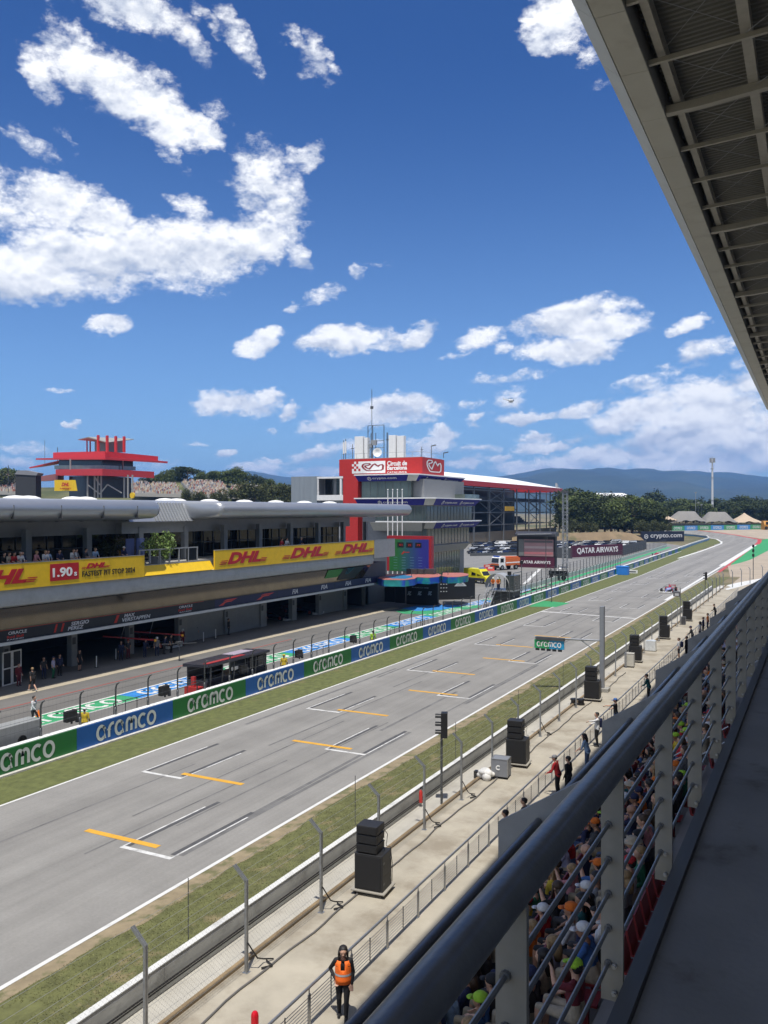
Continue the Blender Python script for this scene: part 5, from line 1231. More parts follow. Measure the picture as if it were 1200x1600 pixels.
m.build('text_rows', MS('dim_text', (.15,.25,.35)), t, world=True)
t = thing('podium', 'podium shelf with wavy blue green edge and salmon top', 'podium', (-55,115,0))
def shelf_pts(lst): return [(G(px,py,4.4).x, G(px,py,4.4).y) for px, py in lst]
top1 = [(588,902),(600,905),(632,905.5),(648,903.5),(652,901),(668,902),(686,900.5),(690,898),(684,895.5),(640,895.5),(598,897)]
top2 = [(691,899.5),(700,901),(718,900.5),(731,898.5),(732,896),(722,894.5),(692,894.5)]
TEAL = M('wave_teal', (.02,.26,.26), .4, var=.5, scale=.35, coord='Position', dirt=((.02,.07,.45),.95,.28,.45,.55)); SALM = MS('salmon_top', (.40,.145,.12), .6)
for tp_ in (top1, top2):
    pts = shelf_pts(tp_)
    m = MB(); m.pz(pts, 3.45, 4.30); m.build('shelf_edge', TEAL, t, world=True); m = MB(); m.pz([(x*1+.0,y) for x, y in pts], 4.303, 4.36); m.build('shelf_top', SALM, t, world=True)
pq = shelf_pts([(600,900.5),(612,903.5),(634,904),(645,901.5),(644,899.5),(628,898)])
m = MB(); m.pz(pq, 4.363, 4.38); m.build('blue_floor', MS('podium_blue', (.02,.15,.30)), t, world=True)
m = MB()
for px in (622,643,664,683,700): q = G(px,901 if px < 650 else 898,4.4); m.tube([(q.x,q.y,4.4),(q.x,q.y,5.5)], .04, 6)
for px in (645,655,672): q = G(px,896.5,4.4); m.cbox((q.x,q.y,4.75),1.6,.9,.7)
m.build('step_and_posts', DSTEEL, t, world=True)
pa, pb2 = G(622,948), G(684,943); BK = MS('backdrop_black', (.014,.015,.018), .45)
m = MB(); m.box(PY(635,900,111).x,PY(684,900,111).x,111,111.4,0,3.42); m.box(PY(618,900,111.8).x,PY(633,900,111.8).x,111.8,118,0,3.42); m.box(PY(592,900,111.8).x,PY(616,900,112.5).x,112.5,118,0,3.42); m.build('backdrop_panel', BK, t, world=True)
TEALTXT = MS('pale_lettering', (.45,.48,.5))
for px in (637,653,669):
    q = PY(px,931,110.99); mm = ribbon([[(0,.15),(.25,.55),(.55,.5),(.9,.95)],[(.25,.55),(.5,.2),(.9,.3)],[(.1,.75),(.5,.85),(.85,.7)]],.2).mesh('wing_mark', TEALTXT); place_flat(mm, 'wing_mark', TEALTXT, (q.x,110.985,q.z), XP, ZP, .62, .7, t)
text('FORMULA ONE', TEALTXT, (PY(644,918,111).x,110.985,PY(644,918,111).z-.05), XP, ZP, 2.6, .16, t)
t = thing('side_hoarding', 'long black hoarding right of the podium with a pale peak mark', 'hoarding', (PY(708,930,119).x,119,0))
xa_, xb_ = PY(686,930,119).x, PY(731,930,119).x; m = MB(); m.add([(xa_,118,0),(xb_,122,0),(xb_,122,3.2),(xa_,118,3.2),(xa_-.2,118.3,0),(xb_-.2,122.3,0),(xb_-.2,122.3,3.2),(xa_-.2,118.3,3.2)], [(0,1,2,3),(7,6,5,4),(0,4,5,1),(1,5,6,2),(2,6,7,3)]); m.build('panel', BK, t, world=True)
dr = Vector((xb_-xa_,4,0)).normalized(); o_ = Vector((xa_,118,0)); w_ = (Vector((xb_,122,0))-o_).length; nrm = dr.cross(ZP)*.015
place_flat(ribbon([[(0,0),(.5,1),(1,0),(0,0)],[(.25,.3),(.75,.3)]],.22).mesh('peak_mark', TEALTXT), 'peak_mark', TEALTXT, o_+dr*w_*.50+nrm+Vector((0,0,2.1)), dr, ZP, w_*.24, .75, t)
m2_ = MB()
for r_ in range(3):
    for c_ in range(3):
        q = o_+dr*w_*(.1+.07*c_)+nrm+Vector((0,0,1.2+.55*r_)); e = q+dr*w_*.035
        m2_.add([q,e,e+Vector((0,0,.14)),q+Vector((0,0,.14))], [(0,1,2,3)])
m2_.build('small_marks', TEALTXT, t, world=True)
m2_ = MB(); m2_.box(xa_-.05,xa_+.02,117.9,117.97,0,4.0); m2_.build('pale_post', WHITE, t, world=True)
# grey zinc box building left of the tower
gb = thing('zinc_building', 'zinc clad box building with a white balcony frame behind the pit roof', 'building', (-88,150,0))
Y = 150; x0, x1, x2 = PY(455,760,Y).x, PY(495,760,Y).x, PY(536,760,Y).x; zt2 = PY(455,745,Y).z
m = MB(); m.box(x0,x1,Y,Y+14,0,zt2); m.build('clad_wall', M('zinc_cladding', (.27,.30,.32), .5, .3, var=.12, scale=.5, stretch=(3,3,.3)), gb, world=True)
m = MB(); m.box(x1+.01,x2,Y+3,Y+14,0,zt2-.3); m.build('recess_wall', GREY, gb, world=True)
m = MB(); m.box(x1+.3,x1+2.2,Y+2.9,Y+2.99,zt2-4,zt2-.5); m.box(x1+3,x2-1.2,Y+2.9,Y+2.99,zt2-4,zt2-.5); m.build('window', GLASS, gb, world=True)
m = MB(); m.box(x1+.02,x2,Y+.02,Y+3,zt2-.5,zt2-.15); m.box(x1+.02,x2,Y+.02,Y+.3,zt2-5,zt2-3.9); m.box(x2-.8,x2-.4,Y+.05,Y+.4,zt2-3.9,zt2-.5); m.box(x1+.1,x1+.35,Y+.05,Y+.3,zt2-3.9,zt2-.5); m.build('balcony_frame', WHITE, gb, world=True)

# ------------------------------------------------------------------ main paddock grandstand with red and white roof
gs2 = thing('steel_grandstand', 'steel framed grandstand with a white roof and red edge behind the tower', 'grandstand', (-127,380,0))
XG = -125.0; ya, yb = ypx(690,XG), ypx(879,XG); zr = PX(878,766,XG).z
m = MB(); m.box(XG-.3,XG+.02,ya,yb,zr-1.1,zr+1.0); m.box(XG-30,XG-.31,yb-.3,yb,zr-1.1,zr+1.0); m.build('red_fascia', TRED, gs2, world=True)
m = MB(); m.add([(XG-.3,ya,zr+1.02),(XG-.3,yb,zr+1.02),(XG-26,yb-16,zr+6.4),(XG-26,ya,zr+6.4),(XG-26,yb-16,zr+.5),(XG-26,ya,zr+.5),(XG-.3,ya,zr+.6),(XG-.3,yb,zr+.6)], [(0,1,2,3),(3,2,4,5),(0,6,7,1),(1,7,4,2),(5,4,7,6)]); m.build('white_roof', MS('roof_white', (.85,.85,.84), .5), gs2, world=True)
FR = MS('frame_steel', (.17,.18,.19), .5, .4)
nb = 9; yy = [ya+(yb-ya)*k/nb for k in range(nb+1)]
for k, y in enumerate(yy):
    m = MB(); m.bar((XG-1.5,y-.0,0),(XG-1.5,y,zr-1.1),.55); m.bar((XG-9,y,0),(XG-9,y,zr-1.1),.45); m.bar((XG-1.5,y,zr*.55),(XG-9,y,zr*.8),.3); m.build('column', FR, gs2, world=True)
m = MB()
for z in (zr*.30,zr*.52,zr*.72,zr*.9):
    m.bar((XG-1.5,ya,z),(XG-1.5,yb,z),.32)
for k in range(nb):
    if k in (3,6,8):
        for a_, b_ in ((.3,.52),(.52,.72),(.72,.9)): m.bar((XG-1.5,yy[k],zr*a_),(XG-1.5,yy[k+1],zr*b_),.22); m.bar((XG-1.5,yy[k+1],zr*a_),(XG-1.5,yy[k],zr*b_),.22)
m.build('girder', FR, gs2, world=True)
m = MB()
for i in range(5): m.box(XG-20-i*1.0,XG-19-i*1.0,ya,yb-2,6+i*.9,6.9+i*.9)
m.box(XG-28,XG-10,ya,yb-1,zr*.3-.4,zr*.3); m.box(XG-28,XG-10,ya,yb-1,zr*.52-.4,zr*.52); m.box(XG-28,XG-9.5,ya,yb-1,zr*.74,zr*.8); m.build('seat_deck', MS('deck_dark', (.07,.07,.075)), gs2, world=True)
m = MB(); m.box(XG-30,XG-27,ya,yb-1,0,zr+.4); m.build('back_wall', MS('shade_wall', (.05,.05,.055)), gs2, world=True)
m = MB(); m.box(XG-3,XG-2.7,ya+2,yb-3,0,4.5); m.build('ground_wall', MS('ground_wall_brown', (.19,.15,.10)), gs2, world=True)
m = MB(); y = yy[4]; m.box(XG-1.0,XG-.6,y,y+12,zr*.545,zr*.63); m.build('yellow_sign', MS('sign_amber', (.55,.33,.03)), gs2, world=True)
m = MB(); m.bar((XG-2,yb-5,zr+1),(XG-2,yb-5,zr+3.8),.9); m.bar((XG-2,yb-3,zr+1),(XG-2,yb-3,zr+3.2),.7); m.build('roof_mast', GREY, gs2, world=True)
# lattice tower at its right end
xs_ = XG+3; y = yb-6
m = MB()
for (dx,dy) in ((0,0),(0,6),(-5,0),(-5,6)): m.bar((xs_+dx,y+dy,0),(xs_+dx,y+dy,zr-1.2),.35)
for k in range(6):
    z0, z1 = zr*k/6*.95, zr*(k+1)/6*.95
    m.bar((xs_,y,z0),(xs_,y+6,z1),.2); m.bar((xs_,y+6,z0),(xs_,y,z1),.2); m.bar((xs_,y,z1),(xs_,y+6,z1),.2); m.bar((xs_,y,z0),(xs_-5,y,z1),.2); m.bar((xs_-5,y,z1),(xs_,y,z1),.2)
m.build('stair_tower', FR, gs2, world=True)
# ------------------------------------------------------------------ paddock: screen, signs, vehicles
def dpt(p): return (p-CAM).dot(Vector((-SN,CS,0)))
RV = Vector((CS,SN,0)); FV = Vector((-SN,CS,0))
p = G(837,887); t = thing('big_screen', 'large outdoor screen with a dark canopy and maroon panel beside the car park', 'screen', (p.x,p.y,0), 0); k = dpt(p)/F
a, b = -31*k, 31*k; Z = lambda py: CAMZ-(py-HY)*k
m = MB(); m.box(a,b,.15,1.6,0,Z(836)); m.build('screen_body', BLACK, t)
m = MB(); m.box(a+12*k,b-3*k,.10,.148,Z(869),Z(843)); m.build('display', MS('display_pink', (.36,.22,.22), .3, var=.3, scale=.2, stretch=(.3,1,2.2)), t)
m = MB(); m.box(a+3*k,a+11.5*k,.10,.148,Z(869),Z(843)); m.build('side_display', MS('display_grey', (.16,.17,.16), .3), t)
for j in range(3): m = MB(); m.box(a+12.5*k,b-4*k,.08,.099,Z(866-9*j),Z(862.5-9*j)); m.build('display_band', [MS('band_rose', (.40,.14,.15)),MS('band_pale', (.46,.37,.36)),MS('band_dark', (.12,.11,.11))][j], t)
m = MB(); m.box(a+4*k,b-1*k,-.2,.14,Z(887),Z(870.5)); m.build('maroon_panel', MAROON, t)
text('QATAR AIRWAYS', WHITE, Vector((p.x+a+7*k,p.y-.215,Z(881.5))), XP, ZP, 48*k, 5.5*k, t, bold=.02, depth=.004)
m = MB(); m.prism([(-1.0,Z(838)),(2.2,Z(838)),(2.2,Z(833)),(.5,Z(830.5)),(-1.0,Z(834.5))], lambda u,v,q: (q,u,v), a-1*k, b+2*k); m.build('canopy', MS('canopy_dark', (.05,.05,.055), .4), t)
m = MB(); m.bar((a+4*k,-1.02,Z(835)),(b-4*k,-1.02,Z(833.5)),.25); m.build('canopy_rail', GREY, t)
def flat_sign(pts, z0, z1, mat, s, name, label, cat, th=.25):
    """pts: two ground points; sign faces the viewer's side"""
    A, B = Vector(pts[0]), Vector(pts[1]); dr = (B-A); w = Vector((dr.x,dr.y,0)).length; dr = Vector((dr.x,dr.y,0)).normalized(); n = dr.cross(ZP)
    t = thing(name, label, cat, A); m = MB()
    q = [Vector((0,0,0)),dr*w,dr*w-n*th,-n*th]; m.add([tuple(v+Vector((0,0,z))) for z in (z0,z1) for v in q], [(3,2,1,0),(4,5,6,7),(0,1,5,4),(1,2,6,5),(2,3,7,6),(3,0,4,7)]); m.build('sign_panel', mat, t)
    return t, dr, w, n
pa, pb = G(893,873), G(973,868.5); kk = dpt(pa)/F
t, dr, w, n = flat_sign((pa,pb), .3, .3+18.5*kk, MAROON, '', 'maroon_banner', 'wide maroon banner in front of the parked cars', 'banner')
text('QATAR AIRWAYS', WHITE, pa+dr*w*.10+n*.03+Vector((0,0,.3+4.2*kk)), dr, ZP, w*.80, 10.5*kk, t, bold=.02)
pc, pd_ = G(868,871.5), G(893,870.5)
SCR = MS('screen_mesh', (.075,.08,.082), .8)
t, dr, w, n = flat_sign((pc,pa), 0, 17*kk, SCR, '', 'windbreak', 'dark mesh windbreak between the big screen and the maroon banner', 'windbreak')
pe, pf2 = GT(973,868), GT(1003,846)
t, dr, w, n = flat_sign((pb,GT(1010,858)), 0, 17*kk, SCR, '', 'windbreak', 'dark mesh windbreak right of the maroon banner', 'windbreak')
ph = GT(735,869); t, dr, w, n = flat_sign((ph,GT(812,867.5)), 0, .9, SCR, '', 'windbreak', 'low dark mesh windbreak in front of the car park left of the big screen', 'windbreak')
pa, pb = GT(1002,847), GT(1069,846); kk = dpt(pa)/F
t, dr, w, n = flat_sign((pa,pb), 0, 16.5*kk, MS('sign_navy_dark', (.012,.016,.035), .5), '', 'navy_banner', 'dark navy banner standing at the pit entry by the last bend', 'banner', .6)
text('crypto.com', LIT, pa+dr*w*.21+n*.03+Vector((0,0,4.6*kk)), dr, ZP, w*.74, 8.0*kk, t, bold=.012)
place_flat(ribbon([[(.5+.5*sin(R(a)), .5+.5*cos(R(a))) for a in range(0,361,60)], [(.25,.25),(.4,.6),(.6,.6),(.75,.25)]],.13).mesh('badge', LIT), 'badge', LIT, pa+dr*w*.07+n*.03+Vector((0,0,5*kk)), dr, ZP, 7*kk, 7*kk, t)
# lattice mast in the paddock
p = GT(883,888); t = thing('lattice_mast', 'slim steel lattice mast right of the big screen', 'mast', p); k = dpt(p)/F; H = 118*k; w = 3.4*k
m = MB()
for a, b in ((-w,-w),(w,-w),(w,w),(-w,w)): m.bar((a,b,0),(a,b,H),.12)
nz = 22
for i in range(nz):
    z0, z1 = H*i/nz, H*(i+1)/nz
    for (a,b),(c_,d_) in (((-w,-w),(w,-w)),((w,-w),(w,w)),((w,w),(-w,w)),((-w,w),(-w,-w))): m.bar((a,b,z0) if i%2 else (c_,d_,z0),(c_,d_,z1) if i%2 else (a,b,z1),.08)
m.build('lattice', STEEL, t); m = MB(); m.box(-w*1.3,w*1.3,-w*1.3,w*1.3,H,H+.5); m.build('head_frame', DSTEEL, t)
# vehicles
def vehicle(name, label, cat, loc, rz, prof, W, mat, glass, wheels, wr=.38, group=None, glassmat=GLASS, extra=None):
    """prof: side outline (y,z), nose towards -y; glass: outlines of the side windows"""
    t = thing(name, label, cat, loc, rz, group)
    m = MB(); n = len(prof); vs = []
    for x, s_ in ((-W/2,0),(-W/2+.0,1),(W/2,1),(W/2,0)):
        pass
    zmid = max(z for _, z in prof)*.55
    rows = []
    for x in (-W/2, -W/2+.12, W/2-.12, W/2):
        inn = abs(x) < W/2-.05
        rows.append([(x*(1 if z < zmid else (.88 if not inn else .90)), y, z if not inn else z+.012) for y, z in prof])
    for r_ in rows: vs += r_
    fs = [list(range(n))[::-1], [3*n+i for i in range(n)]]
    for j in range(3): fs += [[j*n+i, j*n+(i+1)%n, (j+1)*n+(i+1)%n, (j+1)*n+i] for i in range(n)]
    m.add(vs, fs); m.build('body', mat, t, bevel=.03)
    g = MB()
    for poly, kind in glass:
        if kind == 'side':
            for s_ in (-1,1): g.add([(s_*(W/2*.885 if z > zmid+.15 else W/2*.975)+s_*.02,y,z) for y, z in poly], [tuple(range(len(poly)))])
        else:
            (y0,z0),(y1,z1) = poly; dy, dz = (z1-z0), -(y1-y0); L = sqrt(dy*dy+dz*dz); sgn = 1 if kind == 'back' else -1
            oy, oz = (.03*sgn, .02)
            g.add([(-W*.42,y0+oy,z0+oz),(W*.42,y0+oy,z0+oz),(W*.38,y1+oy,z1+oz),(-W*.38,y1+oy,z1+oz)], [(0,1,2,3)])
    g.build('windows', glassmat, t)
    for y in wheels:
        for s_ in (-1,1):
            q = MB(); q.cyl((s_*(W/2-.22),y,wr),(s_*(W/2+.02),y,wr),wr,n=14); o = q.build('wheel', RUBBER, t)
            q = MB(); q.cyl((s_*(W/2+.021),y,wr),(s_*(W/2+.03),y,wr),wr*.58,n=10); q.build('rim', STEEL, o)
    return t
CARP = {'hatch': [(-2.0,.3),(-2.05,.65),(-1.95,.85),(-1.0,1.0),(-.45,1.45),(.9,1.5),(1.65,1.15),(1.95,1.0),(2.0,.35)],
        'saloon': [(-2.3,.3),(-2.32,.65),(-2.2,.82),(-1.1,.96),(-.4,1.42),(.75,1.42),(1.45,1.02),(2.2,.95),(2.28,.4)],
        'suv': [(-2.25,.38),(-2.3,.8),(-2.15,1.02),(-1.2,1.15),(-.65,1.68),(1.7,1.72),(2.15,1.2),(2.25,.95),(2.25,.42)],
        'van': [(-2.5,.35),(-2.55,.8),(-2.35,1.15),(-1.75,1.3),(-1.15,1.95),(2.4,2.0),(2.5,1.8),(2.5,.4)]}
CARG = {'hatch': [([(-.9,1.02),(-.42,1.38),(.85,1.42),(1.5,1.1)],'side'),([(-1.0,1.0),(-.45,1.45)],'front'),([(1.65,1.15),(.95,1.48)],'back')],
        'saloon': [([(-1.0,.98),(-.38,1.36),(.7,1.36),(1.3,1.02)],'side'),([(-1.1,.96),(-.4,1.42)],'front'),([(1.42,1.04),(.78,1.40)],'back')],
        'suv': [([(-1.1,1.18),(-.6,1.6),(1.6,1.62),(1.95,1.22)],'side'),([(-1.2,1.15),(-.65,1.68)],'front'),([(2.12,1.22),(1.75,1.68)],'back')],
        'van': [([(-1.6,1.32),(-1.1,1.82),(-.2,1.85),(-.2,1.32)],'side'),([(-1.75,1.3),(-1.15,1.95)],'front')]}
CARC = {'white': (.75,.75,.74), 'silver': (.42,.43,.45), 'black': (.012,.012,.014), 'dark grey': (.07,.072,.076), 'dark blue': (.015,.03,.09), 'red': (.32,.02,.02), 'pale grey': (.55,.56,.57)}
CARM = {k: M('car_'+k.replace(' ','_'), v, .25, .0 if k in ('white','red') else .3, var=.03, coat=.6) for k, v in CARC.items()}
protos = {}
def car(kind, colr, loc, rz, label, group):
    if kind not in protos:
        t = vehicle('parked_car', label, 'car', loc, rz, CARP[kind], 1.8 if kind != 'van' else 2.0, CARM[colr], CARG[kind], (-1.35,1.3), .33); protos[kind] = t
    else:
        t = copy_tree(protos[kind]); t.location = loc; t.rotation_euler = (0,0,rz); t['label'] = label
    for ch in t.children:
        if ch.name.startswith('body'): ch.material_slots[0].link = 'OBJECT'; ch.material_slots[0].material = CARM[colr]
    t['group'] = group; return t
rnd = random.Random(5)
def carrow(pxs, py, z, where, cols, dj=0):
    seen = {}
    n = len(pxs)
    for i, px in enumerate(pxs):
        kind = rnd.choice(('hatch','saloon','suv','suv','hatch')); c_ = cols[i % len(cols)] if cols else rnd.choice(list(CARC))
        q = GT(px, py)
        car(kind, c_, (q.x,q.y,q.z), rnd.choice((-.9,-.95,2.2))+rnd.uniform(-.06,.06), '%s parked car, %s in the %s' % (c_, ORD[i], where), 'cars parked in the paddock')
def span(a, b, n): return [a+(b-a)*i/(n-1) for i in range(n)]
D = ['black','dark grey','dark blue','silver','black','dark grey','pale grey','dark blue','black','silver','white']
carrow(span(740,803,9), 865.5, 0, 'first row left of the big screen', D)
carrow(span(742,806,9), 860.0, 0, 'second row left of the big screen', D[3:]+D[:3])
carrow(span(748,806,8), 855.5, 0, 'third row left of the big screen', D[5:]+D[:5])
carrow(span(744,802,7), 852.0, 0, 'rearmost row left of the big screen', D[1:])
q = GT(780,853.2); car('van','white',q,-1.2,'white van standing out above the dark cars left of the big screen','cars parked in the paddock')
B_ = ['dark blue','silver','black','white','dark grey','pale grey','black','silver','white','dark blue','black','white']
carrow(span(872,960,12), 858.0, 0, 'front row behind the maroon banner', B_)
carrow(span(868,986,13), 854.2, 0, 'second row behind the maroon banner', B_[4:]+B_[:4])
carrow(span(872,1000,13), 851.0, 0, 'third row behind the maroon banner', B_[7:]+B_[:7])
for i, (px, py, c_) in enumerate(((972,853.2,'white'),(984,853,'pale grey'),(960,850.5,'silver'))):
    q = GT(px,py); car('van', c_, q, -1.0, '%s van at the right end of the cars behind the maroon banner' % c_, 'cars parked in the paddock')
q = GT(997,852.5); vehicle('minibus', 'black minibus at the right end of the parked cars', 'minibus', q, -1.0, CARP['van'], 2.0, CARM['black'], CARG['van'], (-1.5,1.5), .35)
# yellow ambulance, dark below, blue light bar
q = G(748,911); k = dpt(q)/F; AY = MS('ambulance_yellow', (.66,.60,.02), .35)
AP = [(-2.9,.45),(-3.0,1.0),(-2.7,1.35),(-2.1,1.5),(-1.5,2.25),(-1.1,2.65),(2.9,2.75),(3.05,2.6),(3.05,.5)]
t = vehicle('ambulance', 'high roofed yellow ambulance van parked behind the stair platform', 'ambulance', (q.x,q.y,0), 1.15+pi*.0, AP, 2.1, AY, [([(-2.0,1.55),(-1.45,2.2),(-.6,2.3),(-.6,1.5)],'side'),([(-.2,1.5),(-.2,2.3),(.9,2.3),(.9,1.5)],'side'),([(-2.1,1.5),(-1.5,2.25)],'front')], (-1.9,1.8), .42)
m = MB(); m.box(-1.07,1.07,-2.6,2.9,.55,1.05); m.build('dark_band', MS('ambulance_band', (.03,.03,.08)), t); m = MB(); m.box(-.7,.7,-1.0,-.7,2.76,2.92); m.build('light_bar', MS('light_blue_bar', (.03,.12,.6), .2), t)
# fire truck
q = G(790,890); t = thing('fire_truck', 'orange and white fire truck with a tall white cab facing the pit lane', 'fire truck', (q.x,q.y,0), -.4)
OR = MS('truck_orange', (.58,.13,.025), .4)
m = MB(); m.px([(-3.5,.7),(-3.55,1.6),(-3.35,2.9),(-2.9,3.05),(-1.4,3.05),(-1.4,.7)], -1.25, 1.25); m.build('cab', WHITE, t, bevel=.06)
m = MB(); m.add([(-1.1,-3.60,1.75),(1.1,-3.60,1.75),(1.05,-3.42,2.75),(-1.05,-3.42,2.75)], [(0,1,2,3)]); m.box(-1.27,-1.26,-3.1,-2.0,1.8,2.7); m.box(1.26,1.27,-3.1,-2.0,1.8,2.7); m.build('cab_window', GLASS, t)
m = MB(); m.box(-1.25,1.25,-1.3,3.6,1.0,2.7); m.box(-1.1,1.1,-1.0,3.2,2.72,3.0); m.build('tank_body', OR, t, bevel=.06)
m = MB(); m.box(-1.27,1.27,-1.2,3.5,1.55,1.8); m.build('white_stripe', WHITE, t); m = MB(); m.box(-1.3,1.3,-3.75,-3.56,.55,1.1); m.build('bumper', BLACK, t); m = MB(); m.box(-1.15,1.15,-3.62,-3.5,1.15,1.5); m.build('orange_grille', OR, t)
for y in (-2.5,2.2):
    for s_ in (-1,1): m = MB(); m.cyl((s_*.9,y,.6),(s_*1.28,y,.6),.6,n=16); o = m.build('wheel', RUBBER, t); m = MB(); m.cyl((s_*1.285,y,.6),(s_*1.30,y,.6),.3,n=10); m.build('rim', STEEL, o)
m = MB(); m.box(-.9,.9,-3.2,-2.9,3.06,3.25); m.build('light_bar', MS('light_blue_bar', (.03,.12,.6), .2), t)
for i, (px, py) in enumerate(((762,889),(769,888),(766,892))):
    q = G(px,py); t = thing('barrier_block', ['red and white plastic barrier block left of the fire truck, farthest left','red and white plastic barrier block touching the fire truck','red and white plastic barrier block, nearest the ambulance'][i], 'barrier', (q.x,q.y,0), .5, 'plastic barrier blocks by the fire truck')
    m = MB(); m.prism([(-.3,0),(.3,0),(.15,.5),(.12,1.0),(-.12,1.0),(-.15,.5)], lambda a,b,q: (q,a,b), -.9, .9); m.build('block', MS('block_red', (.5,.06,.04)), t); m = MB(); m.box(-.5,.5,-.17,.17,.55,.8); m.build('white_band', WHITE, t)
# marshal stair platform at the end of the pit lane
q = G(765,950); t = thing('marshal_platform', 'metal stair platform with a curved hood at the pit lane exit', 'platform', (-40.2,G(770,948).y,0), 0); k = dpt(Vector(t.location))/F
m = MB(); m.box(-1.2,4.0*0+1.9,.2,3.4,0,2.2); m.build('base_box', MS('base_dark', (.05,.05,.05)), t); m = MB(); m.box(-1.6,2.2,-.2,3.8,2.2,2.35); m.build('deck', STEEL, t)
m = MB()
for s_ in (-1.4,-.45): m.bar((s_,-3.0,0),(s_,-.2,2.3),.12,.25); m.bar((s_,-3.0,1.0),(s_,-.2,3.3),.07)
for j in range(8): m.box(-1.4,-.45,-2.85+j*.35,-2.6+j*.35,.22+j*.28,.27+j*.28)
m.build('stairs', STEEL, t)
m = MB()
hood = [(1.75*cos(R(a)), 1.75*sin(R(a))) for a in range(-10,200,12)]
for (a,b),(c_,d_) in zip(hood, hood[1:]): m.add([(-.4+a,.1,3.0+b*.95),(-.4+c_,.1,3.0+d_*.95),(-.4+c_,2.6,3.0+d_*.95),(-.4+a,2.6,3.0+b*.95)], [(0,1,2,3)])
m.build('curved_hood', MS('hood_grey', (.34,.35,.35), .4), t, smooth=True)
m = MB(); m.tube([(2.1,-.1,2.35),(2.1,-.1,4.8),(2.1,3.6,4.8)], .06, 6); m.tube([(2.1,3.6,2.35),(2.1,3.6,4.8)], .06, 6); m.box(.8,2.0,.5,3.3,2.36,4.4); m.build('cabin', MS('cabin_glassy', (.05,.06,.06), .2), t)
for i, (px, py, hh) in enumerate(((815,936,2.9),(853,933,5.2),(862,941,3.2),(796,955,3.0))):
    q = G(px,py); t = thing('lamp_pole', ['slim pole with a lamp head right of the stair platform','tall slim pole with a box halfway in front of the big screen','slim pole with a lamp at the green crossing','short dark pole beside the stair platform'][i], 'pole', (q.x,q.y,0), 0, 'slim poles along the pit exit'); k = dpt(q)/F; hh = (60,95,45,62)[i]*k
    m = MB(); m.cyl((0,0,0),(0,0,hh),.06,n=6); m.build('pole', DSTEEL, t); m = MB(); m.box(-.25,.25,-.1,.1,hh-.5,hh); m.build('lamp', BLACK, t)
q = GT(872,907); t = thing('tyre_trolley', 'dark wire cage trolley of equipment against the pit exit fence', 'trolley', (q.x,q.y,0)); m = MB()
for a in range(6): m.bar((-2+.8*a,-.5,0),(-2+.8*a,-.5,2.2),.08)
for z in (.1,1.1,2.2): m.bar((-2,-.5,z),(2,-.5,z),.08)
m.build('cage', DSTEEL, t); m = MB(); [m.cyl((x,.2,.5),(x,.6,.5),.45,n=14) for x in (-1.4,-.2,1.0)]; m.box(-1.8,1.8,-.3,.1,.9,1.9); m.build('tyres', RUBBER, t)

# ------------------------------------------------------------------ racing cars
def race_car(loc, rz, label, body, accent, group=None):
    t = thing('racing_car', label, 'racing car', loc, rz, group)
    B1 = MS('race_'+body[0], body[1], .25, coat=.5); B2 = MS('race_'+accent[0], accent[1], .25, coat=.5)
    m = MB()   # nose at -y
    secs = [(-2.35,.10,.30,.10),(-1.6,.16,.38,.16),(-.6,.30,.46,.24),(.0,.36,.50,.26),(.25,.70,.44,.30),(1.2,.66,.42,.30),(2.0,.32,.40,.26),(2.6,.16,.42,.16)]
    n = 10; vs = []
    for y, w, zc, h in secs: vs += [(w*cos(2*pi*j/n), y, zc+h*sin(2*pi*j/n)) for j in range(n)]
    m.add(vs, [[i*n+j, i*n+(j+1)%n, (i+1)*n+(j+1)%n, (i+1)*n+j] for i in range(len(secs)-1) for j in range(n)] + [list(range(n)), [(len(secs)-1)*n+j for j in range(n)][::-1]])
    m.build('body', B1, t, smooth=True)
    m = MB(); m.px([(.45,.6),(.9,1.02),(1.3,1.0),(2.5,.55),(2.5,.5)], -.11, .11); m.box(-.03,.03,.9,2.4,.9,.98); m.build('engine_cover', B2, t, bevel=.02)
    m = MB(); m.box(-.95,.95,-2.75,-2.35,.10,.14); m.box(-.95,.95,-2.6,-2.3,.19,.22); m.box(-.97,-.93,-2.8,-2.2,.08,.36); m.box(.93,.97,-2.8,-2.2,.08,.36); m.build('front_wing', WHITE, t)
    m = MB(); m.box(-.5,.5,2.55,2.9,.86,.92); m.box(-.5,.5,2.7,2.95,.98,1.02); m.box(-.52,-.48,2.4,3.0,.4,1.06); m.box(.48,.52,2.4,3.0,.4,1.06); m.build('rear_wing', B2, t)
    m = MB(); m.tube([(-.32,.55,.72),(-.30,.2,.82),(0,-.35,.86),(.30,.2,.82),(.32,.55,.72)], .035, 6); m.tube([(0,-.35,.86),(0,-.6,.55)], .03, 6); m.build('halo', BLACK, t)
    m = MB(); m.sph((0,.25,.72),.14,.15,.15); m.build('driver_helmet', MS('helmet_red', (.55,.05,.04), .3), t)
    for y, w, r_ in ((-1.75,.30,.35),(1.9,.38,.36)):
        for s_ in (-1,1):
            m = MB(); x0 = s_*(.96-w); m.cyl((x0,y,r_),(s_*.96,y,r_),r_,n=18); o = m.build('wheel', RUBBER, t, bevel=.03); m = MB(); m.cyl((s_*.962,y,r_),(s_*.975,y,r_),r_*.62,n=12); m.build('rim', MS('rim_red', (.4,.05,.04)), o)
            m = MB(); m.bar((s_*.2,y+.15,.42),(x0,y,r_),.04); m.bar((s_*.2,y-.25,.42),(x0,y,r_),.04); m.build('wishbone', BLACK, t)
    m = MB(); m.box(-.75,.75,-.3,2.3,.04,.08); m.build('floor', BLACK, t)
    return t
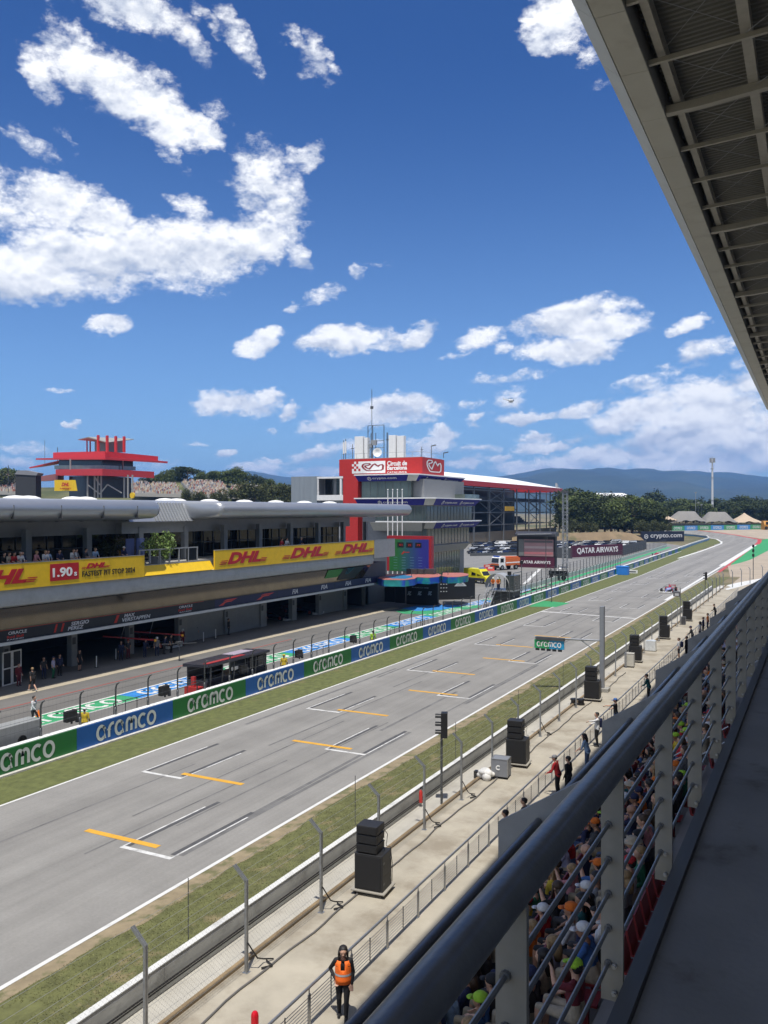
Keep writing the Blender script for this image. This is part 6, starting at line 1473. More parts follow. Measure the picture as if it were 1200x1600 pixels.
q = G(1045,925); rc = race_car((q.x,q.y,.014), R(-3), 'white red and blue racing car coming down the track towards the grid', ('white_blue',(.35,.37,.60)), ('crimson',(.42,.02,.03)))
m = MB(); m.box(-.62,-.36,-.1,1.4,.62,.66); m.box(.36,.62,-.1,1.4,.62,.66); m.build('sidepod_top', RED, rc); m = MB(); m.box(-.12,.12,-2.2,-.9,.50,.53); m.build('nose_stripe', MS('race_deep_blue', (.03,.06,.35), .3), rc)
q = GT(1026,868); race_car((q.x,q.y,.012), R(-4), 'red racing car driving in the far pit entry lane behind the fence', ('scarlet',(.45,.05,.03)), ('pale',(.5,.45,.42)))
# garages: parked racing cars seen in the dark openings
for i, px in enumerate((228,432,478)):
    y = ypx(px,-60); race_car((-60.6 if i else -59.0,y,.012), R(90), ['dark racing car being serviced by the pit crew in its garage','dark racing car inside the garage left of the pale pillar','dark racing car inside the garage right of the pale pillar'][i], ('dark_navy',(.015,.02,.05)), ('dark_red',(.15,.02,.03)), 'racing cars in garages')
# ------------------------------------------------------------------ far surroundings
def Zd(py, d): return CAMZ + (HY-py)*d/F
def XY(px, d): v = PD(px, HY, d); return (v.x, v.y)
LEAFA = M('pine_needles', (.050,.066,.022), .8, var=.30, scale=.25, island=.5, spec=.2); LEAFB = M('light_foliage', (.098,.125,.036), .75, var=.30, scale=.25, island=.5, spec=.2); LEAFC = M('olive_foliage', (.078,.088,.034), .8, var=.30, scale=.25, island=.5, spec=.2)
BARK = M('bark', (.13,.09,.06), .9, var=.3, scale=2)
def crown_mesh(seed, lobes, mat, n, size, flat_=1.0):
    r = random.Random(seed); mb = MB()
    for (cx,cy,cz,rx,ry,rz) in lobes:
        k = int(n*rx*rz)
        for _ in range(k):
            u = Vector((r.gauss(0,1),r.gauss(0,1),r.gauss(0,1))).normalized(); q = r.uniform(.55,1.05)
            q *= 1 + .22*mnoise.noise(Vector((u.x*2.2+seed,u.y*2.2,u.z*2.2+cx)))
            c = Vector((cx+u.x*rx*q, cy+u.y*ry*q, cz+u.z*rz*q)); s = size*r.uniform(.6,1.4)
            a = Vector((r.gauss(0,1),r.gauss(0,1),r.gauss(0,.6))).normalized(); b = a.cross(Vector((r.gauss(0,1),r.gauss(0,1),r.gauss(0,1)))).normalized()
            mb.add([c-a*s-b*s*.6, c+a*s*.2-b*s*.7, c+a*s, c+a*s*.1+b*s*.7], [(0,1,2,3)])
    return mb.mesh('crown', mat)
def tree_proto(kind, seed):
    r = random.Random(seed*7+1); L = []
    if kind == 'pine':
        for _ in range(11): a = r.uniform(0,6.28); q = r.uniform(.05,.28); L.append((q*cos(a),q*sin(a),r.uniform(.22,.86),r.uniform(.16,.25),r.uniform(.16,.25),r.uniform(.10,.17)))
        L.append((0,0,.5,.24,.24,.40)); mat = LEAFA
    elif kind == 'broad':
        for _ in range(11): a = r.uniform(0,6.28); q = r.uniform(.05,.26); L.append((q*cos(a),q*sin(a),r.uniform(.25,.83),r.uniform(.17,.24),r.uniform(.17,.24),r.uniform(.13,.19)))
        L.append((0,0,.5,.26,.26,.38)); mat = LEAFB
    elif kind == 'umbrella':
        for _ in range(11): a = r.uniform(0,6.28); q = r.uniform(.05,.36); L.append((q*cos(a),q*sin(a),r.uniform(.70,.84),r.uniform(.16,.24),r.uniform(.16,.24),r.uniform(.08,.13)))
        mat = LEAFA
    else:
        for _ in range(8): a = r.uniform(0,6.28); q = r.uniform(.1,.5); L.append((q*cos(a),q*sin(a),r.uniform(.25,.7),r.uniform(.2,.34),r.uniform(.2,.34),r.uniform(.2,.32)))
        mat = LEAFC
    cm = crown_mesh(seed, L, mat, 7500 if kind != 'shrub' else 3200, .024 if kind != 'shrub' else .035)
    t = MB(); t.tube([(0,0,0),(.01,.0,.3),(-.01,.01,.6),(0,0,.85)], .028, 7, .006)
    for _ in range(6):
        a = r.uniform(0,6.28); z = r.uniform(.35,.65); t.tube([(0,0,z),(.1*cos(a),.1*sin(a),z+.07),(.24*cos(a),.24*sin(a),z+.15)], .010, 5, .003)
    return cm, t.mesh('trunk', BARK)
TP = {(k,i): tree_proto(k, 10*i+j) for j, k in enumerate(('pine','broad','umbrella','shrub')) for i in range(4)}
def tree(kind, loc, h, label, group, w=1.0, name=None):
    v = rnd.randrange(4); cm, tm_ = TP[(kind,v)]
    t = thing(name or ('shrub' if kind == 'shrub' else 'pine_tree' if kind != 'broad' else 'tree'), label, 'shrub' if kind == 'shrub' else 'tree', loc, rnd.uniform(0,6.28), group); t.scale = (h*w,h*w,h)
    for nm, me in (('crown',cm),('trunk',tm_)):
        o = bpy.data.objects.new(nm, me); COL.objects.link(o); o.parent = t
    return t
# earth bank and wood on the right
ridge('earth_bank', 366, [(800,840),(830,834),(860,833),(900,833),(960,831),(985,833),(1002,840),(1012,850)], 10, M('bank_soil', (.20,.145,.085), .95, var=.25, scale=.15, coord='Position', dirt=((.08,.085,.035),.8,.07,.5,.65)), 4.2)
PXS = [889,897,906,915,925,935,946,956,966,976,986,999,1012,1024]
for row, (d, off, hs, txt) in enumerate(((388,0,17.0,'front row of the car park wood'),(412,6,19.0,'second row of the car park wood'),(440,-4,20.0,'rear row of the car park wood'))):
    for i, px in enumerate(PXS):
        px_ = px+off+rnd.uniform(-3,3); x, y = XY(px_, d+rnd.uniform(-6,6)); z = lerp(px_,[(850,4.0),(960,3.6),(1030,2.6)]) + row*.8
        h = hs*lerp(px_,[(850,1.08),(900,1.0),(960,.95),(1000,.9),(1030,.70)])*rnd.uniform(.88,1.08)
        kind = rnd.choice(('pine','pine','pine','broad')); tree(kind, (x,y,z), h, '%s, %s from the left in the %s' % ('dark pine' if kind != 'broad' else 'lighter leafy tree', ORD[i], txt), 'trees of the car park wood', 1.25)
for i, px in enumerate((890,899,908,918,930,1000,1012,1026,1034,1041)):
    d = 378; x, y = XY(px, d); tree('shrub', (x,y,3.2), rnd.uniform(4.5,7.5), 'low bush at the foot of the wood, %s from the left' % ORD[i], 'bushes along the earth bank', .9)
for row, (d, hs, txt) in enumerate(((590,17,'front row beyond the tents'),(640,19,'middle row beyond the tents'),(700,22,'rear row beyond the tents'))):
    pxs = span(1022,1215,17)
    for i, px in enumerate(pxs):
        px_ = px+rnd.uniform(-4,4); x, y = XY(px_, d+rnd.uniform(-10,10)); kind = rnd.choice(('pine','pine','broad'))
        h = hs*rnd.uniform(.85,1.1)*lerp(px_,[(1020,1.0),(1060,.9),(1210,.95)])
        if row == 2 and i == 0: h *= 1.25
        tree(kind, (x,y,4.6), h, '%s, %s from the left in the %s' % ('dark pine' if kind == 'pine' else 'lighter leafy tree', ORD[i], txt), 'trees beyond the tents', 1.35)
# white roofed hall above the wood
t = thing('white_roofed_hall', 'long white roof showing above the wood on grey posts', 'building', (*XY(950,475),4)); d = 475; k = d/F
x0, y0 = XY(911,d); x1, y1 = XY(990,d); dr = Vector((x1-x0,y1-y0,0)).normalized(); n = Vector((-dr.y,dr.x,0)); A = Vector((x0,y0,0)); L = (Vector((x1,y1,0))-A).length
m = MB(); q = [A,A+dr*L,A+dr*L+n*20,A+n*20]; z = [Zd(777.5,d),Zd(777.5,d),Zd(772,d)+1,Zd(772,d)+1]
m.add([tuple(v+Vector((0,0,zz))) for v, zz in zip(q,z)]+[tuple(v+Vector((0,0,zz-1))) for v, zz in zip(q,z)], [(0,1,2,3),(7,6,5,4),(0,4,5,1),(1,5,6,2),(2,6,7,3),(3,7,4,0)]); m.build('roof', WHITE, t, world=True)
m = MB()
for f_ in (.05,.3,.5,.7,.95): p = A+dr*L*f_+n*2; m.bar((p.x,p.y,2),(p.x,p.y,Zd(779,d)),.8)
p, p2 = A+n*14, A+dr*L+n*14; m.bar((p.x,p.y,(Zd(779,d)+8)/2),(p2.x,p2.y,(Zd(779,d)+8)/2),1.0,Zd(780,d)-8); m.build('wall', MS('hall_shade', (.18,.18,.18)), t, world=True)
# stretch tents
def tent(label, px0, px1, peaks, eave, mat, d, group='stretch tents beyond the last bend'):
    k = d/F; x, y = XY((px0+px1)/2, d); zb = 3.6; t = thing('stretch_tent', label, 'tent', (x,y,zb), TH, group); W = (px1-px0)*k; D_ = 14.0; mb = MB(); nx, ny = 28, 10; vs = []
    for j in range(ny+1):
        for i in range(nx+1):
            u = i/nx; v = j/ny; X_ = (u-.5)*W; Y_ = (v-.5)*D_; ze = Zd(eave,d)-zb - .8*abs(sin(u*pi*3))*0
            h = 0
            for pp, py in peaks:
                pxx = (pp-(px0+px1)/2)*k; r_ = sqrt(((X_-pxx)/(W*.5))**2 + (Y_/(D_*.75))**2); h = max(h, (Zd(py,d)-zb-ze)*(.55*max(0,1-r_)+.45*max(0,1-r_*1.1)**2.2))
            h += (Zd(peaks[0][1],d)-zb-ze)*.42*max(0,sin(pi*u))*max(0,sin(pi*v)) if len(peaks) > 1 else 0; h = min(h, Zd(min(p_[1] for p_ in peaks),d)-zb-ze); edge = min(u,1-u,v,1-v); vs.append((X_, Y_, ze + h + .8*min(1,edge*5) - .5*(1-min(1,edge*8))*(.5+.5*cos(u*22))))
    mb.add(vs, [(j*(nx+1)+i, j*(nx+1)+i+1, (j+1)*(nx+1)+i+1, (j+1)*(nx+1)+i) for j in range(ny) for i in range(nx)]); mb.build('canvas', mat, t, smooth=True)
    m = MB()
    for i in range(7):
        for v in (-D_/2+.5, D_/2-.5): X_ = (-.46+.92*i/6)*W; m.cyl((X_,v,0),(X_,v,Zd(eave,d)-zb+.3),.09,n=6)
    for pp, py in peaks: X_ = (pp-(px0+px1)/2)*k; m.cyl((X_,0,0),(X_,0,Zd(py,d)-zb),.12,n=6)
    m.build('pole', DSTEEL, t)
TG = MS('tent_grey', (.21,.20,.185), .8); TB = MS('tent_beige', (.46,.36,.26), .8)
tent('small peach coloured tent peak at the left of the tents', 1033, 1052, [(1039,804.5)], 812, TB, 480)
tent('left one of the two large grey stretch tents', 1040, 1096, [(1067,801),(1081,801)], 815.5, TG, 480)
tent('right one of the two large grey stretch tents', 1094, 1146, [(1112,802.5),(1128,802)], 816.5, TG, 480)
tent('beige pointed tent at the right end of the tents', 1140, 1192, [(1163,803)], 817, TB, 480)
t = thing('terrace_fence', 'dark fenced terrace with shaded tables under the tents', 'fence', (*XY(1115,464),3.2), TH); k = 464/F; m = MB(); m.box(-68*k,76*k,0,.3,-.3,Zd(818,464)-3.2); m.build('dark_screen', MS('shade_screen', (.035,.035,.03)), t)  # opaque dark sheet drawn for the shaded interior under the tents
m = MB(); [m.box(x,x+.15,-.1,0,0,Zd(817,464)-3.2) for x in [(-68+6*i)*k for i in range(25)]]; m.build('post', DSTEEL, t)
bx = span(1049,1193,8)
for i, (a, b) in enumerate(zip(bx, bx[1:])):
    d = 458; t = thing('far_board', '%s board under the tents, %s from the left' % (('green','blue')[i%2], ORD[i]), 'advertising board', (*XY(a,d),gz(*XY(a,d))), TH, 'advertising boards under the tents'); w = (b-a)*d/F
    m = MB(); m.box(.05,w-.05,0,.3,-.3,7.6*d/F); m.build('board_panel', MS('far_green', (.05,.26,.12)) if i%2 == 0 else MS('far_blue', (.05,.22,.48)), t)
    me2 = WORD_ME.copy(); me2.materials.clear(); me2.materials.append(LIT)
    for v in me2.vertices: v.co = Vector((w*.2+v.co.x/WORD_W*w*.6, -.02-v.co.z, .75+v.co.y*1.2))
    o = bpy.data.objects.new('lettering', me2); COL.objects.link(o); o.parent = t
t = thing('orange_machine', 'orange machine parked right of the beige tent', 'machine', (*XY(1198,455),gz(*XY(1198,455))), TH); k = 455/F
m = MB(); m.px([(-2,0),(-2.2,2.6),(-1,4.6),(1.5,4.6),(2,3),(2,0)], -2.2, 3.5); m.build('body', MS('machine_orange', (.52,.24,.04)), t, bevel=.1); m = MB(); m.box(-1.4,2.6,-2.25,-2.1,2.7,4.2); m.build('window', GLASS, t); m = MB(); [m.cyl((x,-2.4,.9),(x,-1.4,.9),.9,n=14) for x in (-1.2,2.4)]; m.build('wheel', RUBBER, t)
t = thing('telecom_mast', 'tall white telecom mast rising behind the tents', 'mast', (*XY(1113,600),5)); h = Zd(717,600)-5
m = MB(); m.tube([(0,0,0),(0,0,h*.35),(0,0,h*.7),(0,0,h)], .95, 10, .55); m.build('tube_mast', MS('mast_white', (.62,.62,.62)), t, smooth=True); m = MB(); [m.cyl((0,0,h*a),(0,0,h*a+.4),1.05,n=10) for a in (.35,.7,.84)]; m.build('flange', GREY, t)
m = MB()
for a in range(6): c_ = Vector((1.5*cos(a*1.05),1.5*sin(a*1.05),h-1)); m.cbox(c_,.7,.7,3.2); m.bar((0,0,h-1),c_,.15)
m.tube([(0,0,h),(0,0,h+1.6)],.1,5); m.build('antenna_head', GREY, t)
for i, (px, pt, pb, lb) in enumerate(((1087,769,806,'thin floodlight mast left of the telecom mast'),(1096,788,815,'short dark pole between the grey tents'),(1091,785,806,'faint thin mast beside the floodlight mast'))):
    d = 560; t = thing('thin_mast', lb, 'mast', (*XY(px,d),4.7), 0, 'thin masts among the tents'); m = MB(); hh = Zd(pt,d)-4.7; m.cyl((0,0,0),(0,0,hh),.16,n=6); m.build('pole', DSTEEL if i else GREY, t); m = MB(); m.box(-.7,.7,-.2,.2,hh-.6,hh); m.build('head', GREY, t)

# ------------------------------------------------------------------ hill, stands and pavilion on the left
ridge('hillside', 470, [(-400,780),(-100,768),(60,762),(190,760),(240,754),(300,751),(360,754),(420,764),(470,774),(620,790)], 170, M('hill_grass', (.115,.115,.045), .95, var=.3, scale=.05, coord='Position', dirt=((.05,.065,.02),.8,.04,.45,.6)), 5.5)
CROWDC = [MS('crowd_%d' % i, c_, .8) for i, c_ in enumerate(((.60,.56,.50),(.46,.34,.25),(.36,.13,.10),(.12,.12,.16),(.52,.42,.26),(.34,.35,.36)))]
CROWDN = ['crowd']
def hill_stand(label, clabel, pts, seed, n):
    """pts: front-left, front-right, back-right, back-left as (px,py,d)"""
    P_ = [PD(*p) for p in pts]; t = thing('hill_stand', label, 'grandstand', P_[0], 0, 'open stands on the hillside'); m = MB(); rows = 9
    for j in range(rows):
        a, b = j/rows, (j+1)/rows
        A = P_[0].lerp(P_[3],a); B = P_[1].lerp(P_[2],a); A2 = P_[0].lerp(P_[3],b); B2 = P_[1].lerp(P_[2],b)
        A2.z = A.z; B2.z = B.z; lo = Vector((0,0,-1.6))
        m.add([A,B,B2,A2,A+lo,B+lo,B2+lo,A2+lo], [(0,1,2,3),(0,4,5,1),(7,6,5,4),(1,5,6,2),(3,7,4,0)])
    m.build('stepped_seating', MS('stand_pale', (.36,.34,.31)), t, world=True)
    r = random.Random(seed); c_ = MB()
    for _ in range(n):
        j = r.randrange(rows)/rows; p = P_[0].lerp(P_[3],j).lerp(P_[1].lerp(P_[2],j), r.random()); c_.cur = r.randrange(6)
        c_.cbox((p.x+r.uniform(-.3,.3),p.y+r.uniform(.1,.9),p.z+.55),.5,.4,1.0,r.random()); c_.cur = r.choice((1,1,0)); c_.sph((p.x,p.y+.5,p.z+1.2),.16,.16,.2,5,4)
    o = c_.build('crowd', CROWDC); tag(o, clabel, 'crowd', kind='stuff')
hill_stand('pale open stand on the hillside just right of the red roofed pavilion', 'far crowd in pale clothes on the stand next to the pavilion', [(206,770,395),(284,772,395),(274,756,425),(204,753,425)], 1, 330)
hill_stand('long open stand in the middle of the hillside full of reddish dots', 'far mixed crowd on the middle hillside stand', [(300,772,395),(360,773,395),(344,752,430),(283,750,430)], 2, 420)
hill_stand('small open stand at the right end of the hillside', 'far crowd on the small right hillside stand', [(362,774,400),(414,774,400),(405,760,425),(360,759,425)], 3, 260)
hill_stand('open stand on the slope behind the left end of the pavilion', 'far crowd behind the left end of the pavilion', [(-60,766,395),(30,768,395),(24,742,430),(-60,738,430)], 4, 300)
LT = [(-20,470,15,'broad'),(4,440,17,'broad'),(14,470,15,'broad'),(28,450,15,'broad'),(-6,405,14,'broad'),(18,408,12,'shrub'),(222,470,11,'pine'),(232,478,12,'pine'),(246,470,13,'broad'),(260,462,16,'broad'),(272,472,17,'broad'),(283,480,18,'pine'),(293,470,20,'umbrella'),(303,478,18,'umbrella'),(312,470,14,'broad'),(322,475,15,'broad'),(333,470,16,'broad'),(343,478,15,'broad'),(356,455,18,'broad'),(368,455,20,'broad'),(379,460,18,'broad'),(398,455,17,'pine'),(408,460,16,'pine'),(422,450,13,'broad'),(436,440,11,'broad'),(447,432,9,'shrub')]
for i, (px, d, h, kd) in enumerate(LT):
    x, y = XY(px, d); zz = Zd(lerp(px,[(-40,766),(40,762),(220,757),(240,756),(300,754),(360,757),(420,766),(470,776)]), 470)-2.0
    tree(kd, (x,y,zz), h*(.60 if px > 200 else .75), '%s, %s from the left on the hill skyline' % ({'broad':'leafy tree','pine':'dark pine','umbrella':'umbrella pine','shrub':'spreading bush'}[kd], ORD[i]), 'trees on the hill skyline', 1.35)
for i, px in enumerate((296,312,330,352,370,385,398,412,424,436,448,460)):
    d = 330; x, y = XY(px, d); tree('shrub', (x,y,Zd(788,d)), rnd.uniform(5.0,6.8)*(1 if px < 380 else 1.5), 'green bush above the pit roof, %s from the left' % ORD[i], 'bushes above the pit roof', 1.0)
# red roofed pavilion, corner turned to the viewer
pv = thing('pavilion', 'hexagonal hill pavilion with red roofs and four red fins', 'building', (*XY(164,255),10), 0)
PRED = MS('pavilion_red', (.60,.035,.035), .5); PGREY = MS('pavilion_grey', (.33,.33,.31)); PDK = MS('pavilion_dark', (.03,.033,.036), .2)
def plan(l): return [Vector((*XY(px,d),0)) for px, d in l]
def slab(nm, lst, mat, pinch=1.0):
    """lst: (px, d, py_bottom, py_top)"""
    m = MB(); n = len(lst); vs = [(*XY(px,d),Zd(a,d)) for px,d,a,b in lst]+[(*XY(px,d),Zd(b,d)) for px,d,a,b in lst]
    c_ = sum((Vector(v) for v in vs[:n]), Vector())/n
    m.add(vs, [[i,(i+1)%n,n+(i+1)%n,n+i] for i in range(n)]+[list(range(n))[::-1],[n+i for i in range(n)]]); m.build(nm, mat, pv, world=True)
slab('roof_eave', [(56,272,718.5,716),(164,240,718,714.5),(262,268,724,721),(230,305,719,718),(110,310,717,716)], PRED)
slab('roof_rim', [(83,275,716,707),(164,246,714.5,705),(247,271,720,713),(225,300,717,711),(115,305,715,708)], PRED)
slab('side_roof', [(46,285,732,730),(92,272,722,719.5),(112,285,722,719),(70,305,729,727)], PRED)
slab('upper_storey', [(92,268,734,716.5),(160,250,734,715),(208,264,735,719),(200,300,734,718),(100,300,734,717)], PDK)
slab('gallery_glass', [(85,262,733,727),(164,242,733,727),(212,262,735,729),(205,295,734,728),(95,295,733,727)], LGLASS)
slab('lower_band', [(87,260,743,733.5),(160,236,743,732.5),(241,258,747,737),(228,298,746,737),(95,300,743,733)], PRED)
slab('side_band', [(57,275,752,745),(90,262,750,740),(100,290,750,740),(70,295,752,745)], MS('faded_red', (.36,.12,.10)))
slab('ground_storey', [(108,262,778,744),(160,248,778,744),(205,262,778,747),(200,290,778,746),(115,290,778,744)], PDK)
m = MB()
for px in (137,148,153,158,194,200,207): a = Vector((*XY(px,246),0)); m.bar((a.x,a.y,Zd(778,246)),(a.x,a.y,Zd(742,246)),.35)
for a, b in (((138,758),(156,772)),((156,772),(168,757)),((168,757),(190,770)),((148,745),(156,758))): p, q = PD(*a,244), PD(*b,244); m.bar(p,q,.3)
for px in (110,156,192): a = Vector((*XY(px,252),0)); m.bar((a.x,a.y,Zd(734,252)),(a.x,a.y,Zd(717,252)),.3)
m.build('steel_frame', PGREY, pv, world=True)
slab('top_roof', [(122,266,687.5,686.5),(138,252,684,682.5),(168,248,692,691),(209,262,687,686),(200,285,686,685),(150,290,684,683)], MS('roof_concrete', (.30,.30,.27)))
slab('top_wall', [(148,262,707,686),(166,258,707,690),(196,266,707,687),(190,280,707,687),(150,282,707,686)], PGREY)
for px in (136,141,150): a = XY(px,262); m = MB(); m.bar((*a,Zd(706,262)),(*a,Zd(687,262)),.3); m.build('column', PRED, pv, world=True)
for px, pt, d in ((153.5,680,250),(167.5,680.5,246),(181,681.5,249),(194,682,253)): a = XY(px,d); m = MB(); m.bar((*a,Zd(707,d)),(*a,Zd(pt,d)),.60); m.build('red_fin', PRED, pv, world=True)
m = MB(); a, b = PD(85,767,240), PD(121,750,240); m.add([(a.x,a.y,a.z),(*XY(121,240),a.z),(*XY(118,240),b.z),(*XY(85,240),b.z)], [(0,1,2,3)]); t = tag(m.build('hill_banner', YELLOW), 'yellow banner with red lettering under the pavilion', 'banner')
text('DHL', DRED, PD(96,760,239.5), RV, ZP, 12*240/F, 6*240/F, None, bold=.05, shear=.3).parent = t
text('FASTEST', DRED, PD(94,764.5,239.5), RV, ZP, 17*240/F, 2.4*240/F, None, bold=.03).parent = t
t = thing('scaffold_tower', 'dark mesh covered scaffold left of the pavilion', 'scaffold', (*XY(42,255),8), TH); k = 255/F; m = MB(); m.box(-18*k,14*k,0,4,0,Zd(741,255)-8); m.build('mesh_cover', MS('mesh_dark', (.035,.037,.04), .8), t); m = MB(); m.prism([(-19*k,Zd(741,255)-8),(15*k,Zd(743,255)-8),(18*k,Zd(739,255)-8),(0,Zd(735,255)-8),(-14*k,Zd(735,255)-8)], lambda a,b,q: (a,q,b), -.2, 4.2); m.build('tarpaulin', MS('tarp_grey', (.22,.22,.23), .5), t)
for i, (px, pt) in enumerate(((70,688),(90,699),(13,727))):
    d = 300; t = thing('far_pole', ['hair thin aerial above the left pavilion roof','stub aerial on the left pavilion roof','thin pole among the trees at the left edge'][i], 'aerial', (*XY(px,d),Zd(716 if i < 2 else 770,d)-(2 if i<2 else 0))); m = MB(); h = Zd(pt,d)-t.location.z; m.cyl((0,0,0),(0,0,h),.06 if i == 0 else .12,n=5); m.build('pole', DSTEEL, t)
q = PD(207,774,230); t = thing('yellow_sphere_sign', 'small yellow round sign on the pit roof in front of the pavilion', 'sign', q); m = MB(); m.cyl((0,.2,0),(0,-.2,0),.8,n=16); m.build('disc', YELLOW, t); m = MB(); m.cyl((0,0,-2.5),(0,0,-.7),.08,n=6); m.build('post', DSTEEL, t)
# plants on the terrace
t = tree('shrub', (-53.6,ypx(246,-53.6),8.7), 3.2, 'bright green bushy tree in a planter on the pit terrace', None, .75, name='potted_tree'); t['category'] = 'plant'
for ch in t.children:
    if ch.name.startswith('crown'): ch.data = ch.data.copy(); ch.data.materials.clear(); ch.data.materials.append(M('fresh_leaves', (.13,.20,.045), .6, var=.3, scale=.25, island=.4))
# the trunk and leaves sit in a square planter
pl_ = thing('planter', 'grey square planter holding the terrace tree', 'planter', (-53.6,ypx(246,-53.6),8.70)); m = MB(); m.box(-.5,.5,-.5,.5,0,.6); m.box(-.55,.55,-.55,.55,.6,.66); m.build('pot', GREY, pl_)
tree('shrub', (-57.2,ypx(180,-57),8.7), 2.8, 'dark shrub in the shade against the terrace windows', None, .8, name='potted_shrub')
# helicopter
q = PD(796,626,900); t = thing('helicopter', 'white helicopter flying in front of the clouds', 'helicopter', q, TH+.2); k = 900/F
HW = MS('helicopter_white', (.62,.62,.6), .4)
m = MB(); m.sph((2.5*k,0,0),5*k,2.2*k,2.4*k,12,8); m.tube([(0,0,.6*k),(-9*k,0,1.6*k)], 1.1*k, 8, .4*k); m.build('fuselage', HW, t, smooth=True)
m = MB(); m.sph((4.6*k,0,.4*k),3.0*k,1.9*k,1.6*k,10,6); m.build('canopy', GLASS, t, smooth=True)
m = MB(); m.prism([(-9.5*k,1*k),(-8*k,1.2*k),(-9.5*k,4*k),(-10.5*k,4*k)], lambda a,b,q: (a,q,b), -.15*k, .15*k); m.build('tail_fin', HW, t)
m = MB(); m.box(-7*k,11*k,-.25*k,.25*k,3.2*k,3.35*k); m.box(1.7*k,2.3*k,-9*k,9*k,3.2*k,3.35*k); m.cyl((2*k,0,2*k),(2*k,0,3.4*k),.3*k,n=6); m.build('rotor', DSTEEL, t)
m = MB()
for s_ in (-1,1): m.tube([(-1.5*k,s_*1.8*k,-3*k),(5.5*k,s_*1.8*k,-3*k)], .18*k, 5); m.bar((0,s_*1.4*k,-1.5*k),(0,s_*1.8*k,-3*k),.2*k); m.bar((4*k,s_*1.4*k,-1.5*k),(4*k,s_*1.8*k,-3*k),.2*k)
m.build('skids', DSTEEL, t)
# ------------------------------------------------------------------ people
def lerp3(a, b, t): return a+(b-a)*t
class Body:
    """tapered capsules and ellipsoids fused into one continuous skin"""
    def __init__(s): s.caps = []
    def cap(s, p0, r0, p1, r1, tag_): s.caps.append((Vector(p0), r0, Vector(p1), r1, tag_))
    def mesh(s, name, vox, smooth_it=4):
        mb = MB()
        for p0, r0, p1, r1, _ in s.caps:
            L = (p1-p0).length; n = max(2, int(L/max(.02, min(r0,r1)*.6)))
            if L < 1e-4: mb.sph(p0, r0, n=12, m=8); continue
            mb.sph(p0, r0, n=12, m=8); mb.sph(p1, r1, n=12, m=8); mb.tube([p0+(p1-p0)*(i/3) for i in range(4)], r0, 12, r1)
        me = bpy.data.meshes.new('tmp'); me.from_pydata(mb.v, [], mb.f); o = bpy.data.objects.new('tmp', me); COL.objects.link(o)
        rm = o.modifiers.new('r','REMESH'); rm.mode = 'VOXEL'; rm.voxel_size = vox; rm.use_smooth_shade = True
        sm = o.modifiers.new('s','SMOOTH'); sm.iterations = smooth_it; sm.factor = .5
        dg = bpy.context.evaluated_depsgraph_get(); out = bpy.data.meshes.new_from_object(o.evaluated_get(dg)); bpy.data.objects.remove(o); bpy.data.meshes.remove(me)
        out.name = name
        for _ in range(6): out.materials.append(SKIN)
        idx = []
        for f in out.polygons:
            c = f.center; best = 1e9; bt = 0
            for p0, r0, p1, r1, tg in s.caps:
                d = p1-p0; L2 = d.length_squared; t = 0 if L2 < 1e-9 else min(1,max(0,(c-p0).dot(d)/L2)); q = (c-(p0+d*t)).length - (r0+(r1-r0)*t)
                if q < best: best = q; bt = tg
            idx.append(bt)
        out.polygons.foreach_set('material_index', idx); out.polygons.foreach_set('use_smooth', [True]*len(idx)); out.update(); return out
SK, TOP, BOT, SHOE, FORE, SHIN = range(6)
